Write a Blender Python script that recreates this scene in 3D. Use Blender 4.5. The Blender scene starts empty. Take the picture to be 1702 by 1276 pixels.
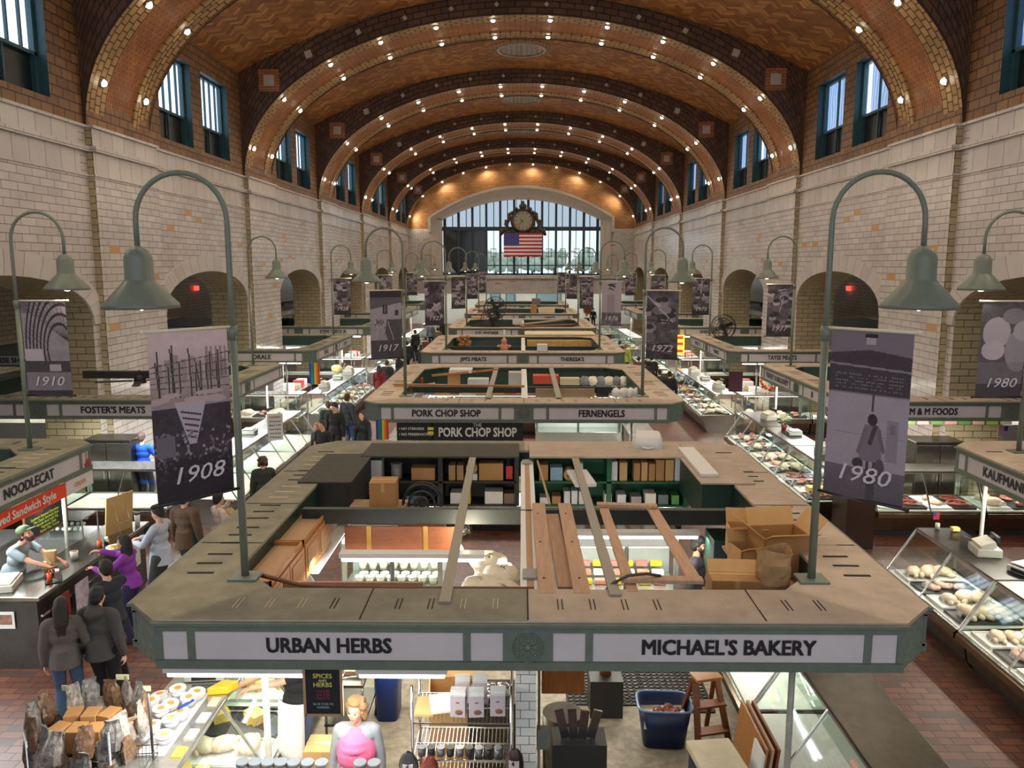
# Indoor market hall with brick vault. Metres; the hall runs along +Y, the viewer stands on the balcony at Y=0.
import bpy, bmesh, math, random
import numpy as np
from mathutils import Vector, Matrix, Euler
random.seed(7)
C = bpy.context.scene.collection
SC = bpy.context.scene
PI = math.pi
# ------------------------------------------------------------------ camera
FPX, PITCH, YAW, CAMZ = 1320.0, math.radians(8.53), math.radians(0.65), 5.5
cam_d = bpy.data.cameras.new('camera'); cam = bpy.data.objects.new('camera', cam_d); C.objects.link(cam)
cam.location = (0, 0, CAMZ); cam.rotation_euler = (PI/2-PITCH, 0, YAW)
cam_d.sensor_width = 36; cam_d.lens = FPX/1702*36; cam_d.clip_start = 0.1; cam_d.clip_end = 400
SC.camera = cam
CM = Euler((PI/2-PITCH, 0, YAW)).to_matrix()
def at(u, v, z=None, y=None, x=None):
    """point of the place where the sight line through photo pixel (u, v) meets the level z (or depth y, or x)"""
    d = CM @ Vector(((u-851)/FPX, -(v-638)/FPX, -1))
    if z is not None: t = (z-CAMZ)/d.z
    elif y is not None: t = y/d.y
    else: t = x/d.x
    return Vector((d.x*t, d.y*t, CAMZ+d.z*t))
# ------------------------------------------------------------------ materials
MATS = {}
class NT:
    def __init__(s, name):
        s.m = bpy.data.materials.new(name); s.m.use_nodes = True; s.t = s.m.node_tree
        s.p = s.t.nodes['Principled BSDF']; s.out = s.t.nodes['Material Output']
    def n(s, ty, **k):
        nd = s.t.nodes.new(ty)
        for a, b in k.items():
            if a.startswith('i_'):
                key = a[2:]; key = int(key) if key.isdigit() else key.replace('_', ' ')
                nd.inputs[key].default_value = b
            else: setattr(nd, a, b)
        return nd
    def l(s, a, b): s.t.links.new(a, b)
def rgb(c): return (c[0], c[1], c[2], 1)
def srgb(r, g, b):
    f = lambda x: (x/255/12.92) if x/255 < .04045 else ((x/255+.055)/1.055)**2.4
    return (f(r), f(g), f(b))
def mat(name, col, rough=.6, metal=0, vary=0, scale=6, bump=0, emit=0, ecol=None, stretch=None, spec=.5, col2=None):
    if name in MATS: return MATS[name]
    t = NT(name); p = t.p
    p.inputs['Base Color'].default_value = rgb(col); p.inputs['Roughness'].default_value = rough
    p.inputs['Metallic'].default_value = metal; p.inputs['Specular IOR Level'].default_value = spec
    if vary or bump:
        tc = t.n('ShaderNodeTexCoord'); src = tc.outputs['Object']
        if stretch:
            mp = t.n('ShaderNodeMapping'); mp.inputs['Scale'].default_value = stretch; t.l(src, mp.inputs[0]); src = mp.outputs[0]
        nz = t.n('ShaderNodeTexNoise', i_Scale=scale, i_Detail=4.0, i_Roughness=.62); t.l(src, nz.inputs['Vector'])
        if vary:
            r = t.n('ShaderNodeValToRGB'); r.color_ramp.elements[0].position = .32; r.color_ramp.elements[1].position = .68
            r.color_ramp.elements[0].color = rgb([c*(1-vary) for c in col]); r.color_ramp.elements[1].color = rgb(col2 or [min(1, c*(1+vary*.6)) for c in col])
            t.l(nz.outputs['Fac'], r.inputs[0]); t.l(r.outputs[0], p.inputs['Base Color'])
        if bump:
            b = t.n('ShaderNodeBump', i_Strength=bump, i_Distance=.02); t.l(nz.outputs['Fac'], b.inputs['Height']); t.l(b.outputs[0], p.inputs['Normal'])
    if emit:
        p.inputs['Emission Color'].default_value = rgb(ecol or col); p.inputs['Emission Strength'].default_value = emit
    MATS[name] = t.m; return t.m
def brickmat(name, c1, c2, mortar, bw, bh, ms=.012, rough=.5, offs=.5, chevron=0, odd=None, oddp=.02, bump=.4, vary=.3, swap=False, spec=.5, rough2=None, wav=0):
    """coursed brick or tile in metres on the UV map"""
    t = NT(name); p = t.p
    uv = t.n('ShaderNodeUVMap'); sx = t.n('ShaderNodeSeparateXYZ'); t.l(uv.outputs[0], sx.inputs[0])
    X, Y = (sx.outputs[1], sx.outputs[0]) if swap else (sx.outputs[0], sx.outputs[1])
    if chevron:
        pp = t.n('ShaderNodeMath', operation='PINGPONG'); t.l(X, pp.inputs[0]); pp.inputs[1].default_value = chevron
        ad = t.n('ShaderNodeMath', operation='ADD'); t.l(Y, ad.inputs[0]); t.l(pp.outputs[0], ad.inputs[1]); Y = ad.outputs[0]
    cb = t.n('ShaderNodeCombineXYZ'); t.l(X, cb.inputs[0]); t.l(Y, cb.inputs[1])
    br = t.n('ShaderNodeTexBrick', i_Scale=1.0, i_Mortar_Size=ms, i_Mortar_Smooth=.1, i_Bias=0.0, i_Brick_Width=bw, i_Row_Height=bh)
    br.offset = offs; br.inputs['Color1'].default_value = rgb(c1); br.inputs['Color2'].default_value = rgb(c2); br.inputs['Mortar'].default_value = rgb(mortar)
    t.l(cb.outputs[0], br.inputs['Vector'])
    col = br.outputs['Color']
    nz = t.n('ShaderNodeTexNoise', i_Scale=.9, i_Detail=5.0, i_Roughness=.6); t.l(cb.outputs[0], nz.inputs['Vector'])
    mr = t.n('ShaderNodeMapRange', i_1=.3, i_2=.7, i_3=1-vary, i_4=1+vary*.5); t.l(nz.outputs['Fac'], mr.inputs[0])
    mx = t.n('ShaderNodeMix', data_type='RGBA', blend_type='MULTIPLY'); mx.inputs[0].default_value = 1
    t.l(col, mx.inputs[6]); t.l(mr.outputs[0], mx.inputs[7]); col = mx.outputs[2]
    if odd:
        row = t.n('ShaderNodeMath', operation='DIVIDE'); t.l(Y, row.inputs[0]); row.inputs[1].default_value = bh
        fr = t.n('ShaderNodeMath', operation='FLOOR'); t.l(row.outputs[0], fr.inputs[0])
        m2 = t.n('ShaderNodeMath', operation='MODULO'); t.l(fr.outputs[0], m2.inputs[0]); m2.inputs[1].default_value = 2
        h = t.n('ShaderNodeMath', operation='MULTIPLY'); t.l(m2.outputs[0], h.inputs[0]); h.inputs[1].default_value = offs
        cx = t.n('ShaderNodeMath', operation='DIVIDE'); t.l(X, cx.inputs[0]); cx.inputs[1].default_value = bw
        ca = t.n('ShaderNodeMath', operation='ADD'); t.l(cx.outputs[0], ca.inputs[0]); t.l(h.outputs[0], ca.inputs[1])
        cf = t.n('ShaderNodeMath', operation='FLOOR'); t.l(ca.outputs[0], cf.inputs[0])
        c2n = t.n('ShaderNodeCombineXYZ'); t.l(cf.outputs[0], c2n.inputs[0]); t.l(fr.outputs[0], c2n.inputs[1])
        wn = t.n('ShaderNodeTexWhiteNoise'); t.l(c2n.outputs[0], wn.inputs['Vector'])
        lt = t.n('ShaderNodeMath', operation='LESS_THAN'); t.l(wn.outputs['Value'], lt.inputs[0]); lt.inputs[1].default_value = oddp
        m3 = t.n('ShaderNodeMix', data_type='RGBA'); t.l(lt.outputs[0], m3.inputs[0]); t.l(col, m3.inputs[6]); m3.inputs[7].default_value = rgb(odd); col = m3.outputs[2]
    t.l(col, p.inputs['Base Color']); p.inputs['Roughness'].default_value = rough; p.inputs['Specular IOR Level'].default_value = spec
    b = t.n('ShaderNodeBump', i_Strength=bump, i_Distance=.01); b.invert = True
    t.l(br.outputs['Fac'], b.inputs['Height'])
    if wav:
        n2 = t.n('ShaderNodeTexNoise', i_Scale=5.0, i_Detail=1.0); t.l(cb.outputs[0], n2.inputs['Vector'])
        b2 = t.n('ShaderNodeBump', i_Strength=wav, i_Distance=.03); t.l(n2.outputs['Fac'], b2.inputs['Height']); t.l(b.outputs[0], b2.inputs['Normal']); t.l(b2.outputs[0], p.inputs['Normal'])
    else: t.l(b.outputs[0], p.inputs['Normal'])
    MATS[name] = t.m; return t.m
def glassmat(name, tint=(.92, .97, .95), refl=.1, rough=.03):
    t = NT(name); t.t.nodes.remove(t.p)
    tr = t.n('ShaderNodeBsdfTransparent'); tr.inputs[0].default_value = rgb(tint)
    gl = t.n('ShaderNodeBsdfGlossy'); gl.inputs['Roughness'].default_value = rough; gl.inputs[0].default_value = (.9, .95, .95, 1)
    fr = t.n('ShaderNodeFresnel', i_IOR=1.45); mr = t.n('ShaderNodeMath', operation='MULTIPLY_ADD'); t.l(fr.outputs[0], mr.inputs[0]); mr.inputs[1].default_value = .26; mr.inputs[2].default_value = refl*.1
    mx = t.n('ShaderNodeMixShader'); t.l(mr.outputs[0], mx.inputs[0]); t.l(tr.outputs[0], mx.inputs[1]); t.l(gl.outputs[0], mx.inputs[2]); t.l(mx.outputs[0], t.out.inputs[0])
    MATS[name] = t.m; return t.m
def emitmat(name, col, s):
    if name in MATS: return MATS[name]
    t = NT(name); t.t.nodes.remove(t.p); e = t.n('ShaderNodeEmission'); e.inputs[0].default_value = rgb(col); e.inputs[1].default_value = s
    t.l(e.outputs[0], t.out.inputs[0]); MATS[name] = t.m; return t.m
def vcolmat(name, rough=.7):
    if name in MATS: return MATS[name]
    t = NT(name); a = t.n('ShaderNodeVertexColor'); a.layer_name = 'print'; t.l(a.outputs[0], t.p.inputs['Base Color']); t.p.inputs['Roughness'].default_value = rough
    MATS[name] = t.m; return t.m
tile = brickmat('glazed tile', srgb(188, 180, 174), srgb(203, 196, 190), srgb(128, 116, 104), .5, .165, .008, rough=.22, odd=srgb(190, 150, 100), oddp=.022, bump=.5, vary=.16, wav=.22)
tile_big = brickmat('glazed block', srgb(190, 183, 177), srgb(203, 197, 191), srgb(128, 118, 106), .55, .62, .008, rough=.25, bump=.4, vary=.12, wav=.15)
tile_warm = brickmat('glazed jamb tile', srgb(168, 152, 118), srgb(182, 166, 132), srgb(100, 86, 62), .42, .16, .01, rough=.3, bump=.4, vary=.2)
tile_white = brickmat('white column tile', srgb(228, 230, 222), srgb(236, 236, 230), srgb(110, 112, 108), .16, .085, .0035, rough=.15, bump=.4, vary=.04)
def herringmat(name, cols, mortar, W=.14, n=3, rough=.55):
    t = NT(name)
    def M(op, a, b=None, c=None):
        nd = t.n('ShaderNodeMath', operation=op)
        for k, v in enumerate((a, b, c)):
            if v is None: continue
            if isinstance(v, (int, float)): nd.inputs[k].default_value = v
            else: t.l(v, nd.inputs[k])
        return nd.outputs[0]
    uv = t.n('ShaderNodeUVMap'); sx = t.n('ShaderNodeSeparateXYZ'); t.l(uv.outputs[0], sx.inputs[0]); r = .70711/W
    p = M('ADD', M('MULTIPLY', M('ADD', sx.outputs[0], sx.outputs[1]), r), 600.0); q = M('ADD', M('MULTIPLY', M('SUBTRACT', sx.outputs[1], sx.outputs[0]), r), 600.0)
    i, j = M('FLOOR', p), M('FLOOR', q); fp, fq = M('FRACT', p), M('FRACT', q)
    m = M('FLOORED_MODULO', M('SUBTRACT', i, j), 2*n); hor = M('LESS_THAN', m, n-.5); ver = M('SUBTRACT', 1.0, hor)
    al_h = M('ADD', m, fp); jb = M('SUBTRACT', 2*n-1, m); al_v = M('ADD', jb, fq)
    mix = lambda a, b: M('ADD', M('MULTIPLY', hor, a), M('MULTIPLY', ver, b))
    al, ac = mix(al_h, al_v), mix(fq, fp); idx, idy = mix(M('SUBTRACT', i, m), M('ADD', i, .5)), mix(j, M('SUBTRACT', j, jb))
    ed = M('MINIMUM', M('MINIMUM', al, M('SUBTRACT', float(n), al)), M('MINIMUM', ac, M('SUBTRACT', 1.0, ac)))
    cb = t.n('ShaderNodeCombineXYZ'); t.l(idx, cb.inputs[0]); t.l(idy, cb.inputs[1]); wn = t.n('ShaderNodeTexWhiteNoise'); t.l(cb.outputs[0], wn.inputs['Vector'])
    cr = t.n('ShaderNodeValToRGB'); cr.color_ramp.elements[0].color = rgb(cols[0]); cr.color_ramp.elements[1].color = rgb(cols[2]); e = cr.color_ramp.elements.new(.6); e.color = rgb(cols[1]); t.l(wn.outputs['Value'], cr.inputs[0])
    nz = t.n('ShaderNodeTexNoise', i_Scale=.35, i_Detail=4.0); t.l(uv.outputs[0], nz.inputs['Vector']); mr = t.n('ShaderNodeMapRange', i_1=.3, i_2=.7, i_3=.75, i_4=1.15); t.l(nz.outputs['Fac'], mr.inputs[0])
    mu = t.n('ShaderNodeMix', data_type='RGBA', blend_type='MULTIPLY'); mu.inputs[0].default_value = 1; t.l(cr.outputs[0], mu.inputs[6]); t.l(mr.outputs[0], mu.inputs[7])
    jo = M('LESS_THAN', ed, .055); mx = t.n('ShaderNodeMix', data_type='RGBA'); t.l(jo, mx.inputs[0]); t.l(mu.outputs[2], mx.inputs[6]); mx.inputs[7].default_value = rgb(mortar)
    t.l(mx.outputs[2], t.p.inputs['Base Color']); t.p.inputs['Roughness'].default_value = rough; MATS[name] = t.m; return t.m
herring = herringmat('herringbone vault', [srgb(140, 84, 42), srgb(172, 112, 58), srgb(206, 152, 88)], srgb(104, 66, 38))
soffit = brickmat('orange soffit brick', srgb(166, 104, 58), srgb(186, 124, 72), srgb(100, 64, 40), .3, .1, .01, rough=.6, bump=.3, vary=.3)
border = brickmat('yellow border brick', srgb(166, 128, 78), srgb(188, 150, 96), srgb(70, 46, 26), .3, .225, .02, rough=.5, bump=.5, vary=.25)
bwall = brickmat('brown bay brick', srgb(120, 84, 52), srgb(148, 108, 68), srgb(58, 38, 24), .42, .21, .016, rough=.5, bump=.5, vary=.3, wav=.1)
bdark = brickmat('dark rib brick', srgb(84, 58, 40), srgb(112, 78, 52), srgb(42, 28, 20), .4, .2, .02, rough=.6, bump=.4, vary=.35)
endbrick = brickmat('end wall brick', srgb(150, 102, 56), srgb(172, 122, 70), srgb(96, 66, 38), .34, .16, .012, rough=.55, bump=.4, vary=.25)
quarry = brickmat('red quarry floor', srgb(98, 58, 44), srgb(120, 76, 58), srgb(34, 24, 18), .28, .14, .007, rough=.42, bump=.5, vary=.35, odd=srgb(80, 56, 48), oddp=.16)
concrete = mat('stall concrete', srgb(148, 138, 118), .7, vary=.35, scale=9, bump=.2)
trim_m = mat('cream trim', srgb(190, 180, 165), .3, vary=.08, bump=.05)
canopy_green = mat('canopy green paint', srgb(104, 114, 102), .45, vary=.12, scale=10)
canopy_dark = mat('canopy frame shade green', srgb(78, 96, 88), .5, vary=.1, scale=8)
verdigris = mat('verdigris corner', srgb(98, 116, 102), .5, vary=.3, scale=14, bump=.3)
roof_grey = mat('dusty olive roof', srgb(140, 136, 116), .8, vary=.25, scale=3, bump=.1)
roof_tan = mat('dusty tan roof', srgb(186, 168, 148), .8, vary=.16, scale=3, bump=.1)
slot_m = mat('slot black', (.012, .011, .01), .8)
slot_pale = mat('slot patch pale', srgb(196, 182, 156), .8)
panel_m = mat('milky sign panel', srgb(206, 200, 200), .25, vary=.06, scale=2)
ink = mat('sign lettering black', (.012, .012, .014), .4)
white_p = mat('white plastic', srgb(228, 226, 220), .4)
lamp_green = mat('lamp green enamel', srgb(110, 118, 104), .4, vary=.08, scale=12)
bulb_m = emitmat('warm bulb', (1, .86, .62), 14)
tube_m = emitmat('fluorescent tube', (1, .97, .9), 14)
spot_m = emitmat('vault lamp', (1, .88, .68), 40)
steel = mat('brushed steel', srgb(160, 158, 150), .25, 1, vary=.15, scale=4, stretch=(1, 12, 1))
steel_d = mat('dark steel', srgb(92, 88, 80), .32, 1, vary=.2, scale=5)
steel_l = mat('pale steel top', srgb(190, 192, 188), .22, .85, vary=.08, scale=3)
chrome = mat('chrome', srgb(210, 210, 205), .12, 1)
black_p = mat('black plastic', (.02, .02, .022), .45)
dark_fr = mat('charcoal steel frame', srgb(52, 52, 50), .4, .5)
teal = mat('teal window frame', srgb(52, 86, 92), .45, vary=.15)
teal_d = mat('dark lower pane', srgb(22, 30, 32), .25, vary=.2)
glass = glassmat('case glass'); glass_g = glassmat('green edge glass', (.91, .96, .93), .1)
wood_y = mat('golden oak', srgb(178, 120, 62), .4, vary=.22, scale=5, stretch=(1, 1, 8))
wood_t = mat('particle board', srgb(182, 146, 108), .7, vary=.1, scale=30)
wood_d = mat('reddish plywood', srgb(128, 70, 34), .5, vary=.25, scale=4, stretch=(1, 1, 6))
plank = mat('salmon plank', srgb(190, 152, 122), .7, vary=.15, scale=5, stretch=(6, .6, 1))
card = mat('cardboard', srgb(178, 132, 80), .8, vary=.1, scale=5)
card_l = mat('pale cardboard', srgb(202, 160, 104), .8, vary=.08, scale=5)
paperbag = mat('kraft paper bag', srgb(176, 138, 94), .8, vary=.2, scale=9, bump=.4)
bgreen = mat('bright green shelf', srgb(22, 88, 52), .5, vary=.1)
dgreen = mat('deep green board', srgb(18, 52, 40), .5, vary=.12)
shelf_k = mat('black shelving', srgb(34, 33, 30), .6, vary=.2)
shelf_top = mat('charcoal board', srgb(72, 68, 60), .8, vary=.15, scale=8)
wire_m = mat('chrome wire', srgb(190, 190, 188), .25, 1)
plastic_w = mat('translucent bag', srgb(240, 232, 208), .5, vary=.1, scale=12, bump=.8)
orange_b = mat('orange board', srgb(206, 96, 40), .6, vary=.1)
flag_m = vcolmat('printed cloth'); flag_s = vcolmat('printed board', .5)
# ------------------------------------------------------------------ mesh builder
def setp(o, label=None, cat=None, group=None, kind=None):
    if label:
        if len(label.split()) > 16: print('LONG', label)
        o['label'] = label
    if cat: o['category'] = cat
    if group: o['group'] = group
    if kind: o['kind'] = kind
    return o
def empty(name, loc=(0, 0, 0), rz=0, label=None, cat=None, group=None):
    o = bpy.data.objects.new(name, None); C.objects.link(o); o.location = loc; o.rotation_euler = (0, 0, rz); o.empty_display_size = .1
    return setp(o, label, cat, group)
class MB:
    def __init__(s): s.v = []; s.f = []; s.mi = []; s.uv = []; s.sm = []
    def face(s, pts, m=0, uv=None, smooth=False):
        b = len(s.v); s.v += [tuple(p) for p in pts]; s.f.append(tuple(range(b, b+len(pts)))); s.mi.append(m); s.uv.append(uv); s.sm.append(smooth)
    def add(s, vs, fs, m=0, smooth=False, uvs=None):
        b = len(s.v); s.v += [tuple(p) for p in vs]
        for i, f in enumerate(fs):
            s.f.append(tuple(b+j for j in f)); s.mi.append(m); s.uv.append(uvs[i] if uvs else None); s.sm.append(smooth)
    def box(s, c, d, rz=0, m=0, rot=None):
        x, y, z = d[0]/2, d[1]/2, d[2]/2
        vs = [Vector((a, b, e)) for a in (-x, x) for b in (-y, y) for e in (-z, z)]
        R = rot.to_matrix() if rot else Matrix.Rotation(rz, 3, 'Z'); c = Vector(c)
        s.add([R @ v + c for v in vs], [(0, 1, 3, 2), (4, 6, 7, 5), (0, 4, 5, 1), (2, 3, 7, 6), (0, 2, 6, 4), (1, 5, 7, 3)], m); return s
    def b2(s, a, b, m=0):
        return s.box([(a[i]+b[i])/2 for i in range(3)], [abs(b[i]-a[i]) for i in range(3)], m=m)
    def beam(s, p, q, w, h, m=0):
        p, q = Vector(p), Vector(q); d = q-p; L = d.length; R = d.to_track_quat('Y', 'Z')
        vs = [Vector((a, b, e)) for a in (-w/2, w/2) for b in (0, L) for e in (-h/2, h/2)]
        s.add([R @ v + p for v in vs], [(0, 1, 3, 2), (4, 6, 7, 5), (0, 4, 5, 1), (2, 3, 7, 6), (0, 2, 6, 4), (1, 5, 7, 3)], m); return s
    def loft(s, rings, m=0, smooth=True, caps=True, closed=True):
        n = len(rings[0]); vs = [p for r in rings for p in r]; fs = []
        for i in range(len(rings)-1):
            for j in range(n if closed else n-1):
                k = (j+1) % n; fs.append((i*n+j, i*n+k, (i+1)*n+k, (i+1)*n+j))
        s.add(vs, fs, m, smooth)
        if caps and closed:
            s.add(rings[0], [tuple(range(n))[::-1]], m); s.add(rings[-1], [tuple(range(n))], m)
        return s
    def cyl(s, p, q, r, r2=None, n=12, m=0, caps=True):
        p, q = Vector(p), Vector(q); R = (q-p).to_track_quat('Z', 'X'); r2 = r if r2 is None else r2
        ring = lambda c, rr: [c + R @ Vector((rr*math.cos(2*PI*i/n), rr*math.sin(2*PI*i/n), 0)) for i in range(n)]
        return s.loft([ring(p, r), ring(q, r2)], m, True, caps)
    def tube(s, pts, r, n=8, m=0):
        pts = [Vector(p) for p in pts]; rings = []
        for i, p in enumerate(pts):
            d = (pts[min(i+1, len(pts)-1)]-pts[max(i-1, 0)]).normalized(); R = d.to_track_quat('Z', 'X') if abs(d.x) < .9 or True else None
            rr = r[i] if isinstance(r, (list, tuple)) else r
            if i == 0: up = R @ Vector((1, 0, 0))
            else: up = (up - d*up.dot(d)).normalized()
            w = d.cross(up)
            rings.append([p + up*rr*math.cos(2*PI*j/n) + w*rr*math.sin(2*PI*j/n) for j in range(n)])
        return s.loft(rings, m)
    def lathe(s, prof, c=(0, 0, 0), n=20, m=0, smooth=True, caps=True, sx=1, sy=1):
        c = Vector(c); rings = [[c + Vector((r*sx*math.cos(2*PI*i/n), r*sy*math.sin(2*PI*i/n), z)) for i in range(n)] for r, z in prof]
        return s.loft(rings, m, smooth, caps)
    def ball(s, c, r, m=0, n=10, rot=None, smooth=True, jit=0):
        if not isinstance(r, (tuple, list)): r = (r, r, r)
        c = Vector(c); R = rot.to_matrix() if rot else Matrix.Identity(3); h = max(4, n//2); rings = []
        for i in range(h+1):
            a = PI*i/h; a = min(max(a, .02), PI-.02)
            rings.append([c + R @ Vector((r[0]*math.sin(a)*math.cos(2*PI*j/n), r[1]*math.sin(a)*math.sin(2*PI*j/n), -r[2]*math.cos(a)))*1.0 + Vector((random.uniform(-jit, jit), random.uniform(-jit, jit), random.uniform(-jit, jit))) for j in range(n)])
        return s.loft(rings, m, smooth, True)
    def prism(s, outline, z0, z1, m=0, mside=None):
        n = len(outline); lo = [(p[0], p[1], z0) for p in outline]; hi = [(p[0], p[1], z1) for p in outline]
        s.add(lo+hi, [(j, (j+1) % n, n+(j+1) % n, n+j) for j in range(n)], m if mside is None else mside)
        s.add(lo, [tuple(range(n))[::-1]], m); s.add(hi, [tuple(range(n))], m); return s
    def grid(s, fn, nu, nv, m=0, uvf=None, smooth=True):
        vs = [fn(i/nu, j/nv) for j in range(nv+1) for i in range(nu+1)]; fs = []; uvs = []
        for j in range(nv):
            for i in range(nu):
                a = j*(nu+1)+i; fs.append((a, a+1, a+nu+2, a+nu+1))
                if uvf: uvs.append([uvf(i/nu, j/nv), uvf((i+1)/nu, j/nv), uvf((i+1)/nu, (j+1)/nv), uvf(i/nu, (j+1)/nv)])
        s.add(vs, fs, m, smooth, uvs if uvf else None); return s
    def mesh(s, name, mats):
        me = bpy.data.meshes.new(name); me.from_pydata(s.v, [], s.f)
        for m in (mats if isinstance(mats, (list, tuple)) else [mats]): me.materials.append(m)
        me.polygons.foreach_set('material_index', s.mi); me.polygons.foreach_set('use_smooth', s.sm)
        uvl = me.uv_layers.new(name='UVMap').data; k = 0; V = s.v
        for f, u in zip(s.f, s.uv):
            if u is None:
                a, b, c = V[f[0]], V[f[1]], V[f[2]]
                nx = (b[1]-a[1])*(c[2]-a[2])-(b[2]-a[2])*(c[1]-a[1]); ny = (b[2]-a[2])*(c[0]-a[0])-(b[0]-a[0])*(c[2]-a[2]); nz = (b[0]-a[0])*(c[1]-a[1])-(b[1]-a[1])*(c[0]-a[0])
                ax, ay, az = abs(nx), abs(ny), abs(nz)
                for j in f:
                    p = V[j]; uvl[k].uv = (p[1], p[2]) if ax >= ay and ax >= az else ((p[0], p[2]) if ay >= az else (p[0], p[1])); k += 1
            else:
                for q in u: uvl[k].uv = q; k += 1
        me.validate(); me.update(); return me
    def build(s, name, mats, parent=None, bevel=0, loc=None, rz=0, seg=2, fix=True):
        me = s.mesh(name, mats)
        o = bpy.data.objects.new(name, me); C.objects.link(o)
        if fix:
            bm = bmesh.new(); bm.from_mesh(me); bmesh.ops.remove_doubles(bm, verts=bm.verts, dist=1e-5); bmesh.ops.recalc_face_normals(bm, faces=bm.faces); bm.to_mesh(me); bm.free()
        if parent: o.parent = parent
        if loc is not None: o.location = loc
        if rz: o.rotation_euler[2] = rz
        if bevel:
            b = o.modifiers.new('bevel', 'BEVEL'); b.width = bevel; b.segments = seg; b.limit_method = 'ANGLE'
        return o
def kids(o): return [c for c in C.objects if c.parent == o]
def copy_thing(o, loc=None, rz=None, label=None, group=None, scale=None, rx=None):
    r = o.copy(); C.objects.link(r)
    if loc is not None: r.location = loc
    if rz is not None: r.rotation_euler[2] = rz
    if rx is not None: r.rotation_euler[0] = rx
    if scale is not None: r.scale = scale if isinstance(scale, (tuple, list)) else (scale,)*3
    if label: r['label'] = label
    if group: r['group'] = group
    for ch in KIDS(o):
        c = ch.copy(); C.objects.link(c); c.parent = r
        for g in KIDS(ch):
            d = g.copy(); C.objects.link(d); d.parent = c
    return r
_kc = {}
def KIDS(o):
    k = o.name
    if k not in _kc: _kc[k] = list(o.children)
    return _kc[k]
_tc = {}
SANS = None
def textmesh(txt, size, bold=.0, depth=.004, shear=0, spacing=1.0, align='CENTER'):
    key = (txt, size, bold, shear, spacing, align, depth)
    if key in _tc: return _tc[key]
    cu = bpy.data.curves.new('t', 'FONT')
    if SANS: cu.font = SANS
    cu.body = txt; cu.size = size; cu.extrude = 0; cu.align_x = align; cu.align_y = 'CENTER'; cu.shear = shear; cu.space_character = spacing; cu.resolution_u = 2
    o = bpy.data.objects.new('t', cu); C.objects.link(o); dg = bpy.context.evaluated_depsgraph_get(); m0 = bpy.data.meshes.new_from_object(o.evaluated_get(dg)); bpy.data.objects.remove(o)
    vs = [v.co.copy() for v in m0.vertices]; fs = [tuple(p.vertices) for p in m0.polygons]; V = []; Fc = []
    b = bold*size; offs = [(0, 0)] if b == 0 else [(b*i, b*j*.7) for i in (-1, -.35, .35, 1) for j in (-1, 0, 1)]
    for k, (dx, dy) in enumerate(offs):
        n = len(V); V += [(v.x+dx, v.y+dy, depth+k*.00002) for v in vs]; Fc += [tuple(n+i for i in f) for f in fs]
    me = bpy.data.meshes.new('lettering'); me.from_pydata(V, [], Fc); _tc[key] = me; return me
def text(txt, size, m, parent, loc, rot, bold=.035, name='lettering', fit=None, **k):
    me = textmesh(txt, size, bold, **k).copy(); me.materials.append(m)
    o = bpy.data.objects.new(name, me); C.objects.link(o); o.parent = parent; o.location = loc; o.rotation_euler = rot
    if fit and me.vertices:
        xs = [v.co.x for v in me.vertices]; w = max(xs)-min(xs)
        if w > 0: o.scale = (fit/w, 1, 1)
    return o
# ------------------------------------------------------------------ the hall
XW, ZT, YE, P, PW = 9.8, 8.6, 70.1, 10.35, 3.2
F = [8.0+P*i for i in range(6)]
BAYS = [(F[i]+PW, F[i+1] if i < 5 else YE) for i in range(6)]
def struct(o): o['kind'] = 'structure'; return o
m = MB(); m.face([(-24, -6, 0), (24, -6, 0), (24, 82, 0), (-24, 82, 0)]); struct(m.build('floor', quarry))
def ez(x): return ZT + 5.4*math.sqrt(max(0, 1-(x/XW)**2))
def vz(x): return 14.6 - 2.5*(x/XW)**2
NA = 48
TH = [PI*i/NA for i in range(NA+1)]
def arcL(a): return a*(XW+5.4)/2*1.02
# vault
m = MB()
def vf(u, v): x = -10.4+20.8*u; return (x, -4+(YE+4)*v, vz(x))
m.grid(vf, 40, 1, 0, lambda u, v: (u*21.5, v*(YE+4)))
def vf2(u, v): x = -10.4+20.8*u; return (x, -4+(YE+4)*v, vz(x)+.5)
m.grid(vf2, 20, 1, 0, lambda u, v: (u*21.5, v*(YE+4)))
struct(m.build('ceiling', herring, fix=False))
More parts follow.
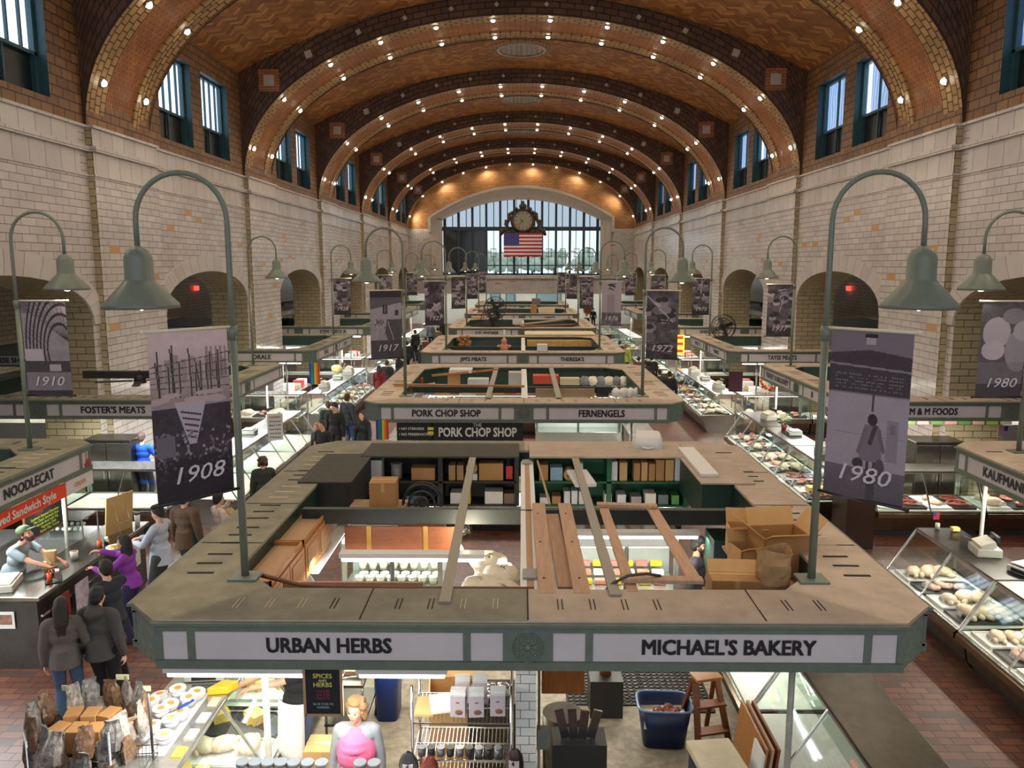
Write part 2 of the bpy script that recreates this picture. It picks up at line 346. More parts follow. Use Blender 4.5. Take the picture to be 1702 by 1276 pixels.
# ribs
rib_spots = []
for ri, y0 in enumerate(F+[YE-1.15]):
    last = ri == 6
    m = MB(); W = 1.15 if last else PW
    prof = [(0, 0, .05, 1), (.0, 0, 0, 1), (.9, 0, 0, 1), (.9, 0, -.05, 0), (W-.9, 0, -.05, 0), (W-.9, 0, 0, 1), (W-.6, 0, 0, 1), (W-.6, 0, -.16, 2), (W-.46, 0, -.16, 2), (W-.46, 0, -.05, 1), (W, 0, -.05, 1)]
    if last: prof = [(0, 0, 0, 1), (W, 0, 0, 1)]
    def rp(a, v, dr):
        x = -math.cos(a)*(XW-dr*1.0); z = ZT + math.sin(a)*(5.4-dr*1.0) ; return (x*1.0, y0+v, z)
    for k in range(len(prof)-1):
        (v0, _, d0, _), (v1, _, d1, mi) = prof[k], prof[k+1]
        for i in range(NA):
            a, b = TH[i], TH[i+1]
            m.face([rp(a, v0, d0), rp(b, v0, d0), rp(b, v1, d1), rp(a, v1, d1)], mi, [(arcL(a), v0), (arcL(b), v0), (arcL(b), v1), (arcL(a), v1)], True)
    for yy in (0, W):      # faces of the rib up to the vault
        for i in range(NA):
            a, b = TH[i], TH[i+1]; p, q = rp(a, yy, 0), rp(b, yy, 0)
            P1, Q1 = (p[0]*1.03, p[1], vz(p[0])+.1), (q[0]*1.03, q[1], vz(q[0])+.1)
            m.face([p, q, Q1, P1], 2, [(arcL(a), p[2]*.0), (arcL(b), 0), (arcL(b), Q1[2]-q[2]), (arcL(a), P1[2]-p[2])])
    # pale diamond and square tiles set in the front face
    for sgn in (-1, 1):
        for x, s, rot in ((8.75, .36, 0), (7.35, .24, PI/4), (5.6, .16, PI/4), (4.0, .13, PI/4), (2.4, .12, PI/4), (.85, .12, PI/4)):
            z = (ez(x)+vz(x))/2; tilt = -sgn*.5*(x/9.8)**2*1.6 if rot else 0
            m.box((sgn*x, y0-.01, z), (s, .05, s), m=3, rot=Euler((0, rot+tilt, 0)))
            if x > 8:
                m.box((sgn*x, y0-.0, z), (s*2, .04, s*2), m=0)
    struct(m.build('trim_rib_%d' % ri if False else 'trim_%d' % (ri+1), [soffit, border, bdark, trim_m], fix=False))
    rows = ((.55, 0),) if last else ((.6, 0), (W-.53, 1))
    for v, r in rows:
        for j in range(12):
            dxs = [1.0, 3.0, 4.96, 6.75, 8.45, 9.62]
            x = (dxs[5-j] if j < 6 else dxs[j-6]) * (-1 if j < 6 else 1)
            rib_spots.append((ri, r, j, x, y0+v, ez(x)))
# vault lamps
def mk_lamp():
    e = empty('vault_lamp', cat='lamp')
    b = MB(); b.lathe([(.085, .02), (.11, .02), (.12, -.035), (.085, -.045), (.08, 0)], n=12); b.build('trim_ring', chrome, e)
    b = MB(); b.ball((0, 0, -.05), (.075, .075, .05), n=8); b.build('bulb', spot_m, e)
    return e
lampP = mk_lamp(); first = True
ordn = ['first', 'second', 'third', 'fourth', 'fifth', 'sixth', 'seventh', 'eighth', 'ninth', 'tenth', 'eleventh', 'twelfth']
for ri, r, j, x, y, z in rib_spots:
    if ri == 0: continue
    t = Vector((-x/XW**2, 0, -(z-ZT)/5.4**2)).normalized()
    lb = 'lit vault lamp, %s arch from the camera, %s row, %s from the left wall' % (['', 'nearest', 'second', 'third', 'fourth', 'fifth', 'end wall'][ri], 'nearer' if r == 0 else 'farther', ordn[j])
    if ri == 6: lb = 'lit vault lamp along the end wall arch, %s from the left wall' % ordn[j]
    o = lampP if first else copy_thing(lampP); first = False
    o.location = (x, y, z); o.rotation_euler = (0, math.atan2(-t.x, -t.z), 0)
    if abs(x) > 9.5: o.rotation_euler = (0, math.atan2(-t.x, -t.z), 0)
    setp(o, lb, 'lamp', 'lamps along the vault arches')
# real light from those lamps: one warm spot each
sp = bpy.data.lights.new('vault_spot', 'SPOT'); sp.energy = 145; sp.color = (1, .85, .66); sp.spot_size = math.radians(165); sp.spot_blend = .6; sp.shadow_soft_size = .07
for ri, r, j, x, y, z in rib_spots:
    t = Vector((-x/XW**2, 0, -(z-ZT)/5.4**2)).normalized()
    if (j + r) % 2: continue
    o = bpy.data.objects.new('vault_spot', sp); C.objects.link(o); o.location = Vector((x, y, z))+t*.13; o.rotation_euler = t.to_track_quat('-Z', 'Y').to_euler()
# crown medallions
for i in range(1, 6):
    y = (BAYS[i][0]+BAYS[i][1])/2
    m = MB(); z = vz(0)
    for r0, r1, zz, mi in ((1.05, 1.35, .06, 1), (.95, 1.05, .12, 0)):
        n = 32
        for k in range(n):
            a, b = 2*PI*k/n, 2*PI*(k+1)/n
            m.face([(r0*math.cos(a), y+r0*math.sin(a), z-zz), (r0*math.cos(b), y+r0*math.sin(b), z-zz), (r1*math.cos(b), y+r1*math.sin(b), z-zz), (r1*math.cos(a), y+r1*math.sin(a), z-zz)], mi)
            m.face([(r1*math.cos(a), y+r1*math.sin(a), z-zz), (r1*math.cos(b), y+r1*math.sin(b), z-zz), (r1*math.cos(b), y+r1*math.sin(b), z+.1), (r1*math.cos(a), y+r1*math.sin(a), z+.1)], mi)
    for k in range(-4, 5):
        L = math.sqrt(.95**2-(k*.22)**2)
        m.box((k*.22, y, z-.06), (.09, 2*L, .05), m=0); m.box((0, y+k*.22, z-.06), (2*L, .09, .05), m=0)
    struct(m.build('trim_%d' % (10+i), [trim_m, border], fix=False))
# side walls
def arch(yc, a, zs, rise, n=20):
    return [(yc - a*math.cos(PI*i/n), zs + rise*math.sin(PI*i/n)**.85) for i in range(n+1)]
def wall(sg, side):
    T = 1.3; X0, X1 = sg*XW, sg*(XW+T)
    m = MB()
    for i, (a, b) in enumerate(BAYS):
        A = 3.3 if i < 5 else 3.0; yc = (a+b)/2; zs, rise = 4.15, 1.15
        ar = arch(yc, A, zs, rise)
        for X in (X0, X1):
            m.face([(X, a, 0), (X, yc-A, 0), (X, yc-A, ZT), (X, a, ZT)], 0); m.face([(X, yc+A, 0), (X, b, 0), (X, b, ZT), (X, yc+A, ZT)], 0)
            for k in range(len(ar)-1):
                (p, z), (q, w) = ar[k], ar[k+1]; m.face([(X, p, z), (X, q, w), (X, q, ZT-1.1), (X, p, ZT-1.1)], 0)
                m.face([(X, p, ZT-1.1), (X, q, ZT-1.1), (X, q, ZT), (X, p, ZT)], 1)
        L = 0; pts = [(yc-A, 0)]+ar+[(yc+A, 0)]
        for k in range(len(pts)-1):
            (p, z), (q, w) = pts[k], pts[k+1]; d = math.hypot(q-p, w-z)
            m.face([(X0, p, z), (X0, q, w), (X1, q, w), (X1, p, z)], 2, [(0, L), (0, L+d), (T, L+d), (T, L)]); L += d
        # voussoir band, standing a little proud
        ar2 = arch(yc, A+.5, zs, rise+.5)
        for k in range(len(ar)-1):
            Xp = X0-sg*.05
            m.face([(Xp, *ar[k]), (Xp, *ar[k+1]), (Xp, *ar2[k+1]), (Xp, *ar2[k])], 3, [(k*.5, 0), (k*.5+.5, 0), (k*.5+.5, .5), (k*.5, .5)])
            m.face([(Xp, *ar2[k]), (Xp, *ar2[k+1]), (X0, *ar2[k+1]), (X0, *ar2[k])], 3); m.face([(Xp, *ar[k]), (Xp, *ar[k+1]), (X0, *ar[k+1]), (X0, *ar[k])], 3)
    for i, y0 in enumerate([-6]+F):   # piers
        y1 = F[0]-.0 if i == 0 else y0+PW
        Xp = sg*(XW-.16); sh = ZT-1.1
        if i == 0: y1 = F[0]-6.6
        for (za, zb, mi) in ((0, sh, 0), (sh, ZT, 1)):
            m.face([(Xp, y0, za), (Xp, y1, za), (Xp, y1, zb), (Xp, y0, zb)], mi)
            for y in (y0, y1): m.face([(Xp, y, za), (X1, y, za), (X1, y, zb), (Xp, y, zb)], 2 if y == y0 else 0)  # near side takes the tan tile: warm light put into its colour
        m.face([(X1, y0, 0), (X1, y1, 0), (X1, y1, ZT), (X1, y0, ZT)], 0)
    m.face([(X0, F[0]-6.6, 5.3), (X0, F[0], 5.3), (X0, F[0], ZT), (X0, F[0]-6.6, ZT)], 0)
    # mouldings
    for (z, h, pr) in ((8.08, .12, .09), (7.5, .04, .03), (ZT-.03, .06, .06)):
        for i, (a, b) in enumerate(BAYS): m.b2((sg*(XW-pr), a, z-h/2), (sg*(XW+.1), b, z+h/2), 1)
        for y0 in F: m.b2((sg*(XW-.16-pr), y0-.03, z-h/2), (sg*(XW+.1), y0+PW+.02, z+h/2), 1)
    struct(m.build('wall_'+side, [tile, tile_big, tile_warm, tile_big], fix=False))
    # upper brick wall with paired windows
    m = MB(); Xi, Xo = sg*(XW+.02), sg*(XW+.4)
    for i in range(-1, 6):
        a, b = (F[0]-P+PW, F[0]) if i < 0 else BAYS[i]
        w1, w2 = (a+.75, a+2.95), (a+3.75, a+5.95) if i < 5 else (a+3.6, a+5.6)
        def q(y0, y1, z0, z1): m.face([(Xi, y0, z0), (Xi, y1, z0), (Xi, y1, z1), (Xi, y0, z1)])
        q(a-.1, w1[0], ZT, 13); q(w1[1], w2[0], ZT, 13); q(w2[1], b+.1, ZT, 13)
        for w in (w1, w2):
            q(w[0], w[1], ZT, 8.95); q(w[0], w[1], 11.35, 13)
            for y in w: m.face([(Xi, y, 8.95), (Xo, y, 8.95), (Xo, y, 11.35), (Xi, y, 11.35)], 1)
            for z in (8.95, 11.35): m.face([(Xi, w[0], z), (Xo, w[0], z), (Xo, w[1], z), (Xi, w[1], z)], 1)
    for y0 in F: m.face([(sg*(XW-.02), y0, ZT), (sg*(XW-.02), y0+PW, ZT), (sg*(XW-.02), y0+PW, 9.2), (sg*(XW-.02), y0, 9.2)])
    m.face([(sg*(XW+.56), -6, ZT-.2), (sg*(XW+.56), YE, ZT-.2), (sg*(XW+.56), YE, 8.95), (sg*(XW+.56), -6, 8.95)]); m.face([(sg*(XW+.56), -6, 11.35), (sg*(XW+.56), YE, 11.35), (sg*(XW+.56), YE, 13), (sg*(XW+.56), -6, 13)])
    struct(m.build('wall_'+side+'_upper' if False else 'wall_'+side+'_clerestory', [bwall, teal], fix=False))
wall(-1, 'left'); wall(1, 'right')
# clerestory windows
sky_pane = emitmat('overcast daylight pane', (.66, .82, 1.0), 1.7)
curt = NT('backlit curtain'); _nz = curt.n('ShaderNodeTexWave', i_Scale=1.6, i_Distortion=6.0, i_Detail=2.0); _tc0 = curt.n('ShaderNodeTexCoord'); curt.l(_tc0.outputs['Object'], _nz.inputs[0]); _nz.bands_direction = 'Y'
_r = curt.n('ShaderNodeValToRGB'); _r.color_ramp.elements[0].color = (.10, .2, .42, 1); _r.color_ramp.elements[1].color = (.26, .42, .66, 1); curt.l(_nz.outputs['Fac'], _r.inputs[0]); curt.l(_r.outputs[0], curt.p.inputs['Emission Color']); curt.p.inputs['Emission Strength'].default_value = 1.1; curt.p.inputs['Base Color'].default_value = (.4, .5, .6, 1)
wn = 1
for sg, side in ((-1, 'left'), (1, 'right')):
    for i in range(0, 6):
        a, b = BAYS[i]
        for j, (w0, w1) in enumerate(((a+.75, a+2.95), (a+3.75, a+5.95) if i < 5 else (a+3.6, a+5.6))):
            e = empty('window_%d' % wn); e['kind'] = 'structure'; wn += 1
            X = sg*(XW+.28); h = (8.95, 9.8, 11.35)
            f = MB(); t = .07
            for y in (w0+t/2, w1-t/2): f.box((X, y, 10.15), (.12, t*1.6, 2.4))
            for z in (h[0]+t/2, h[1], h[2]-t/2): f.box((X, (w0+w1)/2, z), (.12, w1-w0, t))
            n = 5 if sg < 0 else 2
            for k in range(1, n): f.box((X, w0+(w1-w0)*k/n, (h[1]+h[2])/2), (.06, .05, h[2]-h[1]))
            f.box((X, (w0+w1)/2, (h[0]+h[1])/2), (.06, .05, h[1]-h[0]))
            f.build('window_frame', teal, e)
            g = MB(); g.box((X+sg*.1, (w0+w1)/2, (h[1]+h[2])/2), (.02, w1-w0, h[2]-h[1])); g.build('window_pane', sky_pane if sg < 0 else curt.m, e)
            g = MB(); g.box((X+sg*.06, (w0+w1)/2, (h[0]+h[1])/2), (.02, w1-w0, h[1]-h[0])); g.build('lower_panel', teal_d, e)
            if sg > 0:
                g = MB(); g.box((X+sg*.08, w1-.22 if j == 0 else w0+.2, (h[1]+h[2])/2), (.02, .18, h[2]-h[1]-.2)); g.build('bright_gap', sky_pane, e)
# end wall
m = MB(); HW = 6.9; zb, zsp, zc = 4.6, 9.35, 11.1; Xe = XW+.6
def endarc(hw, zs, zc, n=24): return [(-hw+2*hw*i/n, zs+(zc-zs)*(1-(2*i/n-1)**2)) for i in range(n+1)]
ea = endarc(HW, zsp, zc)
def q(x0, x1, z0, z1, mi, y=YE): m.face([(x0, y, z0), (x1, y, z0), (x1, y, z1), (x0, y, z1)], mi)
for sg in (-1, 1):
    q(sg*HW, sg*Xe, 3.05, ZT, 0); q(sg*HW, sg*Xe, ZT, 15, 3)
q(-HW, HW, 3.05, zb, 0)
for k in range(24):
    (x0, z0), (x1, z1) = ea[k], ea[k+1]
    m.face([(x0, YE, z0), (x1, YE, z1), (x1, YE, 15), (x0, YE, 15)], 3)
    m.face([(x0, YE, z0), (x1, YE, z1), (x1, YE+.9, z1), (x0, YE+.9, z0)], 2)
for sg in (-1, 1): m.face([(sg*HW, YE, zb), (sg*HW, YE+.9, zb), (sg*HW, YE+.9, zsp), (sg*HW, YE, zsp)], 2)
# stepped cream surround
for (o, w, pr) in ((0, .45, .1), (.45, .45, .18), (.9, .25, .28)):
    i0 = endarc(HW+o, zsp+o*.2, zc+o); o1 = endarc(HW+o+w, zsp+(o+w)*.2, zc+o+w)
    for k in range(24):
        a, b, c, d = i0[k], i0[k+1], o1[k+1], o1[k]; y = YE-pr
        m.face([(a[0], y, a[1]), (b[0], y, b[1]), (c[0], y, c[1]), (d[0], y, d[1])], 2)
        m.face([(d[0], y, d[1]), (c[0], y, c[1]), (c[0], YE, c[1]), (d[0], YE, d[1])], 2); m.face([(a[0], y, a[1]), (b[0], y, b[1]), (b[0], YE, b[1]), (a[0], YE, a[1])], 2)
    for sg in (-1, 1): m.b2((sg*(HW+o), YE-pr, zb if o < .9 else ZT-.3), (sg*(HW+o+w), YE, zsp+(o+w)*.2), 2)
m.b2((-Xe, YE-.2, 4.3), (Xe, YE, 4.55), 1); m.b2((-Xe, YE-.12, 3.0), (Xe, YE+.1, 3.2), 1)
struct(m.build('wall_end', [tile, tile_big, trim_m, endbrick], fix=False))
# the great end window
e = empty('window_%d' % wn); e['kind'] = 'structure'; wn += 1
yw = YE+.7; blue = mat('blue grey mullion', srgb(40, 62, 74), .5)
f = MB(); f.box((0, yw, zb+.08), (2*HW, .2, .16)); f.box((0, yw, 8.62), (2*HW, .22, .34))
def zarc(x): return zsp+(zc-zsp)*(1-(x/HW)**2)
for k in range(-5, 7):
    x = (k-.5)*1.22; f.box((x, yw, (zb+zarc(x))/2), (.2, .2, zarc(x)-zb))
for k in range(23):
    x = -HW+.3+k*.6; f.box((x, yw, (8.7+zarc(x))/2), (.07, .1, zarc(x)-8.7))
    if x > -3.2: f.box((x, yw, (zb+8.5)/2), (.05, .08, 8.5-zb))
for k in range(-2, 6):
    x = k*1.22
    f.box((x, yw, 6.9), (.5, .06, .05)); f.box((x, yw, 6.2), (.5, .06, .05)); f.box((x-.22, yw, 6.5), (.04, .06, .7)); f.box((x+.22, yw, 6.5), (.04, .06, .7))
f.box((1.8, yw, 6.55), (10, .06, .04)); f.box((1.8, yw, 5.45), (10, .1, .1))
f.build('window_frame', blue, e)
g = MB(); g.box((-5.0, yw+.05, (zb+8.5)/2), (3.7, .03, 8.5-zb)); g.build('dark_panel', mat('unlit reflective panes', srgb(34, 36, 34), .08), e)
g = MB(); n = 24
for k in range(n):
    x0, x1 = -HW+2*HW*k/n, -HW+2*HW*(k+1)/n; g.face([(x0, yw+.06, 8.7), (x1, yw+.06, 8.7), (x1, yw+.06, zarc(x1)), (x0, yw+.06, zarc(x0))])
g.build('frosted_pane', emitmat('frosted end daylight', (.62, .78, .92), .62), e)
g = MB(); g.face([(-3.1, yw+.06, zb), (HW, yw+.06, zb), (HW, yw+.06, 8.6), (-3.1, yw+.06, 8.6)]); g.build('clear_pane', glass, e)
# outdoors behind the end window: pavement, hedge of trees
m = MB(); m.box((0, 110, 3.9), (80, 60, .3)); struct(m.build('ground_outside', mat('bright pavement', srgb(200, 205, 208), .8, vary=.1)))
leaf = mat('haze-paled leaves', srgb(186, 200, 182), .8, vary=.2, scale=3)  # leaf green paled, the haze behind the window is in the colour
for k in range(7):
    x = -6+k*2.6+random.uniform(-.5, .5); t = empty('tree', (x, 100+random.uniform(-4, 6), 4.05), label='green street tree seen through the end window, %s from the left' % ordn[k], cat='tree', group='trees outside the end window')
    c = MB()
    for j in range(9): c.ball((random.uniform(-1.2, 1.2), random.uniform(-1, 1), 1.8+random.uniform(-.6, .9)), random.uniform(.5, .9), n=8, jit=.12)
    c.build('crown', leaf, t); c = MB(); c.cyl((0, 0, 0), (0, 0, 2), .15, .1, 8); c.build('trunk', wood_d, t)
# corridor behind the end wall
m = MB(); m.b2((-16, 75, 0), (16, 75.2, 3.4)); struct(m.build('wall_corridor', tile_white)); m = MB(); m.b2((-16, YE+.9, 3.4), (16, 75, 3.6)); struct(m.build('ceiling_corridor', trim_m))
for x in (-9, -5.5, -2, 1.5, 5, 8.5):
    c = MB(); c.box((x, 72.6, 3.3), (2.6, .3, .12)); o = c.build('ceiling_light', emitmat('corridor tube', (.95, 1, .92), 16)); setp(o, 'lit strip lamp under the far balcony, %s from the left' % ordn[int((x+9)/3.5)], 'lamp', 'strip lamps under the far balcony')
for k, (x, w) in enumerate(((-2.4, 1.0), (-1.0, .9), (2.6, 2.4))):
    d = MB(); d.box((x, 74.85, 1.5), (w, .1, 3)); d.box((x, 74.8, 1.7), (w-.25, .08, 2.2), m=1); struct(d.build('door_%d' % (k+1), [mat('teal door', srgb(64, 112, 104), .5), mat('door glass', srgb(130, 160, 170), .1)]))
# side aisles behind the arches
for sg, side in ((-1, 'left'), (1, 'right')):
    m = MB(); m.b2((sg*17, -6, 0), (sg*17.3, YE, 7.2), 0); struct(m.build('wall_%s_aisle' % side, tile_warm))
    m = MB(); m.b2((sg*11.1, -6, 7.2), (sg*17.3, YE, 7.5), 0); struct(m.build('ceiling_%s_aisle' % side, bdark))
    for i in range(5):
        yc = (BAYS[i][0]+BAYS[i][1])/2+3.6
        for dy in (-1.1, 1.1):
            w = empty('window_%d' % wn); w['kind'] = 'structure'; wn += 1
            f = MB(); X = sg*16.97
            for yy in (yc+dy-.8, yc+dy, yc+dy+.8): f.box((X, yy, 5.9), (.08, .1, 1.7))
            for z in (5.05, 6.75): f.box((X, yc+dy, z), (.08, 1.7, .1))
            f.build('window_frame', teal, w); g = MB(); g.box((X+.02*sg, yc+dy, 5.9), (.02, 1.6, 1.7)); g.build('window_pane', emitmat('aisle daylight', (.6, .8, 1), 1.6), w)
        if i < 3:
            s_ = MB(); s_.box((0, 0, 0), (.06, .5, .24)); o = s_.build('exit_sign', emitmat('red exit glow', (1, .08, .05), 1.6), None, loc=(sg*16.9, yc+2.4, 4.3)); setp(o, 'red lit exit sign on the %s aisle wall, %s arch from the camera' % (side, ordn[i]), 'exit sign', 'exit signs')
# clock and flag
ck = empty('wall_clock', (0.15, YE-.55, 9.25), label='ornate bronze wall clock hanging before the end window', cat='clock')
br = mat('dark bronze', srgb(70, 58, 40), .45, .4, vary=.3, bump=.3)
m = MB(); m.lathe([(.62, -.2), (1.02, -.2), (1.08, -.05), (1.0, .1), (.82, .14), (.8, .02), (.0001, .0)], n=32)
for v_ in range(len(m.v)): x, y, z = m.v[v_]; m.v[v_] = (x, -z, y)
m.build('case', br, ck)
m = MB(); m.cyl((0, -.08, 0), (0, -.03, 0), .8, n=32); m.build('dial', mat('clock dial', srgb(150, 144, 122), .4), ck)
m = MB()
for k in range(12):
    a = k*PI/6; m.box((.66*math.sin(a), -.1, .66*math.cos(a)), (.05, .02, .14), m=0, rot=Euler((0, a, 0)))
m.build('hour_marks', ink, ck)
m = MB(); m.beam((0, -.12, 0), (-.3, -.12, .2), .06, .02); m.build('hour_hand', ink, ck); m = MB(); m.beam((0, -.13, 0), (-.42, -.13, -.45), .045, .02); m.build('minute_hand', ink, ck)
m = MB()
for sx in (-1, 1):
    m.tube([(sx*.75, 0, .75), (sx*1.15, 0, .55), (sx*1.2, 0, .1), (sx*1.45, 0, -.3), (sx*1.3, 0, -.7), (sx*1.75, 0, -.85), (sx*1.95, 0, -1.25)], [.14, .16, .14, .2, .16, .24, .1], 8)
    m.ball((sx*1.45, 0, -.05), .16, n=8); m.ball((sx*.6, 0, .95), .2, n=8); m.ball((sx*1.3, 0, -.95), (.4, .15, .25), n=8)
m.ball((0, 0, 1.2), (.35, .16, .28), n=10); m.ball((0, 0, 1.5), (.14, .1, .2), n=8); m.ball((0, 0, -1.15), (1.2, .14, .22), n=10); m.box((0, .1, -.95), (2.2, .1, .4))
m.build('scrollwork', br, ck)
for sx in (-1, 1):
    m = MB(); m.cyl((sx*.55, .1, 1.1), (sx*.55, .1, 1.95), .02, n=6); m.build('hanging_rod', br, ck)
# ------------------------------------------------------------------ printed cloth from colour arrays
def cloth(name, arr, w, h, parent, wave=.0, mat_=None, droop=0):
    """arr[row, col, 3], row 0 at the top. A hanging cloth in the local XZ plane with its top edge at z=0, both sides printed"""
    H, W = arr.shape[:2]; m = MB(); vs = []; fs = []
    for j in range(H+1):
        for i in range(W+1):
            u, v = i/W, j/H; vs.append((w*(u-.5), wave*math.sin(u*5+v*3)*v, -h*v-droop*math.sin(PI*u)*v))
    for j in range(H):
        for i in range(W): a = j*(W+1)+i; fs.append((a, a+1, a+W+2, a+W+1))
    me = bpy.data.meshes.new(name); me.from_pydata(vs, [], fs); me.materials.append(mat_ or flag_m)
    ca = me.color_attributes.new('print', 'FLOAT_COLOR', 'CORNER'); d = np.ones((H*W, 4, 4), dtype=np.float32); d[:, :, :3] = arr.reshape(-1, 1, 3); ca.data.foreach_set('color', d.ravel())
    o = bpy.data.objects.new(name, me); C.objects.link(o); o.parent = parent
    s = o.modifiers.new('thickness', 'SOLIDIFY'); s.thickness = .004; s.offset = 0
    return o
def lin(a): a = np.asarray(a, dtype=np.float32)/255; return np.where(a < .04045, a/12.92, ((a+.055)/1.055)**2.4)
fl = np.zeros((52, 90, 3)); 
for r in range(13): fl[r*4:(r+1)*4] = lin([172, 30, 48]) if r % 2 == 0 else lin([228, 218, 222])
fl[:28, :36] = lin([46, 52, 128])
for r in range(9):
    for c in range(11):
        if (r+c) % 2 == 0: fl[1+r*3:2+r*3, 2+c*3:3+c*3] = lin([220, 220, 230])
fg = empty('american_flag', (0.15, YE-.8, 8.2), label='stars and stripes flag hanging below the bronze clock', cat='flag')
cloth('flag_cloth', fl, 3.3, 2.0, fg, wave=.12); m = MB(); m.cyl((-1.7, 0, .03), (1.7, 0, .03), .03, n=6); m.build('flag_pole', br, fg)
# ------------------------------------------------------------------ stall canopies
HC, CH, DEP = 3.32, .32, 6.5          # half width, corner chamfer, depth
ZB, ZTp = 2.28, 2.68
def octo(o, cx=0, y0=0, ch=CH):
    h, d = HC-o, DEP-o
    c = ch-o*.4
    return [(-h+c, o), (h-c, o), (h, o+c), (h, d-c), (h-c, d), (-h+c, d), (-h, d-c), (-h, o+c)]
def inner(o): h, d = HC-o, DEP-o; return [(-h+.45, o), (h-.45, o), (h, o+.5), (h, d-.5), (h-.45, d), (-h+.45, d), (-h, d-.5), (-h, o+.5)]
PAN = [(-2.94, -2.74), (-2.68, -.52), (-.46, -.2), (.2, .46), (.52, 2.68), (2.74, 2.94)]
CAN = {}
def canopy(cx, y0, key, label, front=(None, None), aisle=None, aisle_s=0, tones=(0, 1), fsz=.18, fits=(None, None), det=2):
    e = empty('stall_canopy', (cx, y0, 0), label=label, cat='canopy', group='market stall canopies'); CAN[key] = e
    R = .62
    m = MB(); out = octo(-.02); inn = inner(R)
    for side in (0, 1):       # sheet laid on top, left and right halves can differ
        for k in range(8):
            a, b, c, d = out[k], out[(k+1) % 8], inn[(k+1) % 8], inn[k]
            def clipx(poly, s):
                r = []
                for i in range(len(poly)):
                    p, q = poly[i], poly[(i+1) % len(poly)]; pi, qi = (p[0] >= 0) == s, (q[0] >= 0) == s
                    if pi: r.append(p)
                    if pi != qi: t = p[0]/(p[0]-q[0]); r.append((0, p[1]+(q[1]-p[1])*t))
                return r
            pl = clipx([a, b, c, d], side == 1)
            if len(pl) > 2: m.face([(x, y, ZTp+.012) for x, y in pl], side); m.face([(x, y, ZTp-.02) for x, y in pl], side)
    for k in range(8):
        for lst in (out, inn):
            a, b = lst[k], lst[(k+1) % 8]; m.face([(a[0], a[1], ZTp-.02), (b[0], b[1], ZTp-.02), (b[0], b[1], ZTp+.012), (a[0], a[1], ZTp+.012)], 0 if (a[0]+b[0]) < 0 else 1)
    if det:
        h = HC-R/2
        for sx in (-1, 1):
            y = .95; n = 0
            while y < DEP-.7:
                mi = 2 if (n//3) % 2 == 0 or y < 1 else (2 if tones[0 if sx < 0 else 1] == 0 and n < 6 else 3)
                if n % 3 != 2 or True: m.box((sx*h+random.uniform(-.01, .01), y, ZTp+.014), (.24, .035, .006), m=mi, rz=random.uniform(-.03, .03))
                y += .24 if n % 3 != 2 else .32; n += 1
        for yy in (.3, DEP-.3):
            for k in range(-9, 10):
                if abs(k) == 0: continue
                if (k+20) % 5 == 0: continue
                for dx in (-.018, .018): m.box((k*.27+dx, yy, ZTp+.014), (.008, .2, .006), m=2 if (k+20) % 7 < 4 else 3, rz=-.0)
        for x, y, w_, d_ in ((0, .31, .012, .62), (-1.35, .31, .01, .62), (1.9, .31, .01, .62)): m.box((x, y, ZTp+.015), (w_, d_, .004), m=2)
        for sx in (-1, 1):
            for y in (1.75, 3.1, 4.6): m.box((sx*h, y, ZTp+.015), (R, .012, .004), m=2)
    rt = [roof_grey, roof_tan]
    m.build('roof_sheet', [rt[tones[0]], rt[tones[1]], slot_m, slot_pale], e, fix=False)
    m = MB(); o0, o1 = octo(0), octo(.07); i0, i1 = inner(R), inner(R-.05)
    for k in range(8):
        for (A, B) in ((o0, o1), (i1, i0)):
            a, b, c, d = A[k], A[(k+1) % 8], B[(k+1) % 8], B[k]; mi = 1 if (k % 2 == 0 and False) else 0
            if A is o0 and k in (1, 3, 5, 7) and True:
                mi = 1 if k in (1, 3, 5, 7) and abs(a[0]-b[0]) > .1 and abs(a[1]-b[1]) > .1 else 0
            if A is i1: mi = 2
            m.face([(a[0], a[1], ZB), (b[0], b[1], ZB), (b[0], b[1], ZTp-.02), (a[0], a[1], ZTp-.02)], mi)
            m.face([(d[0], d[1], ZB), (c[0], c[1], ZB), (c[0], c[1], ZTp-.02), (d[0], d[1], ZTp-.02)], mi)
            m.face([(a[0], a[1], ZB), (b[0], b[1], ZB), (c[0], c[1], ZB), (d[0], d[1], ZB)], mi)
    # soffit board of the ring
    for k in range(8):
        a, b, c, d = o1[k], o1[(k+1) % 8], i1[(k+1) % 8], i1[k]; m.face([(p[0], p[1], ZB+.06) for p in (a, b, c, d)], 0)
    # rails and mullions on the four faces
    faces = [((0, 0), 0), ((HC, DEP/2), PI/2), ((0, DEP), PI), ((-HC, DEP/2), -PI/2)]
    for (fx, fy), rz in faces:
        Rm = Matrix.Rotation(rz, 3, 'Z'); fL = HC-CH if rz in (0, PI) else DEP/2-CH; s = fL/3.0
        def P3(x, y, z): v = Rm @ Vector((x, y, 0)); return Vector((fx+v.x, fy+v.y, z))
        m.box(P3(0, -.015, 2.63), (2*fL, .03, .07), rz=rz); m.box(P3(0, -.02, 2.315), (2*fL, .04, .07), rz=rz); m.box(P3(0, -.03, 2.665), (2*fL+.04, .06, .025), rz=rz)
        edges = [-fL/s+.0, -2.97]
        for (a, b) in ((-3.0, -2.94), (-2.74, -2.68), (-.52, -.46), (-.2, .2), (.46, .52), (2.68, 2.74), (2.94, 3.0)):
            m.box(P3((a+b)/2*s, -.012, 2.47), ((b-a)*s, .024, .28), rz=rz)
    m.build('fascia_frame', [canopy_green, verdigris, dgreen], e, fix=False)
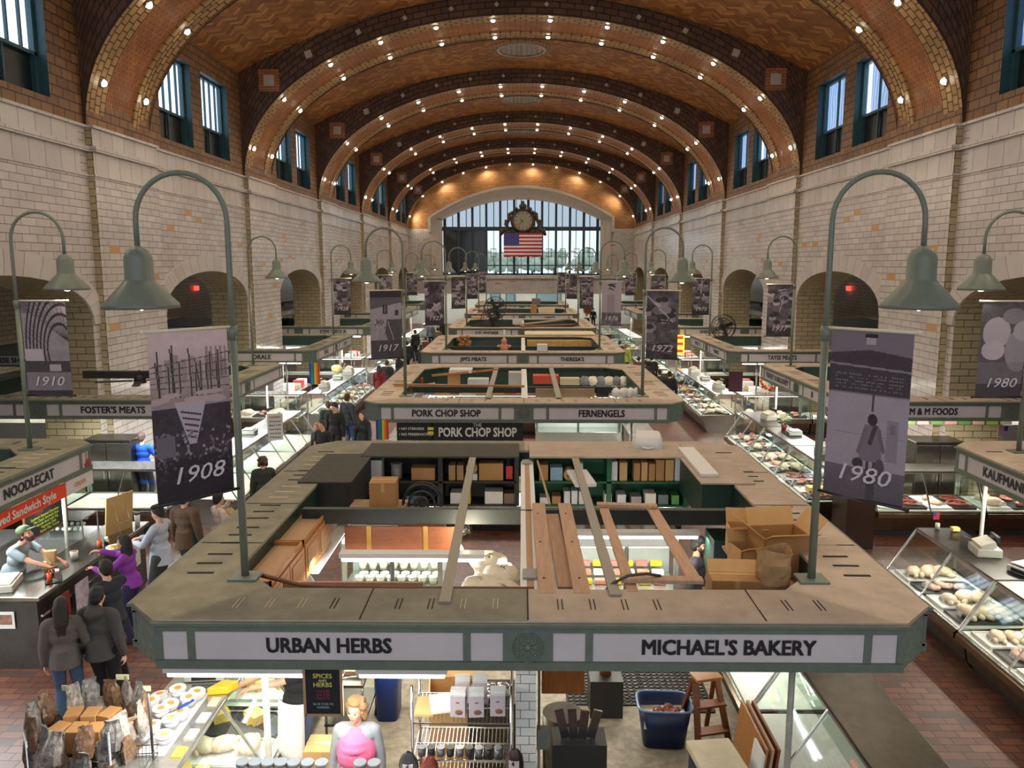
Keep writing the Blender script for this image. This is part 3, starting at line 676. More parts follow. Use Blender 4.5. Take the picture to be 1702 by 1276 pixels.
    for fi, ((fx, fy), rz) in enumerate(faces):
        if fi == 2: continue
        if fi == 1 and not (cx < -5): continue
        if fi == 3 and not (cx > 5): continue
        fL = HC-CH if rz in (0, PI) else DEP/2-CH; s = fL/3.0; Rm = Matrix.Rotation(rz, 3, 'Z')
        for a, b in PAN:
            v = Rm @ Vector(((a+b)/2*s, -.008, 0)); m = MB(); m.box((0, 0, 0), ((b-a)*s+.01, .01, .27)); o = m.build('sign_panel', panel_m, e, loc=(fx+v.x, fy+v.y, 2.47)); o.rotation_euler[2] = rz
        v = Rm @ Vector((0, -.03, 0)); m = MB()
        if det:
            for k in range(8): a = k*PI/4; m.ball((.085*math.cos(a), 0, .085*math.sin(a)), (.014, .008, .014), n=6)
            for k in range(8): a = k*PI/4+.39; m.beam((.02*math.cos(a), 0, .02*math.sin(a)), (.1*math.cos(a), 0, .1*math.sin(a)), .012, .01)
            m.ball((0, 0, 0), (.03, .015, .03), n=8)
        m.tube([(.12*math.cos(2*PI*k/16), 0, .12*math.sin(2*PI*k/16)) for k in range(17)], .007, 5)
        o = m.build('rosette', canopy_green, e, loc=(fx+v.x, fy+v.y, 2.47), fix=False); o.rotation_euler[2] = rz
    for i, t_ in enumerate(front):
        if t_: text(t_, fsz, ink, e, ((-1.6, 1.6)[i], -.018, 2.47), (PI/2, 0, 0), fit=fits[i], name='lettering')
    if aisle:
        sg = 1 if aisle_s > 0 else -1
        for t_, yy, ft in aisle: text(t_, .2, ink, e, (sg*(HC+.018), yy, 2.47), (PI/2, 0, sg*PI/2), fit=ft, name='lettering')
    for sx in (-1, 1):
        for yy in ((.42, DEP-.42)):
            px_ = (HC-.42) if yy > 1 else 2.28
            m = MB(); m.cyl((sx*px_, yy, 0), (sx*px_, yy, ZB+.06), .03, n=8); m.build('post', mat('painted post', srgb(170, 168, 155), .5, vary=.2), e)
    return e
pos = ['nearest', 'second', 'third', 'fourth', 'fifth', 'sixth']
CY0 = [6.0, 16.1, 25.6, 35.7, 46.2, 56.6]
SY0 = [6.1, 16.4, 26.1, 36.3, 46.7, 57.1]
CF = [("URBAN HERBS", "MICHAEL'S BAKERY"), ("PORK CHOP SHOP", "FERNENGELS"), ("JIM'S MEATS", "THERESA'S"), ("D.W. WHITAKER", "DC STEPH B HARRY"), ("RITA'S", "LARRY'S"), (None, None)]
CFT = [(1.01, 1.39), (1.42, .95), (.86, .78), (1.05, 1.2), (.5, .62), (None, None)]
for k in range(6):
    fr = CF[k]; nm = ' reading %s and %s' % fr if fr[0] else ' with blank panels'
    canopy(.06, CY0[k], 'C%d' % k, 'green framed canopy in the middle row' + nm if fr[0] else 'blank green canopy farthest back in the middle row', fr, tones=(0, 1) if k == 0 else (1, 1), fsz=.2 if k == 1 else .175, fits=CFT[k], det=2 if k < 4 else 1)
LF = [(None, None), ("HERITAGE'S", "FOSTER'S MEATS"), (None, "ORALE"), ("SAUSAGE", "STEVE CHECK JR."), (None, None), (None, None)]
LA = [[("NOODLECAT", DEP/2+1.35, 1.15)], [("FOSTER'S MEATS", DEP/2-1.55, 1.5)], [("ORALE", DEP/2-1.55, .6), ("DELI", DEP/2+1.5, .5)], [("MEATS", DEP/2-1.5, .8)], None, None]
RF = [(None, None), ("M & M FOODS", None), ("TAYSE MEATS", None), ("WIENCEK'S", None), (None, None), (None, None)]
RA = [[("KAUFMANN POULTRY", DEP/2+1.2, 2.0)], [("TURKEY & BALONEY", DEP/2+1.55, 1.9), ("B", DEP/2-1.1, .12)], [("MEATS", DEP/2-1.5, .7), ("MEAT CO", DEP/2+1.5, .9)], None, None, None]
for k in range(6):
    for sg, Fr, Ai, key, row in ((-1, LF, LA, 'L', 'left'), (1, RF, RA, 'R', 'right')):
        w_ = [t for t in Fr[k] if t] or ([Ai[k][0][0]] if Ai[k] else [])
        nm = ' reading ' + w_[-1] if w_ else ', %s from the camera' % pos[k]
        lab = 'green framed canopy around the tiled pier in the %s row' % row + nm
        if not w_: lab = 'blank green canopy in the %s row, %s from the camera' % (row, pos[k])
        canopy(sg*10.2, SY0[k], key+str(k), lab, Fr[k], Ai[k], -sg, tones=(0, 0) if sg < 0 else (1, 1), fsz=.2, fits=(1.1, {1: 1.37, 2: .62, 3: 1.25}.get(k)) if sg < 0 else ({1: 1.0, 2: .95}.get(k, .9), None), det=2 if k < 3 else 1)
# ------------------------------------------------------------------ gooseneck lamps
def mk_goose():
    e = empty('gooseneck_lamp', cat='lamp'); z0 = 2.69
    m = MB(); m.box((0, 0, z0+.01), (.26, .22, .03)); m.box((0, 0, z0-.09), (.16, .12, .16)); m.build('base_plate', lamp_green, e, bevel=.006)
    m = MB(); m.cyl((0, 0, z0), (0, 0, 4.95), .036, .033, 10); m.cyl((0, 0, 4.86), (0, 0, 4.98), .045, .045, 10); m.build('pole', lamp_green, e)
    m = MB(); pts = [(0, 0, 4.9), (0, 0, 5.4), (0, 0, 5.75)] + [(-.39+.39*math.cos(a), 0, 5.87+.4*math.sin(a)) for a in [PI*i/16 for i in range(17)]] + [(-.78, 0, 5.64)]
    m.tube(pts, [.026]*3+[.024]*17+[.024], 8); m.build('arm', lamp_green, e)
    m = MB(); m.lathe([(.03, 5.66), (.05, 5.645), (.09, 5.62), (.116, 5.56), (.12, 5.38), (.135, 5.355), (.31, 5.165), (.318, 5.13), (.3, 5.135), (.125, 5.33), (.0001, 5.34)], (-.78, 0, 0), 24, caps=False); m.build('shade', lamp_green, e)
    m = MB(); m.ball((-.78, 0, 5.17), (.07, .07, .06), n=10); m.build('bulb', bulb_m, e)
    return e
goose0 = mk_goose(); used = [0]
lampL = bpy.data.lights.new('lamp_glow', 'SPOT'); lampL.energy = 45; lampL.color = (1, .84, .62); lampL.spot_size = 2.2; lampL.spot_blend = .4; lampL.shadow_soft_size = .07
def goose(x, y, rz, label):
    o = goose0 if not used[0] else copy_thing(goose0); used[0] = 1
    o.location = (x, y, 0); o.rotation_euler = (0, 0, rz); setp(o, label, 'lamp', 'gooseneck lamps on the canopies')
    l = bpy.data.objects.new('lamp_glow', lampL); C.objects.link(l); l.location = (x-.78*math.cos(rz), y-.78*math.sin(rz), 5.1)
# ------------------------------------------------------------------ banner pictures
def up(a, H, W):
    h, w_ = a.shape; y = np.linspace(0, h-1.001, H); x = np.linspace(0, w_-1.001, W); yi, xi = y.astype(int), x.astype(int); fy, fx = (y-yi)[:, None], (x-xi)[None]
    return a[yi][:, xi]*(1-fy)*(1-fx)+a[yi+1][:, xi]*fy*(1-fx)+a[yi][:, xi+1]*(1-fy)*fx+a[yi+1][:, xi+1]*fy*fx
def nz(rs, H, W, s, n=3):
    o = np.zeros((H, W)); a = 1; t = 0
    for i in range(n): o += a*up(rs.rand(max(2, int(H/s))+1, max(2, int(W/s))+1), H, W); t += a; a *= .6; s = max(1, s/2)
    return o/t
def picture(kind, H, W, seed):
    rs = np.random.RandomState(seed); Y, X = np.mgrid[0:H, 0:W]; y, x = Y/H, X/W; g = .25+.4*nz(rs, H, W, H/9); tone = 0
    def ell(cx, cy, rx, ry, v, a=1): k = ((x-cx)/rx)**2+((y-cy)/ry)**2 < 1; g[k] = g[k]*(1-a)+v*a
    def rect(x0, y0, x1, y1, v, a=1): k = (x >= x0) & (x < x1) & (y >= y0) & (y < y1); g[k] = g[k]*(1-a)+v*a
    def line(x0, y0, x1, y1, v, t=.012):
        d = max(1e-6, (x1-x0)**2+(y1-y0)**2); u = np.clip(((x-x0)*(x1-x0)+(y-y0)*(y1-y0))/d, 0, 1); k = (x-x0-u*(x1-x0))**2+((y-y0-u*(y1-y0))*1.9)**2 < t*t; g[k] = v
    if kind == 'boats':
        g[:] = .92-.55*np.clip(y-.08, 0, .3)/.3*.6+.12*(nz(rs, H, W, 8)-.5)
        for i in range(9): a = .08+i*.1; rect(a, .12+.06*rs.rand(), a+.07, .3, .45+.1*rs.rand(), .6)
        for i in range(5): rect(.7+.06*i, .1, .73+.06*i, .28, .3, .5)
        for i in range(14): a = rs.rand(); line(a, .08+.15*rs.rand(), a+.03*rs.randn(), .38, .15, .009)
        for i in range(5): line(0, .2+.03*i, 1, .14+.05*i, .3, .006)
        for i in range(10): ell(rs.rand(), .35+.08*rs.rand(), .12, .015, .75)
        k = y > .44; g[k] = (.08+.12*nz(rs, H, W, 5))[k]
        k = (y > .41) & (y < .66) & (np.abs(x-.47) < .2-(y-.41)*.62); g[k] = .78
        for i in range(5): k = (np.abs(y-(.48+.035*i+.12*(x-.47))) < .006) & (np.abs(x-.47) < .13-i*.02); g[k] = .2
        for i in range(150): yy = .58+.3*rs.rand()**1.2; ell(rs.rand(), yy, .018, .009, .3+.35*rs.rand()*(yy < .8))
        k = y > .74; g[k] *= .55-.25*np.clip((y[k]-.74)/.2, 0, 1); rect(.02, .6, .25, .72, .38); tone = 1
    elif kind == 'shed':
        g[:] = .45+.2*nz(rs, H, W, 10)
        for i in range(7):
            r = .95-.11*i; k = np.abs(np.sqrt((x-1.0+.03*i)**2+((y-.5)*1.1)**2)-r) < .018; g[k & (y < .62)] = .08
        for i in range(9): line(1, .42, i*.12-.1, 0, .15, .006)
        rect(0, .5, .42, .66, .78); k = (y > .62) & (y < .74); g[k] = .1+.15*rs.rand(k.sum()); rect(.55, .66, .8, .73, .7); k = y > .74; g[k] = .42+.1*nz(rs, H, W, 6)[k]
        k = y > .93; g[k] = .12; rect(0, 0, .2, .12, .2, .5)
    elif kind == 'street':
        g[:] = .62+.1*nz(rs, H, W, 10); k = y < .17; g[k] = .1; k = (y < .17+.1*(1-x)) & (y > .1); g[k] = .3
        rect(.4, .2, .55, .34, .12); rect(.44, .22, .5, .32, .4); rect(.78, .28, .9, .36, .15)
        k = (y > .42) & (x > .45+(.62-y)*.3); g[k] = .18+.12*nz(rs, H, W, 5)[k]
        k = (y > .42) & (y < .75) & (x < .3+(y-.42)*.8) & (x < .9-(y-.42)*.2); g[k] = .5+.2*nz(rs, H, W, 6)[k]
        for i in range(26): ell(.1+.35*rs.rand(), .42+.12*rs.rand(), .03, .025, .15+.6*rs.rand())
        line(.55, .45, .75, .75, .8, .012); line(.3, .45, .1, .8, .8, .01); k = y > .72; g[k] = .16+.1*nz(rs, H, W, 9)[k]
    elif kind == 'woman':
        g[:] = .63+.06*nz(rs, H, W, 14); k = y < .36; g[k] = .13+.05*nz(rs, H, W, 6)[k]; k = (y < .11+.06*np.abs(x-.5)); g[k] = .42; rect(.42, .02, .58, .04, .05); rect(.44, .04, .56, .08, .7)
        k = (np.abs(y-.2-.02*x) < .006); g[k] = .5
        for i in range(5):
            for j in range(30):
                if rs.rand() < .75: rect(.08+.028*j, .25+.02*i+.004*rs.rand(), .08+.028*j+.018, .26+.02*i, .55, .7)
        k = (y > .36) & (y < .37); g[k] = .45; rect(.76, .5, .9, .74, .52); rect(.8, .52, .86, .58, .42); rect(.1, .6, .98, .605, .5); rect(.56, .36, .585, .46, .2)
        k = y > .8; g[k] = (.34+.06*nz(rs, H, W, 8)-.5*(y-.8))[k]
        k = (y > .54) & (y < .75) & (np.abs(x-.58) < .09+.05*(y-.54)/.2); g[k] = .42; line(.5, .57, .43, .7, .38, .028); line(.67, .57, .73, .68, .36, .026); line(.62, .55, .57, .64, .18, .03)
        ell(.58, .508, .06, .034, .1); rect(.53, .75, .57, .84, .2); rect(.61, .75, .65, .84, .2); ell(.43, .77, .07, .03, .14); ell(.7, .775, .055, .045, .26); line(.6, .84, .6, 1, .2, .05); tone = 0
    elif kind == 'sign':
        g[:] = .68; k = (np.abs(x-.45) < .2) & (y > .3); g[k] = .5+.12*nz(rs, H, W, 5)[k]
        for i in range(8): line(.3+.4*rs.rand(), .05+.15*rs.rand(), .3+.4*rs.rand(), .06+.15*rs.rand(), .1, .02)
        k = y > .7; g[k] = .15+.4*nz(rs, H, W, 4)[k]
    elif kind == 'hat':
        g[:] = .2+.15*nz(rs, H, W, 8); ell(.35, .32, .3, .16, .75); ell(.3, .5, .25, .1, .8); ell(.85, .5, .3, .22, .6); ell(.7, .15, .25, .08, .5); rect(0, .62, 1, .85, .45, .5); ell(.9, .3, .2, .1, .72); k = y > .85; g[k] = .18
    else:
        g[:] = .16+.75*(nz(rs, H, W, H/7, 4)-.35)
        for i in range(9): cx, cy = rs.rand(), .08+.7*rs.rand(); v = .5+.3*rs.rand(); ell(cx, cy, .13, .07, v); ell(cx, cy-.05, .14, .04, .12); ell(cx+.05*rs.randn(), cy+.1, .2, .06, .2+.5*rs.rand())
        for i in range(5): a = rs.rand(); line(rs.rand(), a, rs.rand(), a+.2*rs.randn(), rs.choice([.1, .75]), .02)
        k = y > .82; g[k] *= .5
    g = np.clip(g+.05*(rs.rand(H, W)-.5), .02, .95)[..., None]
    c = lin([38, 30, 42])*(1-g)+lin([206, 196, 208])*g if False else np.clip(lin([34, 26, 36])+g**1.6*(lin([212, 200, 212])-lin([34, 26, 36])), 0, 1)
    if tone: c = np.where((y < .42)[..., None], c*np.array([1.12, .98, .84]), c)
    return c.astype(np.float32)
cream_rod = mat('cream banner rod', srgb(214, 206, 180), .5); numeral = mat('pale numerals', srgb(205, 200, 206), .6)
def banner(px, py, dirx, diry, kind, year, label, seed, res, top=4.97, h=1.45, w_=.68, lean=0):
    ang = math.atan2(diry, dirx); mid = (px+dirx*(w_/2+.05), py+diry*(w_/2+.05))
    flip = math.cos(ang) < 0
    e = empty('pole_banner', (mid[0], mid[1], top), ang + (PI if flip else 0), label=label, cat='banner', group='printed year banners on the lamp poles')
    a = picture(kind, int(res*2.1), res, seed); cloth('banner_cloth', a, w_, h, e, wave=.012)
    s = -1 if flip else 1
    for zz in (0, -h+.015):
        m = MB(); m.cyl((-s*(w_/2+.06), 0, zz), (s*(w_/2+.03), 0, zz), .014, n=8); m.ball((s*(w_/2+.04), 0, zz), .022, n=8); m.build('banner_rod', cream_rod if zz == 0 else dark_fr, e)
    if year: text(year, .2, numeral, e, (0, -.022, -h*.84), (PI/2, 0, 0), bold=.004, shear=.25, fit=.44, name='year_numeral')
    return e
kinds = {'C0L': ('boats', '1908'), 'C0R': ('woman', '1980'), 'C1L': ('street', '1917'), 'C1R': ('faces', '1972'), 'C2L': ('crowd', '1927'), 'C2R': ('sign', '1976'), 'C3L': ('crowd', '1940'), 'C3R': ('crowd', '1973'), 'C4L': ('crowd', None), 'C4R': ('crowd', None), 'C5L': ('crowd', None), 'C5R': ('faces', None)}
desc = {'boats': 'harbour masts and a dark crowd', 'woman': 'a woman walking away with bags', 'street': 'a pale building and counter', 'shed': 'a curved train shed', 'faces': 'a boxy pale structure over people', 'crowd': 'pale and dark figures', 'sign': 'a pale sheet with scribbles', 'hat': 'a person in a pale hat'}
for k in range(6):
    for sx, s in ((-1, 'L'), (1, 'R')):
        x, y = .06+sx*2.56, CY0[k]+.85; kd, yr = kinds['C%d%s' % (k, s)]; row = 'left' if sx < 0 else 'right'
        goose(x, y, 0 if sx < 0 else PI, 'green gooseneck lamp on the %s front corner of the %s middle canopy' % (row, pos[k]))
        an = (.66, .75) if k == 0 else (.9, .44)
        banner(x, y-.02, sx*an[0], -an[1], kd, yr, 'banner%s showing %s, %s pole, %s middle canopy' % ((' '+yr) if yr else '', desc[kd], row, pos[k]), 11+k*2+(sx > 0), [110, 60, 36, 26, 18, 16][k])
skinds = {'L0': ('shed', '1910'), 'L2': ('crowd', '1928'), 'L3': ('crowd', None), 'L4': ('crowd', None), 'R0': ('hat', '1980'), 'R1': ('crowd', '1977'), 'R2': ('faces', '1975'), 'R3': ('crowd', None), 'R4': ('faces', None)}
for k in range(6):
    for sg, s in ((-1, 'L'), (1, 'R')):
        x, y = sg*7.55, SY0[k]+5.75; row = 'left' if sg < 0 else 'right'
        goose(x, y, PI if sg < 0 else 0, 'green gooseneck lamp on the rear aisle corner of the %s canopy in the %s row' % (pos[k], row))
        if s+str(k) in skinds:
            kd, yr = skinds[s+str(k)]
            banner(x, y, -sg, 0, kd, yr, 'banner%s showing %s, %s lamp pole of the %s row' % ((' '+yr) if yr else '', desc[kd], pos[k], row), 40+k*2+(sg > 0), [80, 44, 30, 20, 16, 14][k])
# ------------------------------------------------------------------ glass display cases
deck_w = mat('white case deck', srgb(214, 212, 204), .5); kick = mat('black kick', (.015, .015, .015), .6)
case_brown = mat('brown reflecting steel', srgb(120, 104, 84), .22, .9, vary=.2, scale=3)
tubeC = emitmat('case tube', (1, .95, .86), 9)
def mk_case(L, body, top, name='display_case'):
    e = empty(name, cat='display case')
    m = MB(); h = L/2
    def strip(pts, mi=0):
        for a, b in zip(pts[:-1], pts[1:]): m.face([(-h, *a), (h, *a), (h, *b), (-h, *b)], mi)
    strip([(-.3, .12), (-.36, .42), (-.5, .44), (-.5, .53), (-.44, .55)]); strip([(.65, .0), (.65, .6)]); strip([(-.22, .0), (-.22, .14), (-.3, .14)], 1)
    for x in (-h, h): m.face([(x, -.22, 0), (x, -.3, .12), (x, -.36, .42), (x, -.5, .44), (x, -.5, .53), (x, -.44, .55), (x, .65, .6), (x, .65, 0)])
    m.build('base', [body, kick], e, fix=False)
    m = MB(); m.box((0, .1, .56), (L-.04, 1.04, .03)); m.build('deck', deck_w, e)
    m = MB(); m.box((0, .33, 1.265), (L, .68, .04)); m.build('top', top, e, bevel=.008)
    m = MB(); m.face([(-h, -.44, .56), (h, -.44, .56), (h, 0, 1.25), (-h, 0, 1.25)]); m.build('front_glass', glass, e)
    for x in (-h+.005, h-.005):
        m = MB(); m.face([(x, -.44, .56), (x, .65, .6), (x, .65, 1.25), (x, 0, 1.25)]); m.build('end_glass', glass_g, e)
    m = MB()
    for x in (-h, 0, h): m.beam((x, -.445, .55), (x, -.005, 1.26), .025, .02)
    m.beam((-h, -.0, 1.25), (h, 0, 1.25), .03, .03); m.beam((-h, -.45, .56), (h, -.45, .56), .03, .02)
    for x in (-h, h): m.beam((x, .65, .55), (x, .65, 1.25), .04, .04)
    m.build('glass_frame', steel_l, e)
    m = MB(); m.box((0, .2, .95), (L-.1, .3, .012)); m.build('inner_shelf', glass_g, e)
    m = MB(); m.box((0, .06, 1.235), (L-.2, .04, .025)); m.build('case_light', tubeC, e)
    return e
caseA = mk_case(2.15, steel, steel_l); caseB = mk_case(2.15, case_brown, steel_d); case_used = set()
clight = bpy.data.lights.new('case_light', 'AREA'); clight.shape = 'RECTANGLE'; clight.size = 1.9; clight.size_y = .05; clight.energy = 16; clight.color = (1, .93, .82)
CASES = []
def put_case(x, y, rz, proto, label, light=True):
    k = id(proto); o = proto if k not in case_used else copy_thing(proto); case_used.add(k)
    o.location = (x, y, 0); o.rotation_euler = (0, 0, rz); setp(o, label, 'display case', 'glass display cases of the stalls'); CASES.append((o, x, y, rz))
    if light:
        l = bpy.data.objects.new('case_light', clight); C.objects.link(l); M = Matrix.Rotation(rz, 3, 'Z') @ Vector((0, .06, 0)); l.location = (x+M.x, y+M.y, 1.215); l.rotation_euler = (0, 0, rz)
    return Matrix.Translation((x, y, 0)) @ Matrix.Rotation(rz, 4, 'Z')
# foods ----------------------------------------------------------
meat_r = mat('red meat', srgb(168, 66, 54), .35, vary=.35, scale=22, col2=srgb(222, 160, 140)); meat_p = mat('pink meat', srgb(206, 140, 118), .35, vary=.25, scale=18, col2=srgb(238, 206, 186))
poultry = mat('pale poultry', srgb(226, 192, 160), .35, vary=.15, scale=14, col2=srgb(240, 220, 196)); saus = mat('smoked sausage', srgb(128, 52, 34), .3, vary=.3, scale=16)
cheese_m = mat('yellow cheese', srgb(226, 190, 100), .5, vary=.12); foam = mat('white foam tray', srgb(228, 228, 224), .5); paper_w = mat('white paper', srgb(226, 224, 218), .7)
green_g = mat('garnish leaf', srgb(60, 120, 50), .6, vary=.3)
def proto_mesh(kind, s):
    random.seed(s); m = MB()
    if kind == 'pork_cut':
        m.ball((0, 0, .03), (.1, .06, .035), jit=.007, n=10); m.ball((.06, .02, .035), (.05, .05, .03), jit=.006, n=8); return m, meat_p
    if kind == 'beef_cut':
        m.ball((0, 0, .03), (.11, .055, .03), jit=.009, n=10); m.ball((-.05, .02, .045), (.06, .035, .025), jit=.007, n=8); return m, meat_r
    if kind == 'chicken':
        m.ball((0, 0, .06), (.12, .085, .06), jit=.004, n=12); m.ball((.1, .05, .04), (.06, .03, .03), n=8); m.ball((.1, -.05, .04), (.06, .03, .03), n=8); m.ball((-.04, .09, .04), (.04, .02, .025), n=6); return m, poultry
    if kind == 'sausage_coil':
        m.tube([((.04+.012*t)*math.cos(t), (.03+.01*t)*math.sin(t), .02+.0015*t) for t in [i*.45 for i in range(26)]], .016, 6); return m, saus
    if kind == 'cheese_wedge':
        m.prism([(0, -.06), (.16, -.05), (.16, .05), (0, .06)], 0, .07); return m, cheese_m
protos = {}
def food(kind, M, lx, ly, lz, rz, label, group, sc=1.0):
    key = (kind, random.randrange(2)) 
    if key not in protos:
        st = random.getstate(); m, mt = proto_mesh(kind, 5+key[1]); random.setstate(st); protos[key] = m.mesh(kind, mt)
    o = bpy.data.objects.new(kind, protos[key]); C.objects.link(o); p = M @ Vector((lx, ly, lz)); o.location = p; o.rotation_euler = (0, 0, rz); o.scale = (sc,)*3
    return setp(o, label, 'cheese' if 'cheese' in kind else 'meat', group)
tray_me = {}
def foam_tray(M, rz0, lx, ly, w_, d_, label, mt=None):
    k = (w_, d_, mt.name if mt else '')
    if k not in tray_me:
        m = MB(); m.box((0, 0, .012), (w_, d_, .02)); 
        for sx in (-1, 1): m.box((sx*w_/2, 0, .02), (.015, d_, .04)); m.box((0, sx*d_/2, .02), (w_, .015, .04))
        tray_me[k] = m.mesh('food_tray', mt or foam)
    o = bpy.data.objects.new('food_tray', tray_me[k]); C.objects.link(o); o.location = M @ Vector((lx, ly, .575)); o.rotation_euler = (0, 0, rz0); return setp(o, label, 'tray', 'trays laid out in the display cases')
def fill(M, rz, kinds, where, cols=5, rows=2, stuff=False, gap=.06):
    xs = [(-1.0+2.0*(i+.5)/cols) for i in range(cols)]
    for i, lx in enumerate(xs):
        kd = kinds[i % len(kinds)]
        foam_tray(M, rz, lx, .08, 2.0/cols-gap, .85, 'tray of %s, %s, %s along' % (kd.replace('_', ' '), where, ordn[i]), foam if i % 2 == 0 else black_p)
        if rows > 1:
            if 'tag' not in tray_me: q = MB(); q.box((0, 0, .03), (.1, .006, .06), rot=Euler((-.3, 0, 0))); tray_me['tag'] = q.mesh('price_tag', paper_w)
            o = bpy.data.objects.new('price_tag', tray_me['tag']); C.objects.link(o); o.location = M @ Vector((lx+.09, -.3, .66)); o.rotation_euler = (0, 0, rz); setp(o, 'white price tag on the %s tray, %s' % (ordn[i], where), 'price tag', 'price tags in the display cases')
        for j in range(rows):
            food(kd, M, lx+random.uniform(-.03, .03), -.26+.68*(j+.5)/rows+random.uniform(-.03, .03), .6, rz+random.uniform(-1.2, 1.2), '%s on a tray, %s' % (kd.replace('_', ' '), where), kd.replace('_', ' ')+' pieces, '+where, 1.25+random.uniform(-.2, .3))
for k in range(6):
    for sg, row in ((-1, 'left'), (1, 'right')):
        if k == 0 and sg < 0: 
            continue
        X = sg*6.43; rz = PI/2 if sg < 0 else -PI/2; y0 = SY0[k]; pr = caseA if (sg < 0 or k in (2, 4)) else caseB
        for i, yy in enumerate((y0+.9, y0+3.1, y0+5.3)):
            if k > 3 and i == 1: pass
            wh = '%s row %s stall, %s aisle case' % (row, pos[k], ['near', 'middle', 'far'][i])
            M = put_case(X, yy, rz, pr, 'glass display case on the aisle, %s unit, %s stall of the %s row' % (['near', 'middle', 'far'][i], pos[k], row), light=k < 4)
            kd = [['pork_cut', 'chicken'], ['beef_cut', 'pork_cut'], ['sausage_coil', 'beef_cut', 'cheese_wedge']][(i+k+(sg > 0)) % 3]
            if k == 0: kd = ['chicken', 'pork_cut', 'chicken']
            if k == 1 and sg < 0: continue
            fill(M, rz, kd, wh, 4 if k < 3 else 3, (3 if k == 0 else 2) if k < 3 else 1)
        if k < 4:
            for i, xx in enumerate((8.3, 10.5, 12.7)):
                if k > 2 and i == 2: continue
                wh = '%s row %s stall, %s front case' % (row, pos[k], ['aisle end', 'middle', 'wall end'][i])
                M = put_case(sg*xx, y0-.35, 0, pr, 'glass case facing the camera, %s unit, %s stall of the %s row' % (['aisle end', 'middle', 'wall end'][i], pos[k], row), light=k < 3)
                if k in (1, 2) and not (sg < 0 and k == 1): fill(M, 0, [['beef_cut', 'pork_cut'], ['pork_cut', 'sausage_coil'], ['chicken', 'beef_cut']][(i+k) % 3], wh, 4, 2)
# middle row cases (front stall handled on its own)
for k in range(1, 6):
    y0 = CY0[k]
    for i, xx in enumerate((-2.15, 0.06, 2.27) if k < 4 else (-1.1, 1.2)):
        put_case(xx, y0+.15, 0, caseA, 'glass display case under the front of the %s middle canopy, %s from the left' % (pos[k], ordn[i]), light=k < 3)
    for sg, row in ((-1, 'left'), (1, 'right')):
        for i, yy in enumerate((y0+2.0, y0+4.3)):
            M = put_case(.06+sg*3.35, yy, -PI/2 if sg < 0 else PI/2, caseA, 'glass display case on the %s side of the %s middle stall, %s unit' % (row, pos[k], ['near', 'far'][i]), light=k < 3)
            if k < 3: fill(M, -PI/2 if sg < 0 else PI/2, ['beef_cut', 'cheese_wedge', 'pork_cut'], '%s side %s case, %s middle stall' % (row, ['near', 'far'][i], pos[k]), 3, 1)
# stall floors, worktables, fridges, tubes and lights
fl_l = bpy.data.lights.new('stall_light', 'AREA'); fl_l.shape = 'RECTANGLE'; fl_l.size = 2.4; fl_l.size_y = .14; fl_l.energy = 62; fl_l.color = (1, .95, .86)
fl_c = fl_l.copy(); fl_c.color = (.9, .97, 1.0); fl_c.energy = 95
fix_m = mat('white fixture', srgb(226, 226, 222), .4)
def tube_light(x, y, rz, label, L=2.4, z=2.2, lt=fl_l, power=True):
    e = empty('fluorescent_light', (x, y, z), rz, label, 'lamp', 'fluorescent lights under the canopies')
    m = MB(); m.box((0, 0, .035), (L, .14, .05)); m.build('housing', fix_m, e)
    m = MB(); m.box((0, 0, -.015), (L-.04, .09, .05)); m.build('tube', tube_m, e, bevel=.012)
    if power:
        l = bpy.data.objects.new('stall_light', lt); C.objects.link(l); l.location = (x, y, z-.04); l.rotation_euler = (0, 0, rz)
    return e
fridge_m = mat('fridge enamel', srgb(176, 180, 178), .35); 
def fridge(x, y, rz, label):
    e = empty('refrigerator', (x, y, .02), rz, label, 'refrigerator'); m = MB(); m.box((0, 0, .8), (1.1, .7, 1.6)); m.build('cabinet', steel_d, e, bevel=.02)
    for s_ in (-1, 1):
        m = MB(); m.box((s_*.27, -.365, .85), (.52, .03, 1.35)); d = m.build('door', steel, e, bevel=.006); m = MB(); m.box((s_*.06, -.4, .9), (.025, .03, .5)); m.build('handle', chrome, d)
def table(x, y, rz, L, label):
    e = empty('steel_worktable', (x, y, .02), rz, label, 'table'); m = MB(); m.box((0, 0, .9), (L, .7, .04)); m.build('tabletop', steel_l, e, bevel=.005)
    m = MB(); m.box((0, 0, .3), (L-.1, .6, .02)); m.build('undershelf', steel_d, e)
    for sx in (-1, 1):
        for sy in (-1, 1): m = MB(); m.cyl((sx*(L/2-.06), sy*.28, 0), (sx*(L/2-.06), sy*.28, .88), .02, n=8); m.build('leg', steel, e)
    return e
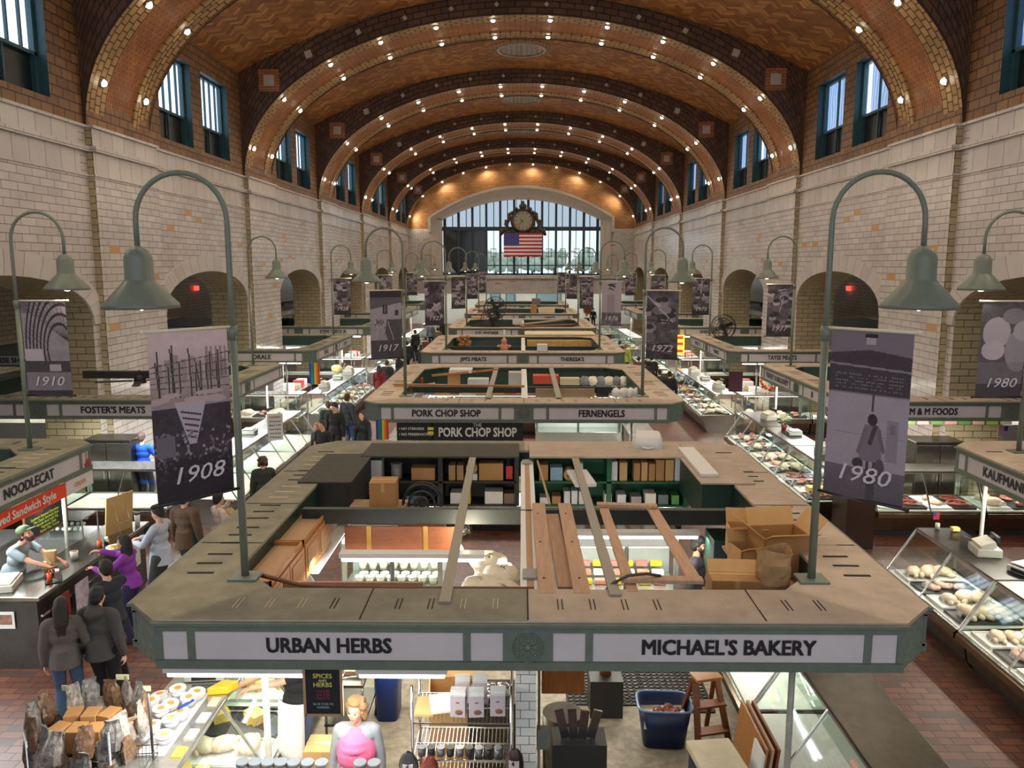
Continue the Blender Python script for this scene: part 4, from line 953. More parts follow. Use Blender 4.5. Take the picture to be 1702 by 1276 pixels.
for k in range(6):
    for cx, y0, row in ((.06, CY0[k], 'middle'), (-10.2, SY0[k], 'left'), (10.2, SY0[k], 'right')):
        m = MB(); m.box((cx, y0+3.25, .01), (6.0, 6.1, .02)); o = m.build('stall_floor', concrete); struct(o)
        if not (k == 0 and row == 'middle'):
            sgx = 1 if cx < -5 else (-1 if cx > 5 else 0)
            lt = fl_c if row == 'left' else fl_l
            if sgx:
                for i, yy in enumerate((y0+1.9, y0+4.7)): tube_light(cx+sgx*2.5, yy, PI/2, 'fluorescent light on the aisle side, %s canopy, %s row, %s one' % (pos[k], row, ['near', 'far'][i]), lt=lt, power=k < 5)
                tube_light(cx+sgx*1.5, y0+.75, 0, 'fluorescent light across the front of the %s canopy, %s row' % (pos[k], row), lt=lt, power=k < 4)
                tube_light(cx+sgx*1.9, y0+5.75, 0, 'fluorescent light across the rear of the %s canopy, %s row' % (pos[k], row), lt=lt, power=k < 3)
                fridge(cx+sgx*.9, y0+1.25, 0, 'pale two-door refrigerator before the pier, %s stall, %s row' % (pos[k], row)) if k < 4 else None
                table(cx+sgx*1.75, y0+3.3, PI/2, 2.2, 'steel worktable beside the pier in the %s stall of the %s row' % (pos[k], row)) if k < 4 else None
            else:
                for s_ in (-1, 1):
                    tube_light(cx+s_*2.45, y0+3.3, PI/2, 'fluorescent light under the %s side of the %s middle canopy' % ('left' if s_ < 0 else 'right', pos[k]), power=k < 4)
                    tube_light(cx+s_*1.5, y0+.75, 0, 'fluorescent light under the front of the %s middle canopy, %s half' % (pos[k], 'left' if s_ < 0 else 'right'), power=k < 4)
                if k < 4:
                    for s_ in (-1, 1): table(cx+s_*1.4, y0+3.0, 0, 1.8, 'steel worktable in the %s half of the %s middle stall' % ('left' if s_ < 0 else 'right', pos[k]))
# ------------------------------------------------------------------ boxes, shelves and beams
def carton(x, y, z, sx, sy, sz, rz, label, mt=None, open_=0, tape=True, group=None, rot=None):
    e = empty('cardboard_box', (x, y, z), rz, label, 'box', group); mt = mt or card
    if rot: e.rotation_euler = rot
    m = MB()
    flap1 = open_ < 0; open_ = max(0, open_)
    if flap1: f_ = MB(); f_.box((0, sy*.32, sz+sy*.12), (sx, sy*.4, .01), rot=Euler((.7, 0, 0))); f_.build('flap', card_l, e)
    if open_:
        t = .012
        m.box((0, 0, t/2), (sx, sy, t)); 
        for s_ in (-1, 1): m.box((s_*(sx-t)/2, 0, sz/2), (t, sy, sz)); m.box((0, s_*(sy-t)/2, sz/2), (sx, t, sz))
        m.build('body', mt, e)
        for i, (dx, dy, a) in enumerate(((0, -1, .5), (0, 1, -1.1), (1, 0, .9), (-1, 0, -.7))):
            if i >= open_: break
            m = MB(); L = .45*(sy if dx == 0 else sx)
            if dx == 0: m.box((0, dy*(sy/2+L/2*math.cos(a)), sz+L/2*math.sin(abs(a))), (sx, L, .01), rot=Euler((dy*abs(a), 0, 0)))
            else: m.box((dx*(sx/2+L/2*math.cos(a)), 0, sz+L/2*math.sin(abs(a))), (L, sy, .01), rot=Euler((0, -dx*abs(a), 0)))
            m.build('flap', card_l, e)
    else:
        m.box((0, 0, sz/2), (sx, sy, sz)); m.build('body', mt, e, bevel=.004)
        if tape: m = MB(); m.box((0, 0, sz+.001), (sx*1.002, .045, .003)); m.box((0, -sy/2-.001, sz*.8), (.045, .003, sz*.35)); m.build('tape', mat('brown tape', srgb(190, 160, 110), .3), e)
    return e
def simple(name, m, mt, label, cat, group=None, bevel=0, loc=None, rz=0):
    return setp(m.build(name, mt, None, bevel=bevel, loc=loc, rz=rz), label, cat, group)
# ------------------------------------------------------------------ nearest middle stall: storage seen through the open canopy
Z_ = 2.62
def bar(name, p, q, w_, h, mt, label, cat, z=Z_): 
    a, b = at(*p, z=z), at(*q, z=z); m = MB(); m.beam(a, b, w_, h); return setp(m.build(name, mt, None, bevel=.003), label, cat)
m = MB(); m.box((0.06, 9.1, 2.55), (5.3, .12, .17)); m.box((.06, 9.03, 2.64), (5.3, .02, .02)); simple('cross_beam', m, mat('black green beam', srgb(34, 40, 34), .5), 'black-green beam spanning the nearest middle canopy from side to side', 'beam')
def shelf_unit(x0, x1, y0, y1, zs, mt, topm, label, n=2):
    e = empty('storage_shelf', ((x0+x1)/2, y0, zs[0]), label=label, cat='shelf'); w_ = x1-x0; d = y1-y0; z0 = zs[0]
    m = MB(); m.box((0, d-.01, (zs[-1]-z0)/2), (w_, .02, zs[-1]-z0)); m.build('back_panel', mt, e)
    for i in range(n+1): m = MB(); m.box((-w_/2+w_*i/n, d/2, (zs[-1]-z0)/2), (.07, d, zs[-1]-z0)); m.build('upright', mt, e)
    for z in zs[:-1]: m = MB(); m.box((0, d/2, z-z0), (w_, d, .025)); m.build('shelf_board', mt, e)
    m = MB(); m.box((0, d/2+.15, zs[-1]-z0+.012), (w_+.06, d+.4, .025)); m.build('top_board', topm, e)
    return e
shelf_unit(-2.32, -.06, 11.4, 11.86, (1.96, 2.32, 2.7), shelf_k, shelf_top, 'black storage shelf at the rear left of the nearest middle stall')
shelf_unit(.16, 2.45, 11.4, 11.86, (1.96, 2.32, 2.7), bgreen, roof_tan, 'bright green storage shelf at the rear right of the nearest middle stall')
m = MB(); m.box((1.3, 11.38, 1.86), (2.3, .03, .16)); simple('orange_board', m, orange_b, 'orange board below the bright green shelf', 'board')
for sx, mt, tp, wd, nm in ((-1, shelf_k, shelf_top, -2.55, 'black'), (1, dgreen, roof_tan, 2.68, 'deep green')):
    e = empty('storage_cabinet', (wd, 10.75, 2.2), label='%s boxed cabinet hung inside the %s edge of the nearest middle canopy' % (nm, 'left' if sx < 0 else 'right'), cat='cabinet')
    m = MB(); m.box((0, 0, .24), (.66, 1.5, .5)); m.build('body', mt, e); m = MB(); m.box((0, 0, .505), (.7, 1.55, .02)); m.build('top_board', tp, e)
m = MB(); m.box((2.72, 10.2, 1.7), (.4, .5, .5)); simple('cabinet_box', m, dgreen, 'small deep green box below the hung green cabinet', 'box')
# things on the shelves
def on_shelf(name, x, z, w_, h, mt, label, cat, d=.24, group=None, kind='box', yy=11.44):
    if kind == 'box': m = MB(); m.box((0, d/2, h/2), (w_, d, h)); o = m.build(name, mt, None, bevel=.005, loc=(x, yy, z))
    elif kind == 'roll': m = MB(); m.cyl((0, 0, w_/2), (0, d, w_/2), w_/2, n=20); m.cyl((0, -.003, w_/2), (0, .01, w_/2), w_/5, n=12, m=1); o = m.build(name, [mt, slot_m], None, loc=(x, yy, z))
    else: m = MB(); m.cyl((0, d/2, 0), (0, d/2, h), w_/2, w_/2*.92, n=16); m.cyl((0, d/2, h), (0, d/2, h+.012), w_/2*1.03, n=16); o = m.build(name, mt, None, loc=(x, yy, z))
    return setp(o, label, cat, group)
S1, S2 = 2.335, 1.975
wbox = mat('white printed box', srgb(212, 212, 208), .6, vary=.08, scale=20)
on_shelf('tall_white_container', -2.15, S1, .17, .3, wbox, 'tall white container leftmost on the black shelf', 'container')
on_shelf('plastic_tub', -1.86, S1, .17, .22, mat('grey translucent tub', srgb(150, 146, 142), .4), 'grey round tub beside the tall white container', 'tub', kind='cyl')
on_shelf('cardboard_box', -1.45, S1, .35, .19, card, 'low cardboard box centred on the upper left black shelf', 'box')
for i, x in enumerate((-1.02, -.9)): on_shelf('paper_stack', x, S1, .1, .23, mat('tan paper sleeve', srgb(168, 134, 92), .8), 'tan paper sleeve on the black shelf, %s of two' % ordn[i], 'paper', group='tan paper sleeves')
on_shelf('white_carton', -.73, S1, .17, .1, wbox, 'small white carton under the paper roll', 'box'); on_shelf('paper_roll', -.73, S1+.1, .17, 1, mat('brown paper roll', srgb(176, 138, 98), .8), 'brown paper roll on the black shelf', 'roll', kind='roll', d=.3)
on_shelf('cardboard_box', -.44, S1, .36, .26, card, 'wide cardboard box right of the paper roll on the black shelf', 'box')
on_shelf('printed_card', -.17, S1+.02, .1, .2, mat('red printed card', srgb(190, 48, 36), .6), 'red printed card at the right end of the black shelf', 'card', d=.02)
for i, (x, w_, h, c) in enumerate(((-1.95, .2, .1, (120, 124, 120)), (-1.6, .22, .12, (70, 98, 104)), (-1.2, .07, .12, (206, 206, 200)), (-.95, .2, .17, (204, 200, 196)), (-.78, .06, .22, (206, 196, 50)), (-.4, .27, .19, (218, 212, 200)), (-.14, .22, .16, (120, 100, 78)))): on_shelf('supply_pack', x, S2, w_, h, mat('pack %d' % i, srgb(*c), .6, vary=.1), 'supply pack on the lower black shelf, %s from the left' % ordn[i], 'pack', group='packs on the lower black shelf')
on_shelf('box_row', .34, S1, .13, .24, card, 'narrow cardboard box at the left end of the green shelf', 'box'); on_shelf('blue_white_pack', .53, S1, .18, .2, mat('blue white pack', srgb(140, 176, 190), .5, vary=.2, scale=20), 'pale blue pack beside the paper roll on the green shelf', 'pack'); on_shelf('paper_roll', .72, S1, .17, 1, mat('brown paper roll', (0, 0, 0)), 'brown paper roll on the green shelf', 'roll', kind='roll', d=.3)
for i, (x, w_, h, mt) in enumerate(((.87, .11, .26, wbox), (1.38, .11, .29, wbox), (1.52, .12, .28, card_l), (1.72, .1, .27, card), (1.83, .1, .28, card_l), (1.94, .1, .26, card), (2.06, .13, .32, card), (2.2, .13, .32, card_l), (2.33, .11, .34, wbox))): on_shelf('upright_carton', x, S1, w_-.008, h, mt, 'upright carton on the upper green shelf, %s from the left' % ordn[i], 'box', group='upright cartons on the green shelf')
for i, (x, w_, h, mt) in enumerate(((.36, .16, .1, wbox), (.53, .14, .12, card), (.69, .1, .2, wbox), (.8, .1, .21, wbox), (.91, .1, .2, wbox), (1.3, .12, .16, mat('cream tub', srgb(226, 214, 184), .5)), (1.5, .14, .15, wbox), (1.72, .16, .12, mat('folded towels', srgb(170, 160, 150), .9)), (1.93, .17, .17, plastic_w), (2.12, .16, .15, mat('grey sleeves', srgb(104, 116, 110), .6)), (2.3, .12, .14, mat('green bag', srgb(90, 150, 60), .5)))): on_shelf('small_supply_box', x, S2, w_-.01, h, mt, 'small supply box on the lower green shelf, %s from the left' % ordn[i], 'box', group='small boxes on the lower green shelf')
# white trough, strips and planks over the stall
e = empty('light_trough', (.08, 9.0, 2.6), label='long white trough with wooden core down the middle of the nearest canopy', cat='light fitting')
m = MB(); m.box((-.05, 0, 0), (.06, 4.8, .09)); m.box((.07, 0, 0), (.06, 4.8, .09)); m.build('trough_side', white_p, e, bevel=.01); m = MB(); m.box((.01, 0, .01), (.06, 4.7, .06)); m.build('wooden_core', wood_t, e)
for y in (-1.95, 2.3): m = MB(); m.box((.01, y, .04), (.14, .22, .05)); m.build('end_socket', mat('grey clamp', srgb(150, 146, 138), .5), e)
bar('metal_strip', (786, 758), (739, 1002), .1, .03, mat('dusty metal strip', srgb(150, 144, 128), .5, .3), 'dusty metal strip running left of the white trough', 'strip', 2.7)
bar('metal_strip', (955, 758), (1023, 990), .1, .03, mat('dusty metal strip', (0, 0, 0)), 'dusty metal strip running right of the white trough', 'strip', 2.7)
bar('wooden_stick', (893, 765), (914, 838), .025, .02, wood_t, 'thin wooden stick leaning over the green shelf', 'stick', 2.66)
p = at(966, 800, z=2.5); m = MB(); m.box((0, 0, 0), (.3, .75, .06)); simple('white_light', m, white_p, 'white light panel before the bright green shelf', 'light panel', bevel=.02, loc=(p.x, p.y, 2.55), rz=.1)
for i, (a, b, w_, zz) in enumerate((((895, 838), (910, 988), .15, 2.68), ((938, 838), (968, 988), .15, 2.68), ((918, 856), (940, 978), .14, 2.6), ((1003, 843), (1052, 985), .1, 2.68), ((1083, 843), (1155, 965), .12, 2.68), ((992, 838), (1092, 841), .1, 2.72), ((1032, 962), (1168, 964), .11, 2.72))):
    bar('salmon_plank', a, b, w_, .035, plank, ['wide plank nearest the white trough', 'wide plank with drilled holes, second from the trough', 'short plank wedged between the two wide planks', 'plank forming the left side of the wooden frame', 'plank forming the right side of the wooden frame', 'short plank closing the far end of the wooden frame', 'plank closing the near end of the wooden frame'][i], 'plank', zz)
m = MB()
for u, v in ((894, 853), (898, 900), (904, 960), (940, 853), (951, 900), (963, 960)): q = at(u, v, z=2.7); m.cyl((q.x, q.y, 2.698), (q.x, q.y, 2.704), .012, n=8)
simple('plank_screws', m, ink, 'dark screw heads on the two wide planks', 'screws', None)['kind'] = 'stuff'
m = MB(); pts = [at(u, v, z=zz) for u, v, zz in ((1003, 985, 2.66), (1020, 968, 2.72), (1045, 956, 2.78), (1075, 953, 2.78), (1098, 957, 2.74))]; m.tube(pts, .014, 8); simple('black_cable', m, mat('grey cable', srgb(70, 66, 64), .5), 'dark cable curving over the wooden frame', 'cable')
m = MB(); m.tube([at(424, 953, z=2.66), at(500, 972, z=2.66), at(560, 976, z=2.66)], .022, 8); m.tube([at(560, 976, z=2.66), at(888, 978, z=2.66)], .018, 8); simple('wooden_pole', m, mat('brown pole', srgb(128, 84, 56), .5), 'thin brown pole lying behind the front of the nearest canopy', 'pole')
m = MB(); m.box((-1.55, 6.74, 2.5), (1.3, .03, .2)); m.box((-1.55, 6.86, 2.41), (1.3, .24, .02)); m.box((-1.55, 6.98, 2.5), (1.3, .03, .2)); simple('wooden_tray', m, plank, 'shallow salmon wooden tray behind the URBAN HERBS fascia', 'tray')
# oak cabinets
for i, (yc, L) in enumerate(((8.75, 1.15), (7.6, 1.1))):
    e = empty('oak_cabinet', (-2.52, yc, 2.12), label='golden oak cabinet hung on the left, %s of the two' % ('farther' if i == 0 else 'nearer'), cat='cabinet', group='golden oak cabinets')
    m = MB(); m.box((0, 0, .2), (.36, L, .4)); m.build('carcass', wood_y, e); m = MB(); m.box((0, 0, .385), (.34, L-.06, .01)); 
    m = MB(); m.box((0, 0, .405), (.33, L-.05, .006)); m.build('recessed_top', wood_t, e)
    m = MB()
    for sx in (-1, 1): m.box((sx*.175, 0, .425), (.02, L, .05))
    for sy in (-1, 1): m.box((0, sy*(L/2-.01), .425), (.37, .02, .05))
    m.build('top_rim', wood_y, e)
    for s_ in (-1, 1):
        m = MB(); m.box((.19, s_*L/4, .2), (.02, L/2-.02, .38)); m.box((.203, s_*L/4, .2), (.012, L/2-.14, .27)); d = m.build('door', wood_y, e, bevel=.004)
        m = MB(); m.ball((.215, s_*.06, .08), .012, n=8); m.build('knob', chrome, d)
e = empty('plywood_valance', (-1.42, 9.0, 2.12), label='reddish plywood board with two brass straps hung from the beam', cat='board'); m = MB(); m.box((0, 0, .15), (1.32, .02, .36)); m.build('board', wood_d, e)
for x in (-.37, .3): m = MB(); m.box((x, -.016, .15), (.055, .01, .38)); [m.cyl((x, -.024, z), (x, -.018, z), .01, n=8) for z in (.02, .28)]; m.build('brass_strap', mat('brass strap', srgb(170, 130, 60), .4, .6), e)
# boxes in the right half
m = MB(); m.prism([(1.76, 6.7), (2.95, 6.7), (2.95, 8.5), (2.24, 8.5), (2.24, 7.35), (1.76, 7.35)], 2.388, 2.412); simple('plywood_platform', m, wood_t, 'plywood platform carrying the cardboard boxes and paper bag', 'platform')
carton(2.0, 7.12, 2.415, .46, .34, .22, -.06, 'cardboard box with open flap in front of the black-capped worker', card, -1)
carton(2.62, 7.75, 2.415, .5, .42, .42, .12, 'large open cardboard box behind the tall paper bag', card, 4)
carton(2.42, 8.25, 2.415, .36, .34, .3, -.1, 'open cardboard box with standing flap nearest the beam', card_l, 3)
carton(2.3, 7.78, 2.415, .26, .3, .26, .2, 'small open cardboard box beside the paper bag', card_l, 2)
e = empty('paper_sack', (2.33, 7.02, 2.415), .1, 'tall crumpled kraft paper sack standing open among the boxes', 'bag')
random.seed(3); m = MB(); rings = []
for j in range(9): z = .5*j/8; rings.append([Vector(((.15+.012*math.sin(j*1.7))*(abs(math.cos(a))**.6)*(1 if math.cos(a) > 0 else -1)+random.uniform(-.008, .008), (.1+.008*math.cos(j*2.1))*(abs(math.sin(a))**.6)*(1 if math.sin(a) > 0 else -1)+random.uniform(-.008, .008), z+(.03*math.sin(a*2) if j == 8 else 0))) for a in [2*PI*i/20 for i in range(20)]])
m.loft(rings, 0, False, False); m.face(rings[0]); o = m.build('sack_body', paperbag, e); q = o.modifiers.new('t', 'SOLIDIFY'); q.thickness = .004
p = at(1118, 740, z=2.7); 
e = empty('plastic_tote', (1.98, 12.15, 2.7), -.15, 'white translucent plastic tote on the rear of the nearest middle canopy', 'tote')
m = MB(); rr = lambda a, b, z: [Vector((a*(abs(math.cos(t))**.4)*(1 if math.cos(t) > 0 else -1), b*(abs(math.sin(t))**.4)*(1 if math.sin(t) > 0 else -1), z)) for t in [2*PI*i/28 for i in range(28)]]
m.loft([rr(.24, .3, 0), rr(.25, .32, .02), rr(.2, .27, .17), rr(.18, .25, .2)]); m.build('tote_body', white_p, e); m = MB(); m.tube([(-.1, -.3, .05), (0, -.36, .04), (.1, -.3, .05)], .02, 6); m.build('handle', white_p, e)
q1, q2 = at(1140, 745, z=2.74), at(1180, 790, z=2.74); m = MB(); m.beam(q1, q2, .24, .05); simple('white_light_box', m, white_p, 'long white box lying on the deep green cabinet', 'box', bevel=.01)
# black fan ring, box and bulb
e = empty('floor_fan', (-1.28, 10.0, 2.19), label='black round fan below the black shelf', cat='fan'); m = MB()
for rr_, yy in ((.25, -.05), (.25, .05), (.17, -.08), (.09, -.09)): m.tube([(rr_*math.cos(2*PI*k/24), yy, .25+rr_*math.sin(2*PI*k/24)) for k in range(25)], .014, 6)
for k in range(12): a = k*PI/6; m.tube([(.05*math.cos(a), -.09, .25+.05*math.sin(a)), (.25*math.cos(a), -.05, .25+.25*math.sin(a))], .004, 5)
m.build('fan_cage', black_p, e); m = MB(); m.cyl((0, .08, .25), (0, -.07, .25), .06, n=12); m.build('fan_motor', black_p, e)
m = MB(); m.box((-1.28, 9.98, 2.17), (.6, .5, .03)); simple('hanging_board', m, wood_d, 'brown board carrying the black round fan', 'board'); m = MB(); m.box((-1.85, 9.95, 2.4), (.72, .5, .03)); simple('hanging_board', m, wood_t, 'board carrying the square cardboard box', 'board')
carton(-1.77, 9.95, 2.415, .34, .32, .34, .05, 'square cardboard box with round stamp left of the black fan', card)
m = MB(); random.seed(5); m.box((0, 0, 0), (.42, 1.25, .12)); simple('wrapped_bundle', m, plastic_w, 'bundle wrapped in milky plastic film hanging over the left half', 'bundle', bevel=.05, loc=(-.3, 8.0, 2.12)); 
for k, (x, y) in enumerate(((-.32, 7.45), (-.42, 7.85), (-.2, 8.15), (-.36, 8.5), (-.16, 7.65))):
    m = MB(); m.ball((0, 0, 0), (.21, .27, .09), n=18, jit=.02); simple('plastic_bag', m, plastic_w, 'milky plastic bag on the wrapped bundle, %s of the five' % ordn[k], 'bag', 'milky bags on the bundle', loc=(x, y, 2.2))
m = MB(); m.ball((0, 0, 0), .055, n=14); o = simple('globe_bulb', m, emitmat('globe', (1, .9, .7), 18), 'bare lit globe bulb hanging in the left half of the nearest stall', 'bulb', loc=tuple(at(762, 912, z=2.3)))
gb = bpy.data.lights.new('globe_light', 'POINT'); gb.energy = 30; gb.color = (1, .88, .68); gb.shadow_soft_size = .06; o = bpy.data.objects.new('globe_light', gb); C.objects.link(o); o.location = at(762, 912, z=2.3)+Vector((.09, 0, .03))
m = MB(); m.lathe([(.02, .12), (.09, .08), (.1, 0), (.085, 0), (.07, .06)], n=16, caps=False); simple('lamp_reflector', m, chrome, 'chrome lamp reflector hanging above the globe bulb', 'lamp', loc=tuple(at(768, 885, z=2.35)))
# rear counter fridges of the stall
def glass_cooler(x0, x1, y, z0, z1, label, silver=False):
    e = empty('glass_cooler', ((x0+x1)/2, y, 0.02), label=label, cat='cooler'); w_ = x1-x0
    m = MB(); m.box((0, .35, z0/2), (w_, .7, z0)); m.build('base', steel_l, e, bevel=.01); m = MB(); m.box((0, .35, z1+(.1 if silver else .03)), (w_, .7, .2 if silver else .06)); m.build('top', steel_l if silver else fridge_m, e, bevel=.01)
    m = MB(); m.box((0, .69, (z0+z1)/2), (w_, .02, z1-z0)); m.build('back_panel', fridge_m, e)
    for s_ in (-1, 0, 1): m = MB(); m.box((s_*(w_/2-.03), .02, (z0+z1)/2), (.06, .05, z1-z0)); m.build('door_frame', steel_l, e)
    m = MB(); m.box((0, .0, (z0+z1)/2), (w_, .01, z1-z0)); m.build('sliding_glass', glass, e)
    m = MB(); m.box((0, .12, z1-.03), (w_-.1, .05, .03)); m.build('cooler_light', tubeC, e)
    l = bpy.data.objects.new('cooler_glow', clight); C.objects.link(l); l.location = ((x0+x1)/2, y+.2, z1-.06)
    return e
glass_cooler(-2.5, -1.1, 10.6, .98, 1.62, 'white glass-front cooler with lidded tubs, rear left of the nearest stall')
glass_cooler(.75, 2.2, 10.6, .98, 1.6, 'silver-topped cooler with packaged meats, rear right of the nearest stall', True)
tub_b = mat('clear deli tub', srgb(196, 186, 160), .4, vary=.15); tub_l = mat('white tub lid', srgb(232, 230, 222), .45)
e0 = empty('deli_tub', cat='tub'); m = MB(); m.cyl((0, 0, 0), (0, 0, .1), .05, .06, 16); m.build('tub', tub_b, e0); m = MB(); m.cyl((0, 0, .1), (0, 0, .112), .064, n=16); m.build('lid', tub_l, e0)
n = 0
for r in range(4):
    for c in range(8):
        if r == 3 and c > 4: continue
        o = e0 if n == 0 else copy_thing(e0); o.location = (-2.3+c*.15+(.04 if r % 2 else 0), 10.78+r*.13, 1.0+(.11*(r//2))); setp(o, 'white-lidded deli tub in the glass cooler behind the left half', 'tub', 'deli tubs in the left cooler'); n += 1
for r in range(3):
    for c in range(6):
        m = MB(); m.box((0, 0, .04), (.17, .1, .07)); simple('meat_package', m, [mat('yellow label pack', srgb(226, 180, 40), .5), meat_r, mat('pink pack', srgb(214, 120, 110), .4, vary=.2, scale=20), foam][(r+c*2) % 4], 'wrapped meat package in the silver-topped cooler, row %s, %s from the left' % (ordn[r], ordn[c]), 'package', 'meat packages in the silver cooler', bevel=.01, loc=(.93+c*.21, 10.8+r*.17, 1.0+.07*r))
# side counters of the nearest stall
for i, yy in enumerate((7.15, 9.35)):
    M = put_case(-2.92, yy, PI/2, caseA, 'steel-topped glass case at the left of the nearest stall, %s unit' % ['near', 'far'][i]); 
    fill(M, PI/2, ['cheese_wedge', 'cheese_wedge', 'chicken'], 'nearest stall left case, %s unit' % ['near', 'far'][i], 4, 3)
    M = put_case(2.98, yy, -PI/2, caseB, 'steel-topped glass case at the right of the nearest stall, %s unit' % ['near', 'far'][i], light=i == 1)
M0 = Matrix.Identity(4)
for i in range(7):
    y = 6.35+i*.27; m = MB(); m.box((0, 0, 0), (.09, .15, .012)); simple('price_tag', m, [paper_w, mat('pale tag', srgb(206, 198, 180), .7), mat('yellow tag', srgb(236, 220, 60), .7)][2 if i == 0 else i % 2], 'price tag on the left case edge, %s from the front' % ordn[i], 'price tag', 'price tags on the left case', loc=(-2.98, y, 1.292))
e0 = empty('dessert_cup', cat='cup'); m = MB(); m.cyl((0, 0, 0), (0, 0, .07), .06, .072, 18); m.build('cup_body', mat('frosted cup', srgb(214, 214, 222), .3), e0); m = MB(); m.cyl((0, 0, .07), (0, 0, .085), .078, n=18); m.build('lid', tub_l, e0); m = MB(); m.cyl((0, 0, .0852), (0, 0, .0872), .034, n=9); m.build('printed_emblem', mat('orange emblem', srgb(226, 158, 74), .6), e0)
n = 0
for c in range(3):
    for r in range(5):
        o = e0 if n == 0 else copy_thing(e0); o.location = (-3.5+c*.165, 6.42+r*.18+c*.03, 1.3+(.05 if (r+c) % 2 else 0)); o.rotation_euler = (random.uniform(-.15, .15), random.uniform(-.15, .15), 0)
        setp(o, 'white-lidded dessert cup with orange emblem, row %s, %s from the front' % (ordn[c], ordn[r]), 'cup', 'dessert cups on the steel counter'); n += 1
m = MB(); m.box((-3.34, 6.8, 1.292), (.5, 1.02, .012)); simple('paper_liner', m, paper_w, 'white paper liner beneath the dessert cups', 'paper')
def scale_(x, y, z, rz, label, w_=.34):
    e = empty('weighing_scale', (x, y, z), rz, label, 'scale', 'weighing scales on the counters'); m = MB(); m.box((0, 0, .05), (w_, w_*.95, .09)); m.build('body', mat('scale body', srgb(200, 202, 192), .45), e, bevel=.015)
    m = MB(); m.box((0, .02, .115), (w_*.95, w_*.8, .015)); m.build('weighing_plate', steel_l, e, bevel=.006); m = MB(); m.box((0, -w_*.48, .05), (w_*.6, .012, .05)); m.build('display', black_p, e); return e
e = scale_(-3.25, 7.72, 1.285, .1, 'white weighing scale with round pan behind the dessert cups', .4); m = MB(); m.cyl((-.06, .08, .13), (-.06, .08, .15), .15, n=24); m.build('round_pan', white_p, e); m = MB(); [m.box((.1+.05*i, -.06+.06*j, .125), (.04, .05, .02)) for i in range(2) for j in range(3)]; m.build('key_pad', dark_fr, e)
m = MB(); m.prism([(0, 0), (.2, .03), (.26, .16), (.1, .17)], 0, .08); simple('wrapped_cheese', m, mat('bright yellow cheese', srgb(236, 196, 50), .45, vary=.1), 'bright yellow wrapped cheese being wrapped beside the scale', 'cheese', bevel=.01, loc=(-3.1, 7.28, 1.285))
e = empty('spreading_knife', (-3.2, 6.85, 1.4), .9, 'blue-handled serving knife lying on the dessert cups', 'knife'); m = MB(); m.beam((0, 0, 0), (.16, 0, .02), .022, .016); m.build('handle', mat('blue handle', srgb(36, 70, 170), .4), e); m = MB(); m.beam((-.16, 0, -.01), (0, 0, 0), .018, .004); m.build('blade', chrome, e)
m = MB(); m.box((-1.3, 6.2, .56), (2.3, .32, 1.12)); simple('front_counter', m, mat('pale laminate', srgb(206, 204, 196), .4), 'pale front counter carrying the spice jars', 'counter')
e0 = empty('spice_jar', cat='jar'); m = MB(); m.cyl((0, 0, 0), (0, 0, .15), .052, n=16); m.build('glass_body', mat('jar glass tan', srgb(150, 130, 100), .2, vary=.3), e0); m = MB(); m.cyl((0, 0, .15), (0, 0, .175), .056, n=16); m.build('lid', mat('grey jar lid', srgb(92, 98, 104), .4), e0)
for i, x in enumerate((-2.36, -2.25, -2.14, -2.03, -1.92, -1.8, -1.68, -1.35, -1.23)): o = e0 if i == 0 else copy_thing(e0); o.location = (x-.02, 6.22, 1.125); setp(o, 'grey-lidded spice jar on the front counter, %s from the left' % ordn[i], 'jar', 'spice jars on the front counter')
# chalkboard
e = empty('chalkboard', (-1.62, 6.06, 1.83), label='small chalkboard reading SPICES AND HERBS hanging under the fascia', cat='chalkboard'); m = MB(); m.box((0, 0, .22), (.3, .012, .42)); m.build('slate', mat('slate', (.012, .012, .013), .7), e)
m = MB(); [m.box((sx*.152, 0, .22), (.022, .022, .46)) for sx in (-1, 1)]; [m.box((0, 0, .22+sz*.219), (.3, .022, .022)) for sz in (-1, 1)]; m.build('wooden_frame', wood_t, e)
chk = mat('yellow chalk', srgb(220, 214, 120), .8); chp = mat('pink chalk', srgb(150, 60, 86), .8); chb = mat('blue chalk', srgb(150, 176, 196), .8)
for t_, z, mt, sz in (('SPICES', .345, chk, .055), ('AND', .305, chk, .032), ('HERBS', .268, chk, .055), ('1oz 2.00', .213, chp, .032), ('2oz 3.50', .183, chp, .032), ('4oz 6.75', .153, chp, .032), ('BLUE STAR MS', .1, chb, .026), ('MARKED', .07, chb, .026)): text(t_, sz, mt, e, (0, -.008, z), (PI/2, 0, 0), bold=.015)
for s_ in (-1.1, -.9+.9): pass
tube_light(-2.2, 6.16, 0, 'bright fluorescent strip under the URBAN HERBS fascia, left of the chalkboard', 1.5, 2.16); tube_light(-.98, 6.16, 0, 'short fluorescent strip under the URBAN HERBS fascia, right of the chalkboard', .75, 2.16, power=False)
tube_light(-2.35, 9.4, PI/2, 'fluorescent light below the hung oak cabinets', 1.6, 2.05); tube_light(-1.2, 8.4, 0, 'fluorescent light below the wooden tray and pole', 1.6, 2.3); tube_light(1.5, 10.3, 0, 'fluorescent light before the green shelf', 1.8, 1.9)
